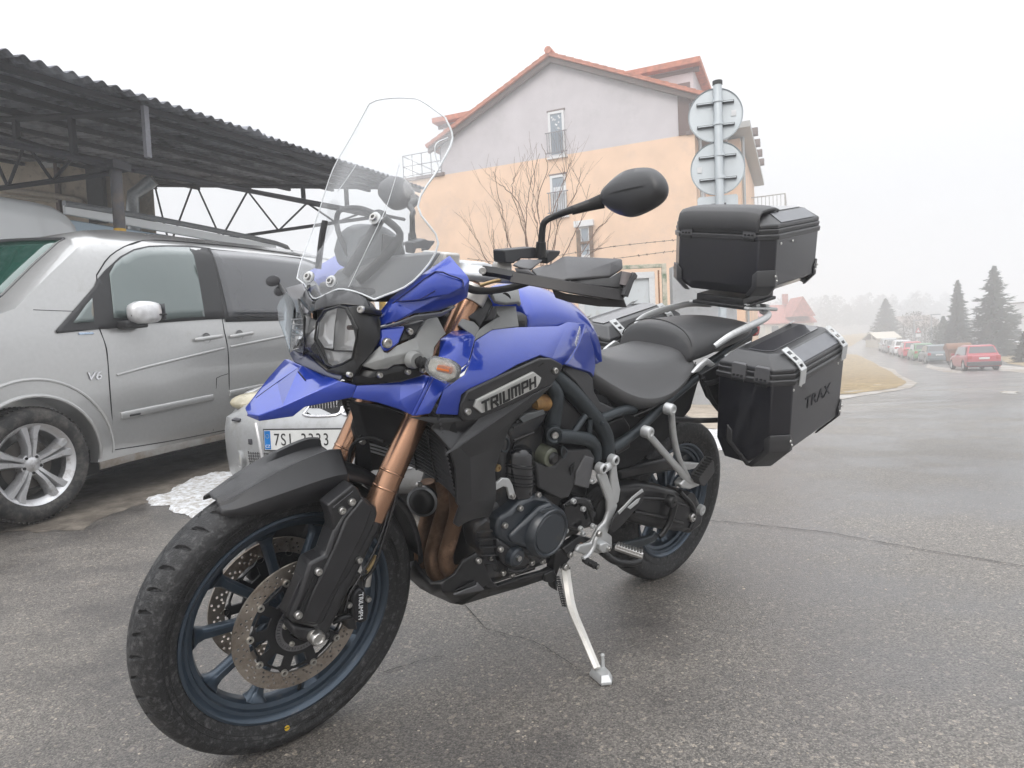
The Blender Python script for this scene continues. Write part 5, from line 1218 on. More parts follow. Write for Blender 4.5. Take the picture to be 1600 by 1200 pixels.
facet('underpanel', [(563,576,.125),(586,579,.148),(607,577,.160),(615,571,.166),(667,567,.188),(666,580,.194),(655,589,.188),(612,597.5,.158),(557,602.5,.124),(549,598,.11),(553,585,.115),(575,590,.145),(640,578,.18)], [(0,1,11,10),(1,2,3,12,11),(3,4,5,12),(12,5,6,7,11),(10,11,7,8,9)], SBK, .02, both=True, ang=15)
for p in ((593,586,.158),(637,581,.183),(660,578,.195)): bolt(p, .006)
# ---------------------------------------------------------------- headlamps
def LX(px, py, x): return BK.q(px, py, x=x)
hc = [(496,502.5,.030),(507.5,485,.058),(531,478.5,.092),(542,481,.108),(551,497,.126),(559,514,.142),(557.5,530,.138),(551,560,.122),(536,568,.098),(520,573,.068),(510,568,.052),(500,548,.034),(492.5,530,.024)]
P = V3(hc); c = sum(P, Vector())/len(P)
hl_ = Acc().add(P+[c+Vector((.009,.003,0))], [(i, (i+1) % len(P), len(P)) for i in range(len(P))]).build('headlamp', LENS, bike, ang=70); h2_ = twin(hl_)
def bowl(pts, par, sgn, dep, k1=.55, bulb=False):
    P = [Vector((p.x-.003, p.y*sgn, p.z)) for p in V3(pts)]; c = sum(P, Vector())/len(P); ax = Vector((-1,-.30*sgn,0))
    R_ = [P]+[[c+(p-c)*(1-(1-k1)*t**1.6)+ax*dep*math.sin(t*PI/2) for p in P] for t in (.3,.6,.85,1)]
    Acc().rings(R_, cap=False).add(R_[-1], [tuple(range(len(P)))]).build('reflector', REFL, par, ang=20)
    if bulb: k = c+ax*dep*.95+Vector((0,0,.002)); Acc().tube([k, k-ax*.022], [.0065,.0050], 14).build('bulb', mat('bulb_cap', (.10,.06,.05), .3, metal=.6), par)
def rim(P, par): Acc().tube([p+Vector((.001,0,0)) for p in P], .0026, 8, closed=True).build('lens_rim', mat('lens_rim_black', (.02,.02,.02), .3), par)
rim(P, hl_); rim([Vector((p.x,-p.y,p.z)) for p in P], h2_)
for par, sg1 in ((hl_, 1), (h2_, -1)):
    bowl([(498,503,.032),(509,487,.060),(525,480.5,.083),(521,505,.074),(518,545,.067),(505,543,.045),(495,528,.030)], par, sg1, .012, .6)
    bowl([(527,481,.086),(541,482,.107),(551,498,.126),(558,515,.141),(556.5,530,.137),(551,548,.124),(520,547,.070),(522.5,506,.077)], par, sg1, .026, .5, True)
    bowl([(505,546,.047),(519,549,.068),(550,550,.122),(549,559,.120),(535,567,.097),(519,572,.068),(511,567,.053)], par, sg1, .014, .5)
# clear nose between and below the two lamps, ribbed reflector on the far lamp
cl = [(466,491,-.085),(481,495,-.045),(497,503,.020),(492.5,530,.018),(503,552,.035),(519,575,.060),(510,578,.030),(480,553,-.035),(457.5,546,-.085),(455,520,-.110)]
facet('lamp_cover', cl, [(0,1,8,9),(1,2,3,7,8),(3,4,5,6,7)], LENS, .002, bev=0, ang=20)
facet('lamp_backing', [(x+1,y,l-.004) for x, y, l in cl], [(0,1,8,9),(1,2,3,7,8),(3,4,5,6,7)], mat('clouded_reflector', (.46,.46,.47), .22, metal=.7, var=.5, vs=30), .002, bev=0, ang=20)
A = Acc()
for k in range(7):
    a, b_ = V3([(459,545-7.6*k,-.098),(476,550-8.6*k,-.052)]); A.tube([a+Vector((.004,0,0)), b_+Vector((.004,0,0))], .0016, 6)
A.build('lens_rib', mat('rib_grey', (.30,.30,.31), .3, metal=.5), bike)
hs_ = facet('lamp_housing', [(542.5,479,.110),(569,477,.128),(592,489,.126),(594,503,.136),(595,530,.146),(578,556,.150),(562,573,.140),(551,588,.130),(535,585,.10),(511,578,.055),(520,574,.07),(551,561,.125),(558.5,530,.141),(560,513,.145)], [(0,1,2,3,4,12,13),(12,4,5,6,11),(11,6,7,8,10),(8,9,10)], SBK, .018, both=True, ang=18)
ptube('housing_peg', [(565,484,.136),(582,487,.134),(592,490,.12)], [.0085,.0075,.008], SBK, n=14, sm=0); bolt((564.5,483.5,.137), .008, nrm=(.9,.5,0))
for p in ((546,585,.142),(548,525,.0)): bolt(p, .006) if p[2] else None
facet('chin_panel', [(451,552,-.11),(458,546,-.095),(480,553,-.04),(511,579,.045),(535,586,.10),(530,594,.105),(512,588,.06),(472,571,-.02),(458,565,-.075)], [(0,1,2,8),(2,7,8),(2,3,6,7),(3,4,5,6)], mat('navy_plastic', (.008,.012,.045), .3, coat=.5), .006, ang=15)
facet('lamp_brow', [(481,489,-.01),(487,470,0),(495,468,.02),(508,458.5,.045),(524,455,.06),(545,453,.075),(556,456,.09),(569,463,.105),(584,475,.118),(592,488,.125),(569,478,.128),(536,475,.10),(510,480,.06),(493,485,.025)], [(0,1,2,13),(2,3,12,13),(3,4,5,11,12),(5,6,7,10,11),(7,8,9,10)], GLK, .006, ang=20, both=True)
facet('brow_wing', [(446,450,-.115),(472.5,442.5,-.08),(480,458,-.055),(487,470,-.02),(484,484,-.01),(480,490,-.02),(472,491,-.05),(462.5,487.5,-.08),(460,475,-.10),(478,462,-.05)], [(0,1,9,8),(1,2,3,9),(9,3,4,5,6,7,8)], mat('brow_sky_grey', (.16,.16,.17), .3, coat=1, coat_ior=1.9, var=.05), .006, ang=10)  # gloss black plastic; the grey base carries its sky reflection
facet('lamp_guard', [(447.5,456,-.135),(458,470,-.12),(457,495,-.12),(453,529,-.12),(451,552,-.12),(444,527,-.145),(435,503,-.16),(432.5,480,-.165),(437,469,-.16)], [(0,1,8),(8,1,2,7),(7,2,6),(6,2,3,5),(5,3,4)], glass('guard_clear', (.80,.86,.90), .05, .80), .004, ang=40)
Acc().box((1.40,0,.96), (.08,.15,.16)).build('lamp_bucket', SBK, bike, bev=.02)
Acc().box((1.36,0,1.07), (.14,.16,.03)).build('cockpit_floor', SBK, bike, bev=.01)
# ---------------------------------------------------------------- windscreen
sr_rows = [[(464,435,-.105),(477,446,-.082),(489,466,-.035),(505,462,.0),(528,452,.045),(556,456,.085),(585,468,.120)],
           [(470,410,-.132),(487,407,-.100),(500,412,-.05),(520,412,0),(545,412,.05),(575,420,.10),(645,440,.165)],
           [(487,363,-.158),(507,352,-.120),(522,350,-.06),(542,350,0),(572,352,.055),(600,356,.105),(685,380,.190)],
           [(499,328,-.158),(515,312,-.122),(532,306,-.06),(556,303,0),(585,303,.055),(610,306,.10),(653,322,.160)],
           [(520,265,-.150),(538,256,-.120),(558,252,-.06),(582,250,0),(606,252,.055),(628,256,.095),(686,262,.155)],
           [(548,215,-.132),(563,208,-.105),(582,204,-.05),(600,202,0),(624,204,.05),(646,208,.085),(707,217,.145)],
           [(577,162,-.100),(588,157,-.080),(600,154.5,-.04),(615,153,0),(634,153,.04),(656,156.5,.072),(696,184,.120)]]
G = [V3(r) for r in sr_rows]
G = [csm([tuple(p) for p in r], 3) for r in G]; G = [[tuple(G[i][j]) for i in range(len(G))] for j in range(len(G[0]))]; G = [csm(r, 4) for r in G]
scr = Acc().grid(G).build('windscreen', SCREEN, bike, ang=180, label='clear two-piece windscreen')
edge = [G[0][k] for k in range(len(G[0]))]; top = [g[-1] for g in G]; near = G[-1][::-1]; botm = [g[0] for g in G][::-1]
A = Acc()
for e, r in ((edge, .0012), (top, .0014), (near, .0022), (botm, .0018)): A.tube([tuple(p) for p in e], r, 6)
A.build('screen_edge', EDGE, scr)
ptube('fold_glint', [(545,448,.075),(575,385,.105),(601,330,.108),(616,285,.108),(624,256,.105)], .0007, EDGE, scr, n=6); ptube('fold_glint', [(557,257,-.12),(540,282,-.122),(527,300,-.125)], .0010, EDGE, scr, n=6)  # thin pale tubes draw the reflection lines along the folds
ptube('spoiler_edge', [(686,262,.157),(680,240,.15),(682,224,.15),(700,215,.15)], .0012, EDGE, scr, n=6)
for p in ((483,433,-.08),(518,440,.015),(586,341,.085)):
    q = BK.q(p[0], p[1], y=p[2]); w_ = Acc().lathe([(.0,.004),(.008,.004),(.0135,.002),(.0135,-.002)], q, (.85,.35,.3), 24).build('screen_grommet', mat('clear_washer', (.62,.64,.65), .25), scr); bolt(q, .0085, par=w_, nrm=(.85,.35,.3), h=.010)
# screen bracket, instrument pod, inner frame seen through it
ptube('screen_strut', [(540,430,.02),(575,375,.03),(595,342,.045)], .011, DGP, n=8, sm=2, flat=.45); ptube('screen_strut', [(560,440,.06),(610,392,.07),(625,365,.06),(600,340,.05)], .011, SBK, n=8, sm=4, flat=.5)
ptube('screen_strut', [(497,420,-.09),(503,370,-.09),(508,345,-.09)], .011, SBK, n=8, sm=3, flat=.5); ptube('screen_strut', [(545,400,-.03),(528,360,-.06),(530,330,-.08),(560,325,-.04),(590,335,.03)], .006, DGP, n=8, sm=4)
ip = slab('instrument_pod', [(545,395,-.02),(552,365,-.02),(575,350,0),(605,352,.02),(632,372,.04),(640,400,.05),(625,425,.05),(580,428,.02),(552,420,0)], mat('pod_sheen_grey', (.20,.21,.22), .5), .08, bev=.015)  # pod grey lightened to stand in for the screen's reflection
slab('pod_face', [(600,365,.03),(625,372,.045),(634,395,.055),(622,415,.055),(598,405,.035)], GLK, .01, bev=.003)
slab('cockpit_cover', [(520,455,-.02),(545,425,.02),(590,405,.05),(640,400,.09),(690,395,.13),(668,428,.13),(630,455,.12),(585,470,.10),(550,462,.05)], mat('cover_grey', (.17,.175,.18), .45, var=.06), .05, bev=.01)
facet('far_fairing_inner', [(480,428,-.16),(530,398,-.17),(560,420,-.12),(540,452,-.06),(500,450,-.08)], [(0,1,2,3,4)], BLUE, .006)
# ---------------------------------------------------------------- indicators
def indicator(s):
    r = Vector((1.325, .262*s, .937)); d = Vector((.93,.36*s,0)); u = Vector((-.36*s,.93,0)) if s > 0 else Vector((.36,.93,0)); z = Vector((0,0,1))
    hexa = [(-.040,.002),(-.034,.018),(-.022,.024),(.014,.022),(.034,.012),(.040,.0),(.039,-.014),(.026,-.026),(.012,-.029),(-.016,-.022),(-.036,-.012)]
    F0 = [r+u*a*s*1.0+z*b for a, b in hexa]; B0 = [r-d*.045+u*a*s*.62+z*b*.55 for a, b in hexa]; M0 = [r-d*.012+u*a*s*1.0+z*b for a, b in hexa]
    L = Acc().rings([B0, M0]).build('indicator', DGP, bike, ang=30, bev=.003)
    cF = [r+d*.010+u*a*s*.8+z*b*.8 for a, b in hexa]
    Acc().rings([M0, F0, cF]).build('lens', glass('indicator_lens', (.93,.93,.91), .03, .86), L, ang=30)
    I = [r-d*.004+u*a*s*.85+z*b*.85 for a, b in hexa]; Acc().prism(I, -d*.006).build('reflector', mat('indicator_reflector', (.72,.71,.66), .2, metal=.6, var=.3, vs=60), L)
    Acc().tube([r+u*s*-.004+z*.002+d*.003, r+u*s*.026+z*.001+d*.003], .0075, 12).build('bulb', OR, L)
    a = r-d*.02-u*s*.03; b_ = Vector((1.345,.190*s,.945)); T = []
    for k in range(11): T.append(b_.lerp(a, k/10))
    Acc().tube(T, [.013 if k % 2 else .0105 for k in range(11)], 14).build('stem', RUBB, L)
    Acc().lathe([(0,.012),(.016,.012),(.019,.004),(.019,-.006),(0,-.006)], b_, (-.1,s,0), 20).build('stem_boss', GPL, L)
indicator(1); indicator(-1)
# the two dark ovals beyond the lamp guard
for px, py, rx, rz in ((426,439,.021,.013),(436,455,.016,.012)):
    q = BK.q(px, py, y=-.23); me = Acc().lathe([(0,.004),(1,.0),(1,-.002),(0,-.004)], n=28).me(); me.transform(Matrix.Translation(q) @ Matrix.Rotation(-1.1, 4, 'Z') @ Matrix.Rotation(.25, 4, 'Y') @ Matrix.Diagonal((rx,1,rz,1))); finish(me, 'side_reflector', mat('smoked_lens', (.03,.03,.035), .15, coat=.6), bike)
ptube('reflector_stem', [(430,437,-.23),(440,450,-.21),(448,464,-.17)], .004, SBK, n=8)
# ---------------------------------------------------------------- badge carrier and nameplate
bc = slab('badge_carrier', [(719,645,.236),(721,632,.238),(731,611,.238),(790,584,.236),(844,560,.230),(862,560,.226),(879,569,.216),(880,574,.214),(874,585,.212),(862,601,.216),(842,611,.224),(800,633,.232),(744,656,.238),(729,660,.238),(722,655,.236)], MBK, .03, bev=.004, both=True)
npz = [(741,636,.2415),(745,625,.2415),(790,603,.2400),(834,581,.2365),(846,590,.2340),(844,597.5,.2345),(839,606,.2355),(797,626.5,.2395),(753,646,.2420)]
pz = slab('name_plate', npz, SIL, .008, bc, bev=.0012)
a_, b_ = BK.q(755,638,y=.2435), BK.q(833,600,y=.2395); ux = (b_-a_); up = (BK.q(744,625,y=.2425)-BK.q(752,646,y=.2430)); M = basis(a_.lerp(b_,.5)+Vector((0,.0020,.006)), ux, up)
GLY = {'T': [(0,1,1,1),(.5,1,.5,0)], 'R': [(.08,0,.08,1),(.08,1,.92,1),(.92,1,.92,.5),(.92,.5,.08,.5),(.5,.5,.95,0)], 'I': [(.5,0,.5,1)], 'U': [(.08,1,.08,0),(.08,0,.92,0),(.92,0,.92,1)],
       'M': [(.05,0,.05,1),(.05,1,.95,1),(.5,1,.5,.05),(.95,1,.95,0)], 'P': [(.08,0,.08,1),(.08,1,.92,1),(.92,1,.92,.45),(.92,.45,.08,.45)], 'H': [(.08,0,.08,1),(.92,0,.92,1),(.08,.5,.92,.5)]}
x_ = 0; adv = {'I': .42, 'M': 1.25}; tot = sum(adv.get(c, .95) for c in 'TRIUMPH'); LW = ux.length*1.10
for ci, ch in enumerate('TRIUMPH'):
    a = adv.get(ch, .95); w_ = LW*a/tot; A = Acc(); hgt = .0235; gw = w_*.76
    for si, (xa, ya, xb, yb) in enumerate(GLY[ch]):
        p0, p1 = Vector((xa*gw, ya*hgt)), Vector((xb*gw, yb*hgt)); d = (p1-p0).normalized()*.0022; nrm_ = Vector((-d.y, d.x)).normalized()*(.0027 if abs(d.x) > abs(d.y) else .0032)
        c4 = [p0-d-nrm_, p1+d-nrm_, p1+d+nrm_, p0-d+nrm_]; x0 = -LW/2+x_*LW/tot+w_*.12
        A.prism([M @ Vector((x0+q.x+.10*(q.y-hgt/2), q.y-hgt/2-.0015, .0002*si)) for q in c4], (M.to_3x3() @ Vector((0,0,.0012))))
    A.build('name_lettering', INK, pz, smooth=False, merge=0); x_ += a
for p in ((730.5,643,.240),(867,579,.221)): bolt(p, .008, par=bc)
ptube('carrier_groove', [(841,573,.236),(849,567,.234)], .0013, GAP, bc, sm=0, n=6); ptube('carrier_groove', [(733,625,.241),(742,625,.241)], .0013, GAP, bc, sm=0, n=6)
# ---------------------------------------------------------------- radiator cowl, radiator
cowl = [(674,669,.205),(726,677,.222),(780,659,.224),(704,702,.240),(718,697,.240),(842,612,.224),(866,600,.214),(722,655,.228),(716,650,.222),(640,652,.185),(803,661,.205),(795,673,.204),(786,697,.204),(774,734,.206),(776,768,.208),(775,780,.208),(767,806,.206),(740,812,.212),(728,817,.218),(717,824,.222),(710,819,.224),(719,792,.234),(714,785,.232),(713,735,.238),(735,715,.238),(737,783,.232),(745,656,.232),(679,662,.21)]
facet('radiator_cowl', cowl, [(0,3,1),(3,4,1),(1,4,2),(2,4,5,26),(26,5,7),(4,24,12,11,10,6,5),(3,23,24,4),(24,23,22,25),(24,25,15,14,13,12),(22,21,25),(25,21,18,17,16,15),(21,20,19,18),(27,0,1,26),(1,2,26),(8,9,27,26,7)], MBK, .008, both=True, bev=.0025, ang=13)
A = Acc(); B_ = Acc()
def radp(u, v):       # u across 0..1 (left edge .. right edge), v up 0..1; concave in plan
    y = .215-.43*u; return Vector((1.218-.045*(1-(2*u-1)**2)+.075*v, y, .615+.235*v))
Acc().grid([[radp(u, v)+Vector((-.022,0,0)) for u in np.linspace(0,1,24)] for v in np.linspace(0,1,10)]).build('radiator', DARKM, bike, ang=180, solid=.03)
for k in range(22):
    v = (k+.5)/22; Acc().tube([radp(u, v) for u in np.linspace(0,1,24)], .0036, 4, up=(0,0,1)).build('radiator_fin', mat('fin_black', (.040,.040,.043), .35, spec=.9), bike)
for y in (-.1,0,.1): Acc().tube([radp(.5-y/.43, v)+Vector((.003,0,0)) for v in (0,1)], .003, 6).build('radiator_bar', SBK, bike)
slab('steering_shield', [(560,640,-.04),(575,650,-.02),(578,690,-.02),(585,735,-.02),(570,745,-.03),(558,735,-.05),(562,700,-.06),(553,670,-.06)], SBK, .02, bev=.004); bolt((566.5,690.5,-.018), .007)
slab('fork_shroud', [(560,632,.03),(612,640,.08),(640,652,.1),(620,690,.09),(600,700,.06),(575,690,.02)], DARKM, .05, bev=.004)
# ---------------------------------------------------------------- engine
eng = Acc()
eng.box((.90,.0,.43), (.32,.30,.26)); core = eng.build('engine_block', ENG, bike, bev=.03, seg=3)
Acc().box((.945,0,.62), (.17,.30,.24)).build('cylinder_block', ENG, bike, bev=.02)
Acc().box((.97,0,.76), (.22,.28,.13)).build('cylinder_head', ENG, bike, bev=.02)
Acc().box((.72,0,.50), (.22,.26,.30)).build('gearbox', ENG, bike, bev=.03)
cc_ = slab('clutch_cover', [(777.5,825,.185),(781,808,.185),(797,799,.188),(814,785,.19),(835,774,.19),(855,777.5,.192),(872.5,791,.192),(881,807.5,.192),(881.5,826,.192),(873,850,.192),(854,868,.19),(835,872,.19),(825,868,.188),(812,862,.188),(795,852,.186),(779,842,.185)], COV, .05, bev=.012, seg=3)
slab('cover_wedge', [(797,838,.197),(845,793,.215),(862,786,.222),(876,800,.222),(880,822,.222),(873,845,.222),(855,862,.22),(838,862,.216),(826,857,.208),(800,849,.197)], COV, .02, bev=.008, seg=2)
cp_ = BK.q(858,832,y=.222); rr_ = .062
Acc().lathe([(0,.004),(rr_*.86,.004),(rr_*.90,.001),(rr_*.94,.001),(rr_*.98,.006),(rr_*1.06,.006),(rr_*1.16,-.004),(rr_*1.2,-.02)], cp_+Vector((0,.003,0)), 'y', 56).build('cover_cap', COV, cc_, ang=30)
slab('cover_notch', [(843,800,.2275),(848,796,.2275),(866,793,.2275),(871,798,.2275),(866,800,.2275),(850,803,.2275)], COV, .004, bev=.0015)
c2_ = BK.q(810,872,y=.200); Acc().lathe([(0,.0),(.02,.0),(.026,-.004),(.030,-.03)], c2_, 'y', 30).build('oil_plug', COV, cc_, ang=30); Acc().cyl(c2_+Vector((0,-.01,0)), c2_+Vector((0,.006,0)), .008, n=6).build('plug_hex', STL, cc_)
slab('water_pump', [(779,842,.18),(797,852,.182),(826,868,.184),(833,878,.18),(820,886,.18),(800,889,.18),(786,880,.178),(779,862,.178)], ENG, .05, bev=.008)
for p in ((841,773,.196),(813,794,.196),(789,821,.192),(782,858,.186),(786,895,.16),(767,871,.15),(831,879,.18),(848,877,.186),(800,899,.15),(884,829,.18)): bolt(p, .008, STL, cc_)
ptube('coolant_pipe', [(792,889,.17),(806,893,.17),(820,889,.17),(828,880,.17)], .005, ENG, n=10)
slab('generator_cover', [(742,822,.14),(760,808,.15),(776,815,.16),(779,842,.165),(776,865,.16),(782,890,.155),(770,900,.15),(755,880,.14),(745,850,.14)], ENG, .06, bev=.01)
for k in range(5): slab('casing_rib', [(745+3*k,832+12*k,.148),(776,828+13*k,.17),(777,830+13*k,.17),(746+3*k,835+12*k,.148)], ENG, .01, bev=.001)
# ribbed cylinder side cover with a domed top
A = Acc(); cq0, cq1 = BK.q(817,697,y=.165), BK.q(817,775,y=.165); L_ = (cq1-cq0)
R_ = []
for t, w_ in ((0,.25),(.03,.6),(.08,.85),(.16,1),(1,1.0)):
    R_.append([cq0+L_*t+Vector((.048*w_*math.cos(a), .052*w_*math.sin(a)-.03, 0)) for a in np.linspace(-.5, PI+.5, 18)])
cyl = Acc().rings(R_).build('cylinder_cover', GLK, bike, ang=60)
for t in (.36,.42,.56,.62,.72,.78):
    Acc().tube([cq0+L_*t+Vector((.050*math.cos(a), .054*math.sin(a)-.03, .006*math.cos(a))) for a in np.linspace(0, PI, 18)], .0022, 6).build('cylinder_rib', GLK, cyl)
for k, (a, b_) in enumerate((((803,688,.165),(834,676,.165)),((800,702,.15),(804,690,.165)),((802,668,.16),(845,648,.16)),((806,660,.155),(848,640,.155)))): ptube('casing_rib', [a, b_], .003, ENG, sm=0, n=8)
slab('head_cover', [(792,676,.15),(808,655,.155),(852,634,.16),(862,640,.16),(850,664,.16),(838,678,.16),(800,700,.155)], ENG, .08, bev=.012)
slab('head_bracket', [(812,654,.165),(824,646,.165),(836,644,.165),(850,640,.165),(852,647,.165),(818,661,.165)], mat('bracket_grey', (.16,.17,.175), .5, metal=.4), .01, bev=.002)
ptube('gold_sleeve', [(826,637,.12),(838,630,.14),(858,629,.15)], [.010,.024,.024], mat('gold_sleeve', (.45,.26,.08), .5, var=.3, vs=40, dirt=(.25,.12,.05), dirt_amt=.5, ds=30), n=16, sm=0)
Acc().tube([tuple(p) for p in csm([tuple(BK.q(x,y_,y=.17)) for x,y_ in ((787,684),(794,688),(793,702),(786,706),(782,700),(783,690))], 4, True)], .0035, 8, closed=True).build('hose_clip', FRM, bike)
bolt((777,731,.17), .010, mat('brass', (.42,.30,.15), .35)); bolt((786,755,.17), .006)
slab('silver_bracket', [(776,755,.195),(785,747,.195),(796,748,.195),(801,757,.195),(806,775,.195),(804,781,.195),(797,780,.195),(793,762,.195),(787,760,.195),(774,767,.195)], ALU, .008, bev=.002); bolt((801,775,.197), .007)
# dark plastic box over the sprocket side, reservoir
bx = slab('side_cover', [(838,722,.175),(852,728,.18),(868,728,.185),(880,714,.19),(878,697,.19),(890,703,.195),(922,701,.195),(930,715,.195),(921,764,.19),(909,762,.19),(898,757.5,.19),(889,777.5,.188),(877,781,.185),(858,772,.18),(841,762,.175)], DGP, .06, bev=.005)
slab('cover_slot', [(891,731,.197),(898,722,.197),(896,736,.197),(892,743,.197)], DARKM, .003, bev=0)
slab('cover_facet', [(898,757,.194),(901,738,.199),(915,712,.200),(928,716,.199),(920,763,.194),(909,761,.194)], mat('facet_grey', (.12,.12,.125), .5), .006, bev=.002)
ptube('hose_ring', [(879,697,.20),(886,706,.20),(880,716,.20),(877,704,.20),(879,697,.20)], .003, FRM, sm=3, n=8)
q = BK.q(857,713,y=.175); rs = Acc().lathe([(0,.014),(.018,.014),(.026,.010),(.029,-.03)], q, 'y', 28).build('reservoir', mat('pale_reservoir', (.15,.16,.12), .3, coat=.5, var=.3, vs=20), bike)
Acc().lathe([(0,.026),(.012,.026),(.018,.019)], q, 'y', 20).build('reservoir_cap', SBK, rs)
slab('clutch_slave', [(880,790,.17),(900,775,.18),(925,780,.19),(935,800,.19),(925,825,.19),(905,830,.185),(885,825,.175)], GLK, .08, bev=.01)
for k in range(5): ptube('small_hose', [(884+3*k,790-2*k,.19),(905+3*k,785,.20),(925,795+5*k,.20)], .0045, RUBB, n=8)
for p in ((896,783,.20),(911,795,.20),(907,826,.195),(911,834,.195),(884,829,.19),(926,822,.195),(925,752,.2)): bolt(p, .008, ALU)
q = BK.q(936,789,y=.135); bl_ = Acc().lathe([(.02,.05),(.045,.05),(.05,.045),(.046,.036),(.056,.030),(.050,.022),(.060,.014),(.055,.006),(.063,-.002),(.058,-.04)], q, (.2,1,0), 40).build('shaft_boot', RUBB, bike, ang=50)
q = BK.q(898,800,y=.15); Acc().lathe([(.02,.02),(.030,.02),(.033,.01),(.030,0),(.035,-.01),(.035,-.04)], q, 'y', 28).build('clutch_boot', RUBB, bike, ang=50)
# ---------------------------------------------------------------- exhaust headers, horn, sump guard
for px in ([(668,752,-.07),(672,790,-.07),(662,832,-.08),(658,868,-.07),(665,895,-.05),(690,905,-.02)], [(690,745,.01),(695,785,.01),(682,835,0),(674,873,.01),(683,900,.03),(705,908,.05)], [(712,765,.09),(714,800,.09),(704,840,.09),(696,872,.09),(704,893,.10),(728,893,.10),(760,890,.08)]):
    ptube('exhaust_header', px, .0205, EXH, n=20, sm=6)
q = BK.q(661,782,y=-.04); hr = Acc().lathe([(0,.020),(.020,.020),(.036,.012),(.040,.004),(.040,-.010),(.030,-.03),(0,-.03)], q, (.75,.6,0), 32).build('horn', SBK, bike, ang=40)
Acc().lathe([(.034,.006),(.042,.004),(.043,.010),(.036,.013)], q, (.75,.6,0), 32).build('horn_rim', mat('horn_rim', (.25,.26,.27), .4, metal=.6), hr); bolt((655,757,-.02), .008)
sg2 = [(637,903,.0),(645,877,.045),(655,895,.085),(672.5,914,.125),(690,911,.145),(703,904,.155),(711,898,.158),(724,877,.165),(745,864,.170),(751,870,.172),(768,906,.172),(778,917,.172),(820,902,.168),(862.5,890,.165),(867,897,.165),(860,905,.162),(847,908,.16),(810,920,.155),(765,932,.14),(722,943.5,.115),(707,944,.10),(673,929,.06),(656,920,.03),(690,926,.15),(750,922,.168)]
facet('sump_guard', sg2, [(0,1,2,22),(2,3,21,22),(3,4,23,20,21),(4,5,6,7,8,9,10,24,23),(10,11,24),(11,12,17,24),(12,13,14,15,16,17),(23,24,17,18,19,20)], SBK, .012, both=True, bev=.004, ang=14)
Acc().box((.96,0,.285), (.34,.20,.02), Matrix.Rotation(-.03, 3, 'Y')).build('sump_floor', SBK, bike, bev=.004)
facet('guard_slot', [(710,924.5,.160),(735,912,.171),(743,908,.172),(745,914,.173),(737,918,.172)], [(0,1,2,3,4)], DARKM, .006)
facet('guard_lip', [(708,929,.161),(745,915,.176),(746,910,.176),(757,921,.174),(752,924,.174),(711,931,.163)], [(0,1,2,3,4,5)], mat('lip_grey', (.09,.09,.095), .4), .005, bev=.002)
bolt((747.5,876,.174), .008)
slab('guard_mount', [(851,898,.17),(866,890,.17),(872,903,.17),(862,912,.17),(851,909,.17)], SBK, .03, bev=.004)
# ---------------------------------------------------------------- frame
ptube('frame_tube', [(858,578,.13),(871,592,.155),(895,614,.165),(918,640,.17),(936,662,.175),(947,685,.18),(948,712,.18)], .0235, FRM, n=18, sm=5, both=True)
ptube('frame_tube', [(845,592,.13),(860,603,.155),(869,620,.165),(866,645,.165),(863,668,.165),(862,690,.16)], .0215, FRM, n=18, sm=5, both=True)
ptube('frame_tube', [(869,681,.20),(895,683,.195),(918,687,.19),(929,698,.185),(930,716,.18)], .0195, FRM, n=18, sm=5, both=True)
q = BK.q(867,680,y=.203); e_ = Acc().lathe([(.012,-.002),(.020,.002),(.023,.0),(.023,-.02),(.012,-.02)], q, (.5,.8,0), 28, closed=True).build('tube_end', FRM, bike); bolt(q, .010, par=e_, nrm=(.5,.8,0))
ptube('frame_brace', [(914,650,.185),(895,678,.195)], .0095, FRM, sm=0, both=True); ptube('frame_brace', [(921,655,.18),(920,683,.185)], .009, FRM, sm=0, both=True)
ptube('frame_tube', [(934,657,.175),(955,648,.17),(975,641,.165),(990,640,.15)], .0145, FRM, both=True); ptube('subframe_tube', [(955,702,.16),(992,676,.165),(1040,630,.165),(1090,590,.155),(1130,560,.14)], [.0185,.0165,.0150,.013,.012], FRM, both=True)
ptube('subframe_tube', [(975,600,.12),(1020,600,.12),(1100,570,.12),(1180,515,.12)], .012, FRM, both=True)
bolt((941,661,.20), .004, FRM)
slab('side_panel', [(884,573,.172),(903,577,.17),(921,584,.155),(927,592,.145),(929,612,.15),(938,628,.155),(960,638,.158),(972,642,.158),(948,652,.165),(934,642,.168),(915,618,.168),(899,597,.168),(881,581,.172)], DGP, .04, bev=.005, both=True)
slab('frame_infill', [(873,614,.150),(884,622,.155),(906,645,.158),(909,652,.158),(893,673,.155),(885,674,.155),(871,666,.150)], DGP, .05, bev=.004, both=True)
slab('inner_panel', [(930,600,.11),(960,635,.13),(1000,650,.13),(1060,600,.12),(1100,570,.12),(1080,640,.1),(1040,690,.1),(990,730,.1),(950,740,.1),(945,690,.12),(930,650,.12)], DARKM, .12, bev=.01)
slab('inner_cover', [(950,660,.14),(975,650,.145),(985,665,.145),(985,700,.14),(965,712,.14),(952,690,.14)], SBK, .03, bev=.006)
Acc().box((.42,0,.66), (.30,.22,.20)).build('battery_box', DARKM, bike, bev=.03)
Acc().box((.72,0,.70), (.34,.26,.20)).build('intake_box', DARKM, bike, bev=.03)
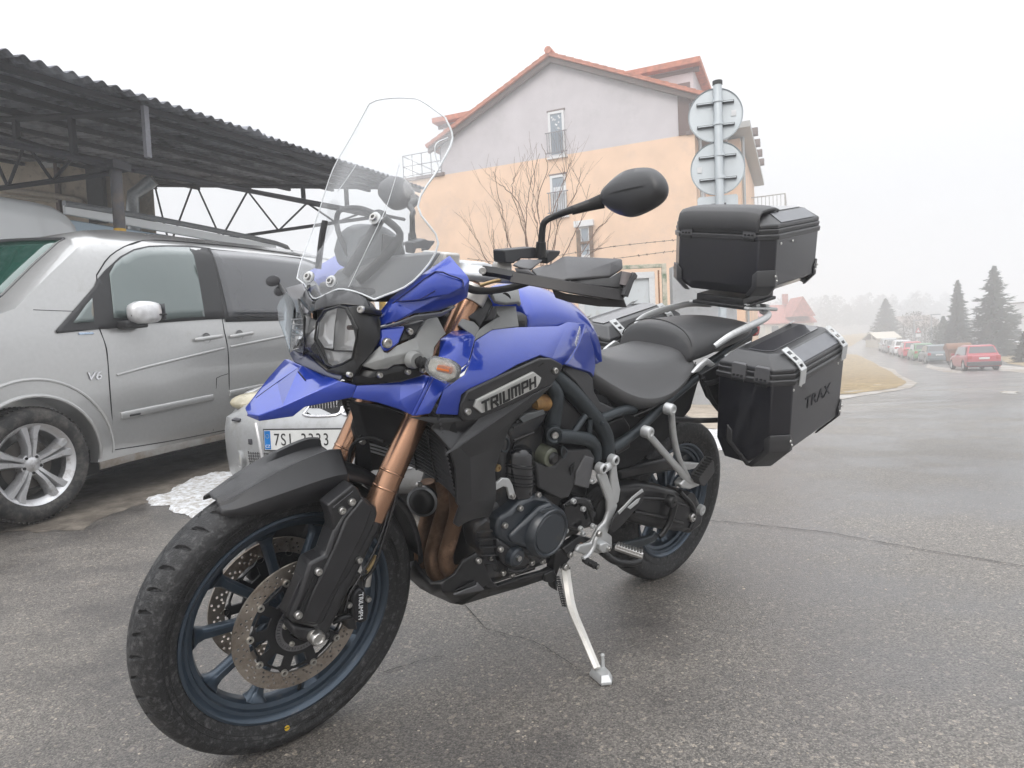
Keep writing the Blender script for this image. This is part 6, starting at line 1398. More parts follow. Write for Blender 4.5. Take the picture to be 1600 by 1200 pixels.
# ---------------------------------------------------------------- seats
def loft(name, secs, m_, sub=1, sm=3, **k):
    """secs: list of (x, [(y,z)...] half section from centre top outwards and down, closed at the bottom centre)"""
    R_ = []
    for x, h in secs:
        R_.append([(x+(q[2] if len(q) > 2 else 0), q[0], q[1]) for q in h]+[(x+(q[2] if len(q) > 2 else 0), -q[0], q[1]) for q in h[-2:0:-1]])
    L = len(R_[0]); C_ = [csm([R_[i][j] for i in range(len(R_))], sm) for j in range(L)]
    return Acc().rings([[C_[j][i] for j in range(L)] for i in range(len(C_[0]))]).build(name, m_, bike, ang=60, sub=sub, **k)
loft('rider_seat', [(0.672,[(0,0.886),(0.018,0.886),(0.03,0.882),(0.042,0.872),(0.05,0.862),(0.056,0.85),(0.053,0.836),(0.045,0.832),(0,0.832)]),(0.65,[(0,0.928),(0.0348,0.928),(0.058,0.922),(0.07,0.912),(0.092,0.88),(0.102,0.868),(0.099,0.854),(0.085,0.815),(0,0.815)]),(0.6,[(0,0.922),(0.0468,0.922),(0.078,0.914),(0.09,0.904),(0.128,0.85),(0.146,0.838),(0.143,0.824),(0.13,0.79),(0,0.79)]),(0.52,[(0,0.903),(0.0576,0.903),(0.096,0.895),(0.108,0.885),(0.152,0.812),(0.172,0.8),(0.169,0.786),(0.155,0.748),(0,0.748)]),(0.43,[(0,0.893),(0.066,0.893),(0.11,0.885),(0.122,0.875),(0.166,0.794),(0.187,0.782),(0.184,0.768),(0.17,0.732),(0,0.732)]),(0.34,[(0,0.893),(0.0708,0.893),(0.118,0.885),(0.13,0.875),(0.17,0.802),(0.19,0.79),(0.187,0.776),(0.172,0.745),(0,0.745)]),(0.26,[(0,0.905),(0.0696,0.905),(0.116,0.897),(0.128,0.887),(0.166,0.827),(0.184,0.815),(0.181,0.801),(0.168,0.775),(0,0.775)]),(0.19,[(0,0.92),(0.0648,0.92),(0.108,0.912),(0.12,0.902),(0.155,0.862),(0.17,0.85),(0.167,0.836),(0.155,0.815),(0,0.815)]),(0.14,[(0,0.932),(0.057,0.932),(0.095,0.924),(0.107,0.914),(0.14,0.892),(0.15,0.88),(0.147,0.866),(0.135,0.85),(0,0.85)])], SEAT)
ptube('seat_seam', [(990,650.5,.176),(1030,631,.18),(1075,592,.178),(1087,566,.16)], .0022, mat('seam', (.03,.03,.03), .7), n=6)
loft('pillion_seat', [(.185,[(0,.975),(.09,.965),(.135,.93),(.150,.895),(.14,.870),(0,.87)]),(.165,[(0,.998),(.10,.988),(.148,.955),(.163,.905),(.150,.868),(0,.87)]),(.10,[(0,1.006),(.11,.998),(.152,.965),(.166,.915),(.152,.880),(0,.88)]),
    (0,[(0,1.010),(.12,1.004),(.158,.975),(.166,.935),(.150,.905),(0,.90)]),(-.12,[(0,1.014),(.13,1.010),(.162,.985),(.165,.955),(.145,.93),(0,.93)]),(-.22,[(0,1.018),(.12,1.014),(.150,.995),(.150,.97),(.13,.955),(0,.95)]),(-.30,[(0,1.010),(.09,1.006),(.11,.990),(.11,.975),(.09,.96),(0,.96)])], SEAT2)
A = Acc(); P = [(.172+.010*math.cos(t*.5),.15*math.cos(t),.925+.082*math.sin(t)) for t in np.linspace(.1, PI-.1, 20)]; A.tube(P, .0022, 6).build('seat_piping', mat('seam', (.03,.03,.03), .7), bike)
# ---------------------------------------------------------------- rack, grab rails, tail
for s in (1, -1):
    Acc().tube([(.075,.172*s,.935),(.02,.196*s,.975),(-.08,.203*s,1.005),(-.20,.195*s,1.030),(-.29,.172*s,1.048),(-.35,.11*s,1.052)], [.010,.013,.014,.014,.013,.011], 12, sm=4, flat=.75).build('grab_rail', ALU, bike)
Acc().box((-.33,0,1.062), (.24,.26,.014)).build('rear_carrier', ALU, bike, bev=.005)
for k in range(3): Acc().box((-.24-.08*k,0,1.073), (.03,.22,.012)).build('carrier_rib', ALU, bike, bev=.003)
Acc().box((-.33,0,1.086), (.26,.22,.014), Matrix.Rotation(.17, 3, 'Y')).build('case_plate', SBK, bike, bev=.004)
Acc().box((-.18,0,.93), (.42,.16,.08)).build('tail_unit', SBK, bike, bev=.02); Acc().box((-.43,0,.97), (.05,.14,.05)).build('tail_lamp', REDL, bike, bev=.012)
br2 = facet('case_bracket', [(1083,583,.20),(1093,571,.20),(1106,560,.20),(1110,562,.20),(1123,573,.20),(1118,577,.20),(1104,570,.20),(1092,582,.20)], [(0,1,2,7),(2,3,6,7),(3,4,5,6)], ALU, .012, both=True)
slab('pannier_rack', [(1096,585,.20),(1140,560,.22),(1140,640,.22),(1132,645,.22),(1108,622,.21),(1100,600,.2)], SBK, .015, bev=.003) ; 
ptube('pannier_rack_tube', [(1050,655,.19),(1090,657,.20),(1130,656,.225)], .0095, SBK, both=True); ptube('pannier_rack_tube', [(1098,590,.20),(1112,625,.205),(1130,648,.22)], .008, SBK, both=True); ptube('pannier_rack_tube', [(1100,600,.21),(1120,595,.21),(1135,575,.21),(1150,560,.21)], .009, SBK, both=True)
# ---------------------------------------------------------------- passenger peg hangers
for both in (True,):
    h1 = ptube('peg_hanger', [(1012,678,.205),(1040,710,.205),(1068,742,.205),(1078,752,.205)], [.0125,.0125,.014,.012], ALU, n=10, sm=2, both=True, flat=.7)
    ptube('peg_hanger', [(1049,643,.205),(1052,680,.205),(1060,715,.205),(1074,745,.205)], [.0115,.0125,.012,.012], ALU, n=10, sm=2, both=True, flat=.7)
slab('hanger_foot', [(1064,757,.21),(1071,748,.21),(1082,748,.21),(1094,752,.21),(1094,759,.21),(1078,765,.21),(1066,763,.21)], ALU, .03, bev=.005, both=True)
for p in ((1014,676,.218),(1049,640,.216)):
    q = BK.q(*p[:2], y=p[2]); Acc().lathe([(0,.004),(.008,.004),(.010,.010),(.017,.008),(.019,0),(.019,-.02)], q, 'y', 24).build('hanger_boss', ALU, bike, ang=40)
pg = slab('passenger_peg', [(1090,745,.235),(1112,716,.235),(1116,722,.235),(1117,738,.235),(1101,760,.235),(1094,757,.235)], DGP, .03, bev=.003, both=True)
for k in range(8):
    q = BK.q(1088+3.0*k, 744-4.0*k, y=.230); Acc().box(q, (.010,.026,.008)).build('peg_tread', RUBB, pg, bev=.002)
# ---------------------------------------------------------------- rider footrest, hanger plate, levers
hg = slab('footrest_hanger', [(938,737,.205),(944,733,.205),(950,742,.205),(957,765,.205),(963,782,.205),(966,790,.205),(961,803,.205),(953,823,.205),(950,833,.205),(957,838,.205),(957,858,.205),(950,862,.205),(936,866,.205),(925,862,.205),(915,868,.2),(900,862,.195),(906,852,.195),(925,848,.2),(936,826,.205),(946,815,.205),(951,800,.205),(950,783,.205),(941,760,.205),(935,746,.205)], ALU, .014, bev=.005, both=True)
slab('hanger_arm', [(958,722,.205),(964,726,.205),(966,745,.205),(970,765,.205),(967,785,.205),(960,790,.205),(956,770,.205),(955,745,.205)], ALU, .012, bev=.004, both=True)
ptube('hanger_bridge', [(943,733,.212),(962,720,.212)], .0125, ALU, sm=0, both=True)
for p in ((943,733,.226),(962,720,.226)):
    q = BK.q(*p[:2], y=p[2]); o_ = Acc().lathe([(.0075,.003),(.013,.004),(.0165,0),(.0165,-.02)], q, 'y', 22).build('hanger_boss', ALU, hg, ang=40); Acc().lathe([(0,-.002),(.0078,-.002)], q, 'y', 16).build('boss_hole', DARKM, o_)
hgd = slab('heel_guard', [(953,828,.218),(958,812,.218),(965,801,.218),(975,793,.218),(988,780,.218),(1004,765,.218),(1007,771,.218),(1004,784,.218),(990,800,.218),(975,818,.218),(960,832,.218)], SBK, .006, bev=.002, both=True)
slab('heel_guard_trim', [(966,800,.220),(976,790,.220),(988,777,.220),(1004,764,.220),(1006,768,.220),(992,778,.220),(980,791,.220),(968,804,.220)], ALU, .004, hgd, bev=.001)
slab('heel_guard_trim', [(981,793,.220),(996,780,.220),(1001,778,.220),(997,786,.220),(985,796,.220)], ALU, .003, hgd, bev=.001)
slab('footrest_lug', [(938,851,.222),(948,847,.222),(957,854,.222),(954,862,.222),(942,865,.222),(937,860,.222)], ALU, .03, bev=.004); bolt((951,857,.224), .007)
a_, b_ = BK.q(962,855,y=.225), BK.q(1004,869,y=.305); fr_ = Acc().tube([a_, b_], .011, 8, flat=.8).build('footrest', STL, bike); d = (b_-a_)
for k in range(9):
    q = a_+d*(k+.7)/9.4; Acc().box(q+Vector((0,0,.010)), (.034,.0065,.008), Matrix.Rotation(.5, 3, 'Z')).build('footrest_tooth', STL, fr_, bev=.001)
ptube('footrest_bracket', [(940,862,.20),(960,876,.21),(985,880,.23),(1000,876,.24)], .012, SBK, n=10)
ptube('gear_lever', [(937,835,.225),(931,842,.225),(927,855,.225),(920,866,.225),(911,874,.228)], [.010,.0075,.007,.007,.008], ALU, n=10); bolt((936,834,.233), .010)
a_, b_ = BK.q(912,874,y=.225), BK.q(934,886,y=.275); tp_ = Acc().tube([a_, b_], .0085, 14).build('toe_peg', RUBB, bike)
for k in range(4): Acc().tube([a_+(b_-a_)*(.2+.18*k), a_+(b_-a_)*(.27+.18*k)], .0105, 14).build('toe_peg_ring', RUBB, tp_)
Acc().tube([b_, b_+(b_-a_)*.06], .006, 12).build('toe_peg_tip', STL, tp_)
# ---------------------------------------------------------------- swingarm, final drive
slab('swingarm', [(966,762,.150),(1000,757,.152),(1026,760,.152),(1058,767,.155),(1076,779,.155),(1090,797,.150),(1089,812,.150),(1082,826,.150),(1072,832,.148),(1056,832,.148),(1020,826,.148),(990,818,.145),(976,808,.145),(962,790,.148)], SBK, .10, bev=.022, seg=4)
ptube('swingarm_rib', [(985,778,.160),(1030,780,.160),(1072,790,.157)], .006, SBK, n=8); ptube('swingarm_rib', [(990,800,.156),(1025,806,.157),(1066,818,.155)], .007, SBK, n=8); ptube('swingarm_rib', [(1062,768,.154),(1082,790,.158),(1084,812,.156),(1078,826,.152)], .008, SBK, n=8)
q = BK.q(1081,808,y=.154); Acc().lathe([(0,.006),(.006,.006),(.008,.010),(.014,.010),(.018,.006),(.018,-.01)], q, 'y', 28).build('drive_plug', STL, bike, ang=40)
q = BK.q(1096,797,y=.12); Acc().lathe([(0,.004),(.008,.004),(.010,.008),(.020,.006),(.022,-.01)], q, 'y', 28).build('axle_cap', ALU, bike, ang=40)
slab('final_drive', [(1074,770,.11),(1092,778,.11),(1102,798,.11),(1098,822,.11),(1080,836,.11),(1060,830,.11),(1060,785,.11)], SBK, .10, bev=.02, seg=3)
slab('torque_arm', [(966,852,.155),(1020,838,.155),(1025,830,.155),(1030,838,.155),(1024,846,.155),(975,866,.155),(966,862,.155)], FRM, .02, bev=.004)
ptube('linkage_strut', [(1054,785,.175),(1048,810,.17),(1038,830,.165),(1030,838,.16)], [.013,.012,.010,.009], SBK, n=12, sm=2); q = BK.q(1052,784,y=.19); Acc().lathe([(0,.002),(.003,.002),(.004,.006),(.019,.004),(.022,0),(.022,-.02)], q, 'y', 28).build('strut_boss', SBK, bike, ang=40)
ptube('swingarm_upper', [(970,725,.06),(1020,722,.06),(1050,722,.05),(1095,730,.05)], .014, SBK, n=10)
slab('silver_link', [(1066,722,.09),(1095,724,.08),(1096,730,.08),(1076,735,.085),(1064,732,.09)], ALU, .02, bev=.004)
slab('hugger', [(968,735,.10),(1050,715,.10),(1062,722,.10),(1060,735,.10),(1000,745,.10),(970,752,.10)], SBK, .20, bev=.01)
Acc().cyl((-.0,-.12,.321), (0,.12,.321), .05, n=30).build('rear_hub', SBK, bike)
Acc().tube([(-.02,-.30,.62),(-.16,-.30,.72),(-.42,-.30,.80)], .055, 20, sm=3).build('silencer', STL, bike); Acc().tube([(.75,0,.30),(.4,-.12,.36),(.15,-.24,.5),(-.02,-.30,.62)], .026, 14, sm=4).build('exhaust_pipe', STL, bike)
# ---------------------------------------------------------------- side stand
Lg = [BK.q(883,884,y=.165), BK.q(887,915,y=.19), BK.q(894,952,y=.235), BK.q(911,993,y=.305), BK.q(933,1045,y=.385)]
st = Acc().tube(Lg, [.016,.0155,.015,.013,.012], 6, sm=3, flat=.8, up=(1,0,0)).build('side_stand', mat('stand_alu', (.72,.70,.66), .35, metal=.4, var=.08), bike, ang=35)
def gpt(px, py, h=0):
    p = at_y(px, py, 2); d = Vector(ray(px, py)); t = (h-CAMH)/d.z; return BK.loc(Vector(CC)+d*t)
ft = [gpt(921,1057), gpt(940,1073), gpt(956,1071.5), gpt(957,1062), gpt(945,1050), gpt(926,1048)]
cF = sum(ft, Vector())/6; up_ = BK.loc((0,0,1))-BK.loc((0,0,0))
Acc().rings([[p+up_*.002 for p in ft], [p+up_*.010 for p in ft], [cF+(p-cF)*.72+up_*.024 for p in ft]]).build('stand_foot', ALU, st, bev=.0015, ang=30)
a_ = cF+(gpt(944,1050)-cF)*.6+up_*.02; b_ = a_+up_*.034
Acc().tube([a_, b_], [.0055,.0042], 10).build('stand_tang', ALU, st); Acc().lathe([(0,.006),(.0045,.004),(.006,0),(.0045,-.004),(0,-.006)], b_, 'z', 14).build('tang_ball', ALU, st)
bolt((884,886,.185), .011, par=st)
slab('stand_mount', [(868,862,.17),(884,853,.175),(892,858,.18),(893,872,.18),(886,880,.18),(893,888,.18),(888,896,.18),(876,884,.175),(870,902,.17),(872,925,.17),(867,920,.165),(864,895,.165)], SBK, .03, bev=.004)
slab('stand_mount', [(879,858,.18),(905,838,.18),(925,842,.18),(900,858,.185),(890,872,.185)], SBK, .025, bev=.004); bolt((891,867,.188), .009, STL); bolt((908,852,.186), .008, mat('rusty_bolt', (.2,.12,.08), .6))
A = Acc(); a_, b_ = BK.q(871,900,y=.175), BK.q(882,948,y=.19)
P = [a_.lerp(b_, k/130)+Vector((.0065*math.cos(k*.62), .0065*math.sin(k*.62), 0)) for k in range(131)]
A.tube(P, .0016, 5).build('stand_spring', SBK, st)
# ---------------------------------------------------------------- handlebar, mirrors, hand guards
Acc().tube([(.985,.44,1.125),(1.02,.33,1.140),(1.08,.22,1.130),(1.135,.12,1.125),(1.15,.05,1.125),(1.15,-.05,1.125),(1.135,-.12,1.125),(1.08,-.22,1.130),(1.02,-.33,1.14),(.985,-.44,1.125)], .0125, 14, sm=4).build('handlebar', mat('bar_silver', (.55,.56,.57), .35, metal=.7), bike)
o = Acc().tube([(.985,.45,1.125),(1.02,.335,1.140)], .0175, 18).build('grip', RUBB, bike); twin(o)
for y in (-.035,.035): Acc().box((1.145,y,1.145), (.05,.025,.06)).build('bar_clamp', mat('clamp_silver', (.62,.60,.57), .35), bike, bev=.006)
slab('yoke_cover', [(718,420,.06),(735,408,.08),(760,410,.1),(790,420,.12),(795,432,.13),(770,440,.13),(735,441,.12)], mat('bar_silver', (.55,.56,.57), .35), .08, bev=.012)
Acc().lathe([(0,.012),(.018,.012),(.022,.006),(.022,-.012)], BK.q(785,417,y=.17), (.3,.8,.3), 24).build('master_cylinder', mat('clamp_silver', (.62,.60,.57), .35), bike, ang=40)
ptube('clutch_hose', [(731,450,.18),(745,454,.19),(770,454,.20),(800,449,.22),(830,440,.24)], [.009,.0085,.008,.008,.008], RUBB); ptube('brake_line', [(750,446,.17),(770,440,.18),(790,436,.19)], .0045, mat('brass', (.42,.30,.15), .35), n=8)
# bar of the hand guard: two stacked blades
def blade(name, pts, m_, dz, dx=.010, **k):
    P = V3(pts); Q = [p+Vector((dx,.004,-dz)) for p in P]; B = [p+Vector((-.012,-.008,0)) for p in P]; Bq = [q+Vector((-.012,-.008,0)) for q in Q]
    R_ = [[P[i], Q[i], Bq[i], B[i]] for i in range(len(P))]; o = Acc().rings(R_).build(name, m_, bike, ang=30, bev=.002, **k); twin(o); return o
gb = ptube('guard_arm', [(754,423,.20),(775,425.5,.23),(803,431,.27)], [.0115,.0115,.011], SBK, n=4, sm=0, flat=1.0, up=(0,.3,1), both=True); bolt((754,423,.213), .0085, nrm=(.6,.8,0))
blade('guard_blade', [(800,424,.268),(840,430.5,.32),(882,438,.372),(930,446,.422),(977,453,.462)], mat('guard_black', (.020,.018,.019), .45), .024)
blade('guard_lower_blade', [(862,452,.350),(884,459,.376),(930,465.5,.424),(974,467,.460)], mat('guard_black', (.020,.018,.019), .45), .018, dx=-.01)
ptube('guard_edge', [(872,453,.362),(900,459,.392),(935,465,.428),(972,467,.462)], .0018, mat('edge_grey', (.30,.29,.29), .4), n=6)
facet('hand_shield', [(831,420,.300),(850,414,.305),(860,412,.308),(877.5,401,.315),(885,399.5,.318),(972.5,404,.425),(974,419,.438),(954,431,.430),(886,435,.375),(880,438,.370),(839,430,.318),(957,412,.425)], [(0,1,10),(1,2,3,4,8,9,10),(4,5,11,7,8),(5,6,11),(6,7,11)], mat('shield_grey', (.085,.085,.09), .42, spec=.8, bump=.25, bs=900), .008, both=True, ang=10, label='grey hand shield')
facet('shield_wing', [(801,412.5,.262),(814,404,.262),(848,405,.285),(832,418,.300),(828,420,.300),(811,416,.28)], [(0,1,2,3,4,5)], mat('shield_grey', (.115,.115,.12), .5), .006, both=True, ang=10)
facet('shield_lower', [(803,418,.265),(826,421,.300),(836,430,.315),(806,426,.272)], [(0,1,2,3)], mat('shield_grey', (.115,.115,.12), .5), .006, both=True); facet('shield_return', [(884,441,.37),(906,436,.385),(954,433,.430),(972,422,.44),(973,450,.455),(930,446,.415)], [(0,1,2,5),(2,3,4,5)], DGP, .006, both=True)
ptube('guard_end', [(976,462,.468),(986,435,.470),(991,430,.470)], .0085, DGP, n=6, sm=0, both=True); ptube('bar_end', [(975,445,.46),(979,425,.462)], .010, mat('bar_end_grey', (.22,.2,.2), .5), n=12, sm=0, both=True)
slab('brake_reservoir', [(787.5,391,.20),(836,386.5,.235),(849,391,.24),(849,404,.24),(814,404,.225),(802,412,.215),(789,411,.20)], mat('reservoir_black', (.030,.031,.035), .4), .04, bev=.003, both=True)
slab('lever_perch', [(854,400,.25),(858,391,.25),(877,392,.26),(874,399,.26),(866,406,.26),(855,413,.25)], DGP, .03, bev=.003, both=True); ptube('hose_loop', [(810,408,.21),(812,398,.21),(818,395,.21),(824,401,.21)], .004, mat('edge_grey', (.30,.29,.29), .4), n=8)
ptube('mirror_stem', [(845,400,.255),(846,380,.255),(848,355,.256),(853,345,.262),(866,338,.275),(893,328,.312),(920,320,.338)], [.010,.0085,.0075,.0075,.0075,.0085,.012], SBK, n=14, both=True); ptube('stem_base', [(845,402,.254),(845.5,378,.255)], [.014,.011], SBK, n=8, sm=0, both=True)
ptube('stem_boot', [(893,329,.312),(920,321,.338),(942,314,.360)], [.010,.0125,.0165], RUBB, n=16, sm=2, both=True)
# mirror heads
mo_ = [(944,301),(952,289),(965,277),(977,269),(990,264.5),(1005,262.5),(1019,263),(1030,269),(1039,280),(1043,292),(1042,304),(1036,314),(1026,322.5),(1013,330),(1000,336),(988,339.5),(976,338),(964,333.5),(955,328),(948.5,322),(944,316)]
mo_ = [tuple(p) for p in csm(mo_, 3, True)]
O_ = [BK.q(x, y_, x=.985) for x, y_ in mo_]; cM = sum(O_, Vector())/len(O_)
l0, l1 = BK.q(946,311,x=.985), BK.q(1042,289,x=.985)
def mprof(k, dx): return [cM+(p-cM)*k+Vector((dx,0,0)) for p in O_]
rings = [mprof(.90,-.012), mprof(.97,-.008), mprof(1,.0), mprof(.985,.010)]
fold = []
for p in O_:
    f_ = min(.86, max(.14, (p-l0).dot(l1-l0)/(l1-l0).length_squared)); q = l0.lerp(l1, f_); fold.append(q.lerp(p, .05)+Vector((.034-.030*abs(f_-.5)**1.5,0,0)))
rings.append([p.lerp(f, .30)+Vector((.006,0,0)) for p, f in zip(mprof(.985,.012), fold)]); rings.append([p.lerp(f, .65)+Vector((.005,0,0)) for p, f in zip(mprof(.985,.012), fold)]); rings.append(fold)
mh = Acc().rings(rings).build('mirror', mat('mirror_shell', (.024,.024,.027), .36, spec=.8, var=.08, bump=.2, bs=900), bike, ang=38); m2 = twin(mh)
for o_, s in ((mh, 1), (m2, -1)): Acc().prism([Vector((p.x, p.y*s, p.z)) for p in mprof(.88,-.0135)], (-.001,0,0)).build('mirror_glass', mat('mirror_glass', (.75,.78,.80), .03, metal=1, var=.01), o_)
# ================================================================ luggage
BOX = mat('case_black', (.009,.009,.014), .30, coat=.5, coat_ior=1.5, var=.12, vs=20, bump=.15, bs=600); BOXL = mat('case_lid_plastic', (.026,.026,.028), .36, spec=.9, var=.1, vs=25, bump=.25, bs=800)
def case(name, label, org, tilt, L, Wd, Hb, Hl, side, kind):
    """local a: rearwards, b: outwards, c: up.  side +1 left, -1 right, 0 top case (b runs across, centred)"""
    ca_, sa_ = math.cos(tilt), math.sin(tilt); W0 = BK.mat()
    sg = side or 1
    def P(a, b, c): return Vector((org[0]-a*ca_+c*sa_, org[1]+b*sg, org[2]+a*sa_+c*ca_))
    r = empty(name, W0, label, 'luggage case', 'black metal cases on the motorcycle')
    ch = .045
    b0, b1 = (0, Wd) if side else (-Wd/2, Wd/2)
    def ring(c, ins=0, chf=ch, bo=0, bi=0):
        q = [(ins, b0+bi+(chf if not side else ins)), (ins+.0, b1-bo-chf), (chf, b1-bo-ins), (L-chf, b1-bo-ins), (L-ins, b1-bo-chf), (L-ins, b0+bi+(chf if not side else ins))]
        if not side: q = [(ins, b0+chf+bo), (ins, b1-bo-chf), (chf, b1-bo-ins), (L-chf, b1-bo-ins), (L-ins, b1-bo-chf), (L-ins, b0+chf+bo), (L-chf, b0+bo+ins), (chf, b0+bo+ins)]
        return [P(a, b, c) for a, b in q]
    lowc = .075 if side else .035
    body = Acc().rings([ring(0, .02, .06, lowc), ring(lowc, 0), ring(Hb, 0)]).build('case_body', BOX, r, bev=.004, ang=30)
    Acc().rings([ring(Hb-.004, -.006), ring(Hb+.012, -.008), ring(Hb+.016, -.004)]).build('rim_seal', BOXL, r, bev=.002, ang=30)
    Acc().rings([ring(Hb+.016, -.001), ring(Hb+.030, -.004), ring(Hb+.034, -.001)]).build('lid_rim', BOXL, r, bev=.002, ang=30)
    lid = Acc().rings([ring(Hb+.034, 0), ring(Hb+.048, 0), ring(Hb+Hl, .040, .07, .015, .0)]).build('lid', BOXL, r, bev=.004, ang=30)
    t = ring(Hb+Hl+.0035, .055, .075, .03, .02) if side else ring(Hb+Hl+.0035, .05, .08, .015)
    Acc().prism(t, P(0,0,0)-P(0,0,.003)).build('lid_panel', mat('lid_sheet', (.020,.020,.026), .38, coat=1, coat_ior=1.8, var=.1, vs=15), lid, bev=.001)
    # aluminium cheeks along the lid's slanted sides
    for a0_, a1_ in ((.075, L-.075),):
        for bb in ((b1,) if side else (b1, b0)):
            s_ = 1 if bb == b1 else -1
            Q = [P(a0_, bb-s_*.006, Hb+.052), P(a1_, bb-s_*.006, Hb+.052), P(a1_, bb-s_*.050, Hb+Hl-.002), P(a0_, bb-s_*.050, Hb+Hl-.002)]
            Acc().prism(Q, (P(0,s_,.6)-P(0,0,0)).normalized()*.003).build('lid_cheek', mat('cheek_grey', (.13,.135,.15), .3, spec=1), lid, bev=.001)
    # corner guards with screws
    def guard(a, b, sa, sb):
        w, h = .060, .058
        pts = [(a+sa*w, b+sb*.003), (a+sa*.042, b+sb*.003), (a-sa*.003, b-sb*.042), (a-sa*.003, b-sb*w)]
        inn = lowc*.9
        top_ = [P(x, y, lowc+h) for x, y in pts]; mid = [P(x, y, lowc) for x, y in pts]; bt = [P(x+sa*.015, y-sb*inn, -.004) for x, y in pts]; k_ = [P(x+sa*.02*(i < 2)+sa*.02*(i > 1), y-sb*.02, lowc+h) for i, (x, y) in enumerate(pts)]
        top_[0] = P(pts[0][0], pts[0][1], lowc+h*.55); top_[3] = P(pts[3][0], pts[3][1], lowc+h*.7)
        g_ = Acc().grid([top_, mid, bt]).build('corner_guard', BOXL, r, solid=.006, soff=0, bev=.002, ang=30)
        for x, y, dz in ((pts[0][0]-sa*.008, pts[0][1]+sb*.003, .018), (pts[1][0]-sa*.002, pts[1][1]+sb*.003, .036)):
            q = P(x, y, lowc+dz); Acc().lathe([(0,.003),(.0035,.003),(.005,0)], q, (0,sb*sg,0), 10).build('screw', STL, g_)
    guard(0, b1, 1, 1); guard(L, b1, -1, 1); guard(0, b0, 1, -1); guard(L, b0, -1, -1)
    return r, P, lid, body
def strap(P, lid, a, Hb, Hl, b1, s_=1, m_=None):
    """perforated aluminium handle lug folded over the lid edge"""
    w = .019; prof = [(b1+s_*.010, Hb-.010), (b1+s_*.012, Hb+.040), (b1-s_*.006, Hb+.062), (b1-s_*.055, Hb+Hl+.012)]
    A = Acc()
    for i in range(3):
        (ya, za), (yb, zb) = prof[i], prof[i+1]; n3 = (P(0,1,0)-P(0,0,0))
        M = basis(P(a, (ya+yb)/2, (za+zb)/2), P(1,0,0)-P(0,0,0), P(0,yb,zb)-P(0,ya,za)); h = (P(0,yb,zb)-P(0,ya,za)).length/2+.001
        hol = [] if i == 0 else ([[(-.010,-h*.35),(.010,-h*.35),(.010,h*.35),(-.010,h*.35)]] if i == 1 else [[(-.010,c_-.007),(.010,c_-.007),(.010,c_+.007),(-.010,c_+.007)] for c_ in (-h*.52, h*.30)])
        finish(plate([(-w,-h),(w,-h),(w,h),(-w,h)], hol, .003, M), 'handle_lug' if i == 2 else 'lug_plate', ALU, lid, ang=30)
def latch(P, lid, b, c, r):
    o_ = Acc().prism([P(-.010,b-.026,c), P(-.010,b+.026,c), P(-.010,b+.024,c+.045), P(-.004,b+.022,c+.050), P(-.004,b-.022,c+.050), P(-.010,b-.024,c+.045)], P(.012,0,0)-P(0,0,0)).build('latch', mat('latch_grey', (.11,.11,.115), .4), r, bev=.003)
    for k in (-1, 0, 1): Acc().box(P(-.0115, b+.014*k, c+.010), (.004,.007,.006)).build('latch_slot', DARKM, o_)
    Acc().prism([P(-.012,b-.022,c-.012), P(-.012,b+.022,c-.012), P(-.012,b+.022,c+.001), P(-.012,b-.022,c+.001)], P(.010,0,0)-P(0,0,0)).build('latch_keeper', SBK, o_, bev=.002)
TI = math.radians(12.5)
Lp, Wp, Hb_, Hl_ = .472, .235, .305, .085
for s, lab in ((1, 'large black side case lettered on its outer face, hanging over the side stand'), (-1, 'far black side case, mostly hidden behind tank and seat')):
    r, P, lid, body = case('side_case', lab, (.062, .232*s, .555), TI, Lp, Wp, Hb_, Hl_, s, 'side')
    for a in (.085, Lp-.075): strap(P, lid, a, Hb_, Hl_, Wp); strap(P, lid, a, Hb_, Hl_, 0, -1)
    for b in (.075, .155): latch(P, lid, b, Hb_+.004, r)
    for a in (.05, .10, .38): Acc().lathe([(0,.003),(.004,.002),(.005,0)], P(a, Wp, Hb_-.022), (0,s,0), 10).build('rivet', STL, body)
    if s == 1:
        M = basis(P(.235, Wp+.0012, .205), P(1,0,0)-P(0,0,0), P(0,0,1)-P(0,0,0))
        finish(text_mesh('TRAX', .058, .0012, M, sx=1.25, sp=1.05), 'case_lettering', mat('emboss_black', (.010,.010,.014), .55), body, smooth=False)
        Acc().lathe([(0,.02),(.007,.02),(.010,.006),(.010,-.004)], P(Lp+.002, Wp*.6, Hb_+.02), P(1,0,0)-P(0,0,0), 14).build('key_lock', STL, lid)
TT = math.radians(10.5)
r, P, lid, body = case('top_case', 'black top case with a padded backrest on its lid behind the seat', (-.175, 0, 1.112), TT, .42, .42, .205, .085, 0, 'top')
for b in (-.13, .13): latch(P, lid, b, .205+.004, r)
for bb in (.2135, -.2135): 
    for a in (.07,.16): Acc().lathe([(0,.003),(.004,.002),(.005,0)], P(a, bb, .185), (0,1 if bb > 0 else -1,0), 10).build('rivet', STL, body)
# padded backrest draped over the front of the lid
G = []
for b in np.linspace(-.165, .165, 15):
    e = 1-abs(b/.165)**6; row = []
    for a, c in ((-.010,.236),(-.014,.254),(-.014,.278),(-.006,.297),(.010,.307),(.05,.311),(.10,.311),(.130,.303)): row.append(P(a-.006*e+.006, b, c+.010*e-.010))
    G.append(row)
pad = Acc().grid(G).build('backrest_pad', SEAT2, r, ang=60, solid=.012, soff=0, bev=.003)
M = basis(P(.0005, -.0, .288), P(0,1,0)-P(0,0,0), P(.012,0,.02)-P(0,0,0)); finish(text_mesh('SW-MOTECH', .020, .003, M, sx=1.1), 'pad_lettering', mat('emboss_black', (.010,.010,.014), .55), pad, smooth=False)
base = Acc().box((-.33,0,1.105), (.24,.20,.03), Matrix.Rotation(TT, 3, 'Y')).build('case_adapter', SBK, r, bev=.004)
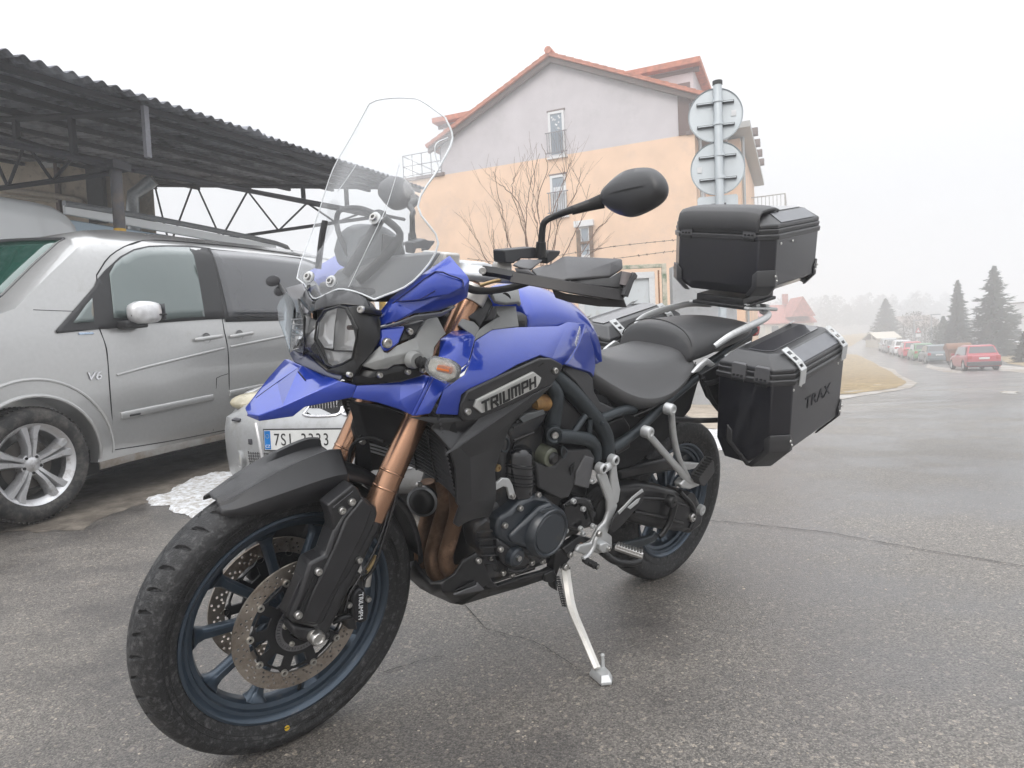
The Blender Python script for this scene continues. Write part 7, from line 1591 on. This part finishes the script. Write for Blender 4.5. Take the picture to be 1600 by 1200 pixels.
# ================================================================ far trees, lamps, signs and houses
NEED = mat('spruce_needles', (.045,.062,.05), .8, var=.35, vs=1.2); BARK = mat('bark', (.10,.08,.065), .9)
def conifer(px, py, top, w, lab, seed, grp='conifers along the side street'):
    r = random.Random(seed); p = gp(px, py); h = (py-top)/FOC*p.y; w = w/FOC*p.y; t = empty('conifer', Matrix.Translation(p-Vector((0,0,.3))), lab, 'tree', grp)
    Acc().tube([(0,0,0),(r.uniform(-.1,.1),0,h*.6),(0,0,h*.98)], [.22,.13,.02], 8).build('trunk', BARK, t)
    A = Acc(); z = h*.04
    while z < h*.985:
        k = 1-z/h; rad = w*(k**.85)*r.uniform(.70, 1.15)+.06; nb = int(9+12*k)
        for i in range(nb):
            a = 2*PI*i/nb+r.uniform(-.3, .3); L_ = rad*r.uniform(.50, 1.18); d = Vector((math.cos(a), math.sin(a), 0)); s = Vector((-d.y, d.x, 0))
            dr = .22+.45*r.random(); n_ = max(3, int(L_/.34))
            for j in range(n_):
                u0, u1 = j/n_, (j+1.35)/n_; c0 = d*L_*u0+Vector((0,0,z-dr*L_*u0+.22*L_*u0*u0)); c1 = d*L_*u1+Vector((0,0,z-dr*L_*u1+.26*L_*u1*u1))
                for sg_ in (-1, 0, 1):
                    tip = c1+s*sg_*L_*.26*(1-.5*u0)*r.uniform(.5,1.2)+Vector((r.uniform(-.12,.12),r.uniform(-.12,.12),-r.uniform(-.08,.30)))
                    b0 = c0+s*.07; b1 = c0-s*.07+Vector((0,0,-.10)); A.add([b0, b1, tip], [(0,1,2)])
        z += h*.015+.06*k
    A.build('crown', NEED, t, merge=0, recalc=False, smooth=False); return t
conifer(1385, 533, 462, 33, 'misty conifer standing alone where the side street ends', 1)
conifer(1498, 552, 431, 27, 'slender pointed conifer left of the broadest conifer', 2)
conifer(1555, 556, 408, 52, 'tallest and broadest conifer at the roadside', 3)
conifer(1475, 548, 488, 20, 'short conifer showing beside the hedge', 5)
conifer(1603, 566, 510, 22, 'low dark conifer at the right edge of the street', 6)
HEDG = mat('winter_hedge', (.115,.095,.075), .9, var=.35, vs=.8)
def hedge(px0, px1, py, h, dep, lab, seed, name='hedge', m_=HEDG):
    r = random.Random(seed); a, b_ = gp(px0, py), gp(px1, py); L_ = (b_-a).length
    t = empty(name, Matrix.Translation(a) @ Matrix.Rotation(math.atan2(b_.y-a.y, b_.x-a.x), 4, 'Z'), lab, 'hedge'); A = Acc()
    for i in range(int(L_*h*130)):
        x = r.uniform(0, L_); hh = h*(.72+.28*math.sin(x/L_*PI))*(.9+.1*math.sin(x*1.3)); z = r.uniform(-.3, hh)*1.0; y = r.uniform(-dep/2, dep/2)*(1-.5*max(0, z/h)**2)
        c = Vector((x, y, z)); d1 = Vector((r.uniform(-1,1), r.uniform(-1,1), r.uniform(-.3,1))).normalized(); d2 = d1.orthogonal().normalized(); s = r.uniform(.07,.20)
        A.add([c, c+d1*s*1.6, c+d2*s*.6], [(0,1,2)])
    A.build('foliage', m_, t, merge=0, recalc=False, smooth=False); T = Acc()
    for i in range(int(L_/1.3)): T.tube([(i*1.3+.5, 0, -.4), (i*1.3+.5+r.uniform(-.3,.3), 0, h*.6)], .05, 5)
    T.build('stem', BARK, t, merge=0); return t
hedge(1408, 1470, 540, 4.6, 3, 'overgrown brown winter hedge behind the row of parked cars', 1)
hedge(1455, 1545, 551, 3.4, 2.4, 'dark green hedge under the two big conifers', 2, m_=mat('green_hedge', (.06,.075,.055), .9, var=.3, vs=.8))
# street lamps
POLE = mat('galvanised', (.36,.38,.39), .5, metal=.5)
def lamp(px, yt, yb, lab):
    p = gp(px, yb); h = (yb-yt)/FOC*p.y
    t = empty('street_lamp', Matrix.Translation(p), lab, 'street lamp', 'street lamps along the side street')
    Acc().tube([(0,0,0),(0,0,h)], [.09,.055], 10).build('pole', POLE, t); Acc().tube([(0,0,h-.02),(.1,0,h+.05),(.5,-.0,h+.08)], .03, 8).build('arm', POLE, t)
    Acc().box((.45,0,h+.08), (1.0,.28,.10)).build('lamp_head', mat('lamp_shell', (.30,.31,.33), .5), t, bev=.03)
    return t
lamp(1527, 481, 556, 'street lamp beside the tallest conifer'); lamp(1456, 493, 548, 'street lamp behind the green hatchback'); lamp(1429, 502, 546, 'street lamp farthest down the side street')
# warning sign and plate, far round sign
p = gp(1435, 546); sc = p.y/FOC
sg_ = empty('warning_sign', Matrix.Translation(p), 'white triangular warning sign with a red border above a small white plate', 'road sign')
h = 33*sc; r_ = 5.2*sc
Acc().cyl((0,0,0), (0,0,h), .035).build('pole', POLE, sg_)
T3 = lambda r: [(r*math.sin(a), 0, r*math.cos(a)) for a in (0, 2*PI/3, -2*PI/3)]
Acc().prism([(x,-.05,z+h-r_*.8) for x, y, z in T3(r_)], (0,.02,0)).build('red_border', cpaint('sign_red', (.55,.04,.05)), sg_)
Acc().prism([(x,-.06,z+h-r_*.8) for x, y, z in T3(r_*.62)], (0,.008,0)).build('white_field', WHITE, sg_)
Acc().box((0,-.05,h-r_*2.1), (r_*1.5,.02,r_*1.0)).build('sign_plate', WHITE, sg_)
p = gp(1361, 533); sc = p.y/FOC
s2_ = empty('round_sign', Matrix.Translation(p), 'small pale round road sign in front of the lone misty conifer', 'road sign')
Acc().cyl((0,0,0), (0,0,23*sc), .04).build('pole', POLE, s2_); Acc().cyl((0,-.03,23*sc), (0,-.06,23*sc), 2.9*sc, n=24).build('sign_disc', WHITE, s2_)
# houses
def hut(px0, px1, yb, hpx, lab, wm, rm, roof=0, wins=(), dep=6, name='house', cat='house', Yd=None):
    a, b_ = (at_y(px0, yb, Yd), at_y(px1, yb, Yd)) if Yd else (gp(px0, yb), gp(px1, yb)); w_ = math.hypot(b_.x-a.x, b_.y-a.y); h = hpx/FOC*(a.y+b_.y)/2
    t = empty(name, Matrix.Translation(Vector((a.x, a.y, min(a.z, b_.z)))) @ Matrix.Rotation(math.atan2(b_.y-a.y, b_.x-a.x), 4, 'Z'), lab, cat)
    Acc().box((w_/2, dep/2, h/2-1), (w_, dep, h+2)).build('wall', wm, t, bev=.02)
    if roof: Acc().prism([(-.3,-.3,h),(w_+.3,-.3,h),(w_+.3,dep/2,h+roof),(-.3,dep/2,h+roof)], (0,0,.15)).build('roof', rm, t); Acc().prism([(-.3,dep+.3,h),(w_+.3,dep+.3,h),(w_+.3,dep/2,h+roof),(-.3,dep/2,h+roof)], (0,0,.15)).build('roof', rm, t); Acc().prism([(0,dep/2-.2,h),(w_,dep/2-.2,h),(w_,dep/2-.2,h+roof),(0,dep/2-.2,h+roof)], (0,.4,0)).build('gable', wm, t)
    else: Acc().box((w_/2, dep/2, h+.05), (w_+.3, dep+.3, .14)).build('roof', rm, t)
    for x, z, ww, hh in wins: Acc().box((w_*x, -.02, h*z), (ww, .08, hh)).build('window', TNG, t)
    return t
CRM = mat('cream_render', (.60,.56,.48), .9, var=.05); PINK = mat('pink_tile', (.42,.17,.14), .85, var=.2, vs=3); WRD = mat('white_render', (.70,.71,.72), .8)
t = hut(1196, 1272, 522, 18, 'pale house with a red hipped roof between the top case and side case', CRM, PINK, roof=2.6, wins=((.2,.55,.9,.9),(.5,.55,.9,.9),(.8,.55,.9,.9)), dep=8, Yd=90)
Acc().prism([(3.0,-1.2,2.4),(6.2,-1.2,2.4),(4.6,-1.2,5.0)], (0,4,0)).build('front_gable', PINK, t); Acc().box((4.2,3.6,5.0), (.6,.6,1.4)).build('chimney', PINK, t)
hut(1574, 1700, 535, 66, 'white modern house behind the tallest conifer at the right edge', WRD, TRIM, wins=((.12,.62,1.2,1.3),(.12,.25,1.2,1.3)), dep=8)
hut(1556, 1588, 552, 15, 'small white flat-roofed garage right of the tall conifer', WRD, WRD, wins=((.25,.45,1.0,1.2),), dep=4, name='garage', cat='garage')
hut(1372, 1404, 536, 7, 'low pale shed beside the lone misty conifer', CRM, CRM, roof=.8, dep=3, name='shed', cat='shed', Yd=85)
hut(1534, 1556, 556, 16, 'grey little kiosk under the tallest conifer', CONC, TRIM, wins=((.5,.6,1.4,.8),), dep=3, name='kiosk', cat='kiosk')
hut(1420, 1474, 525, 15, 'grey house with a shallow roof looming over the brown hedge', mat('mist_render', (.45,.44,.42), .9), mat('mist_roof', (.25,.19,.16), .9), roof=2.2, wins=((.3,.6,1,1),(.7,.6,1,1)), dep=9, Yd=125)
# soft far wood in the valley
FW = mat('far_wood', (.085,.085,.075), .95, var=.3, vs=.5); r = random.Random(9); A = Acc()
for k in range(110):
    d = r.uniform(210, 300); px = r.uniform(1170, 1480); q = ray(px, 480); x, y = q[0]*d/q[1], d; z = ground(x, y)-1; h = r.uniform(6, 12); w_ = h*r.uniform(.25,.45)
    for i in range(260):
        u = r.random(); a = r.uniform(0, 2*PI); rr = w_*math.sqrt(r.random())*math.sin(PI*min(1, u*.85+.12)); c = Vector((x+rr*math.cos(a), y+rr*math.sin(a), z+h*u)); s = r.uniform(.3, .7)
        d1 = Vector((r.uniform(-1,1), r.uniform(-1,1), r.uniform(-1,1))).normalized(); d2 = d1.orthogonal(); A.add([c+d1*s, c-d1*s*.5+d2*s*.6, c-d1*s*.5-d2*s*.6], [(0,1,2)])
A.build('far_wood', FW, merge=0, recalc=False, smooth=False, kind='stuff')
# ================================================================ the mist itself
hz = bpy.data.materials.new('haze'); hz.use_nodes = True; n = hz.node_tree; n.nodes.clear()
o_ = n.nodes.new('ShaderNodeOutputMaterial'); pv = n.nodes.new('ShaderNodeVolumePrincipled'); pv.inputs['Density'].default_value = .0075
pv.inputs['Color'].default_value = (.97,.975,.985,1); pv.inputs['Anisotropy'].default_value = .2
n.links.new(pv.outputs[0], o_.inputs['Volume'])
Acc().box((150,145,-5), (900,620,50)).build('haze', hz, kind='stuff', smooth=False)
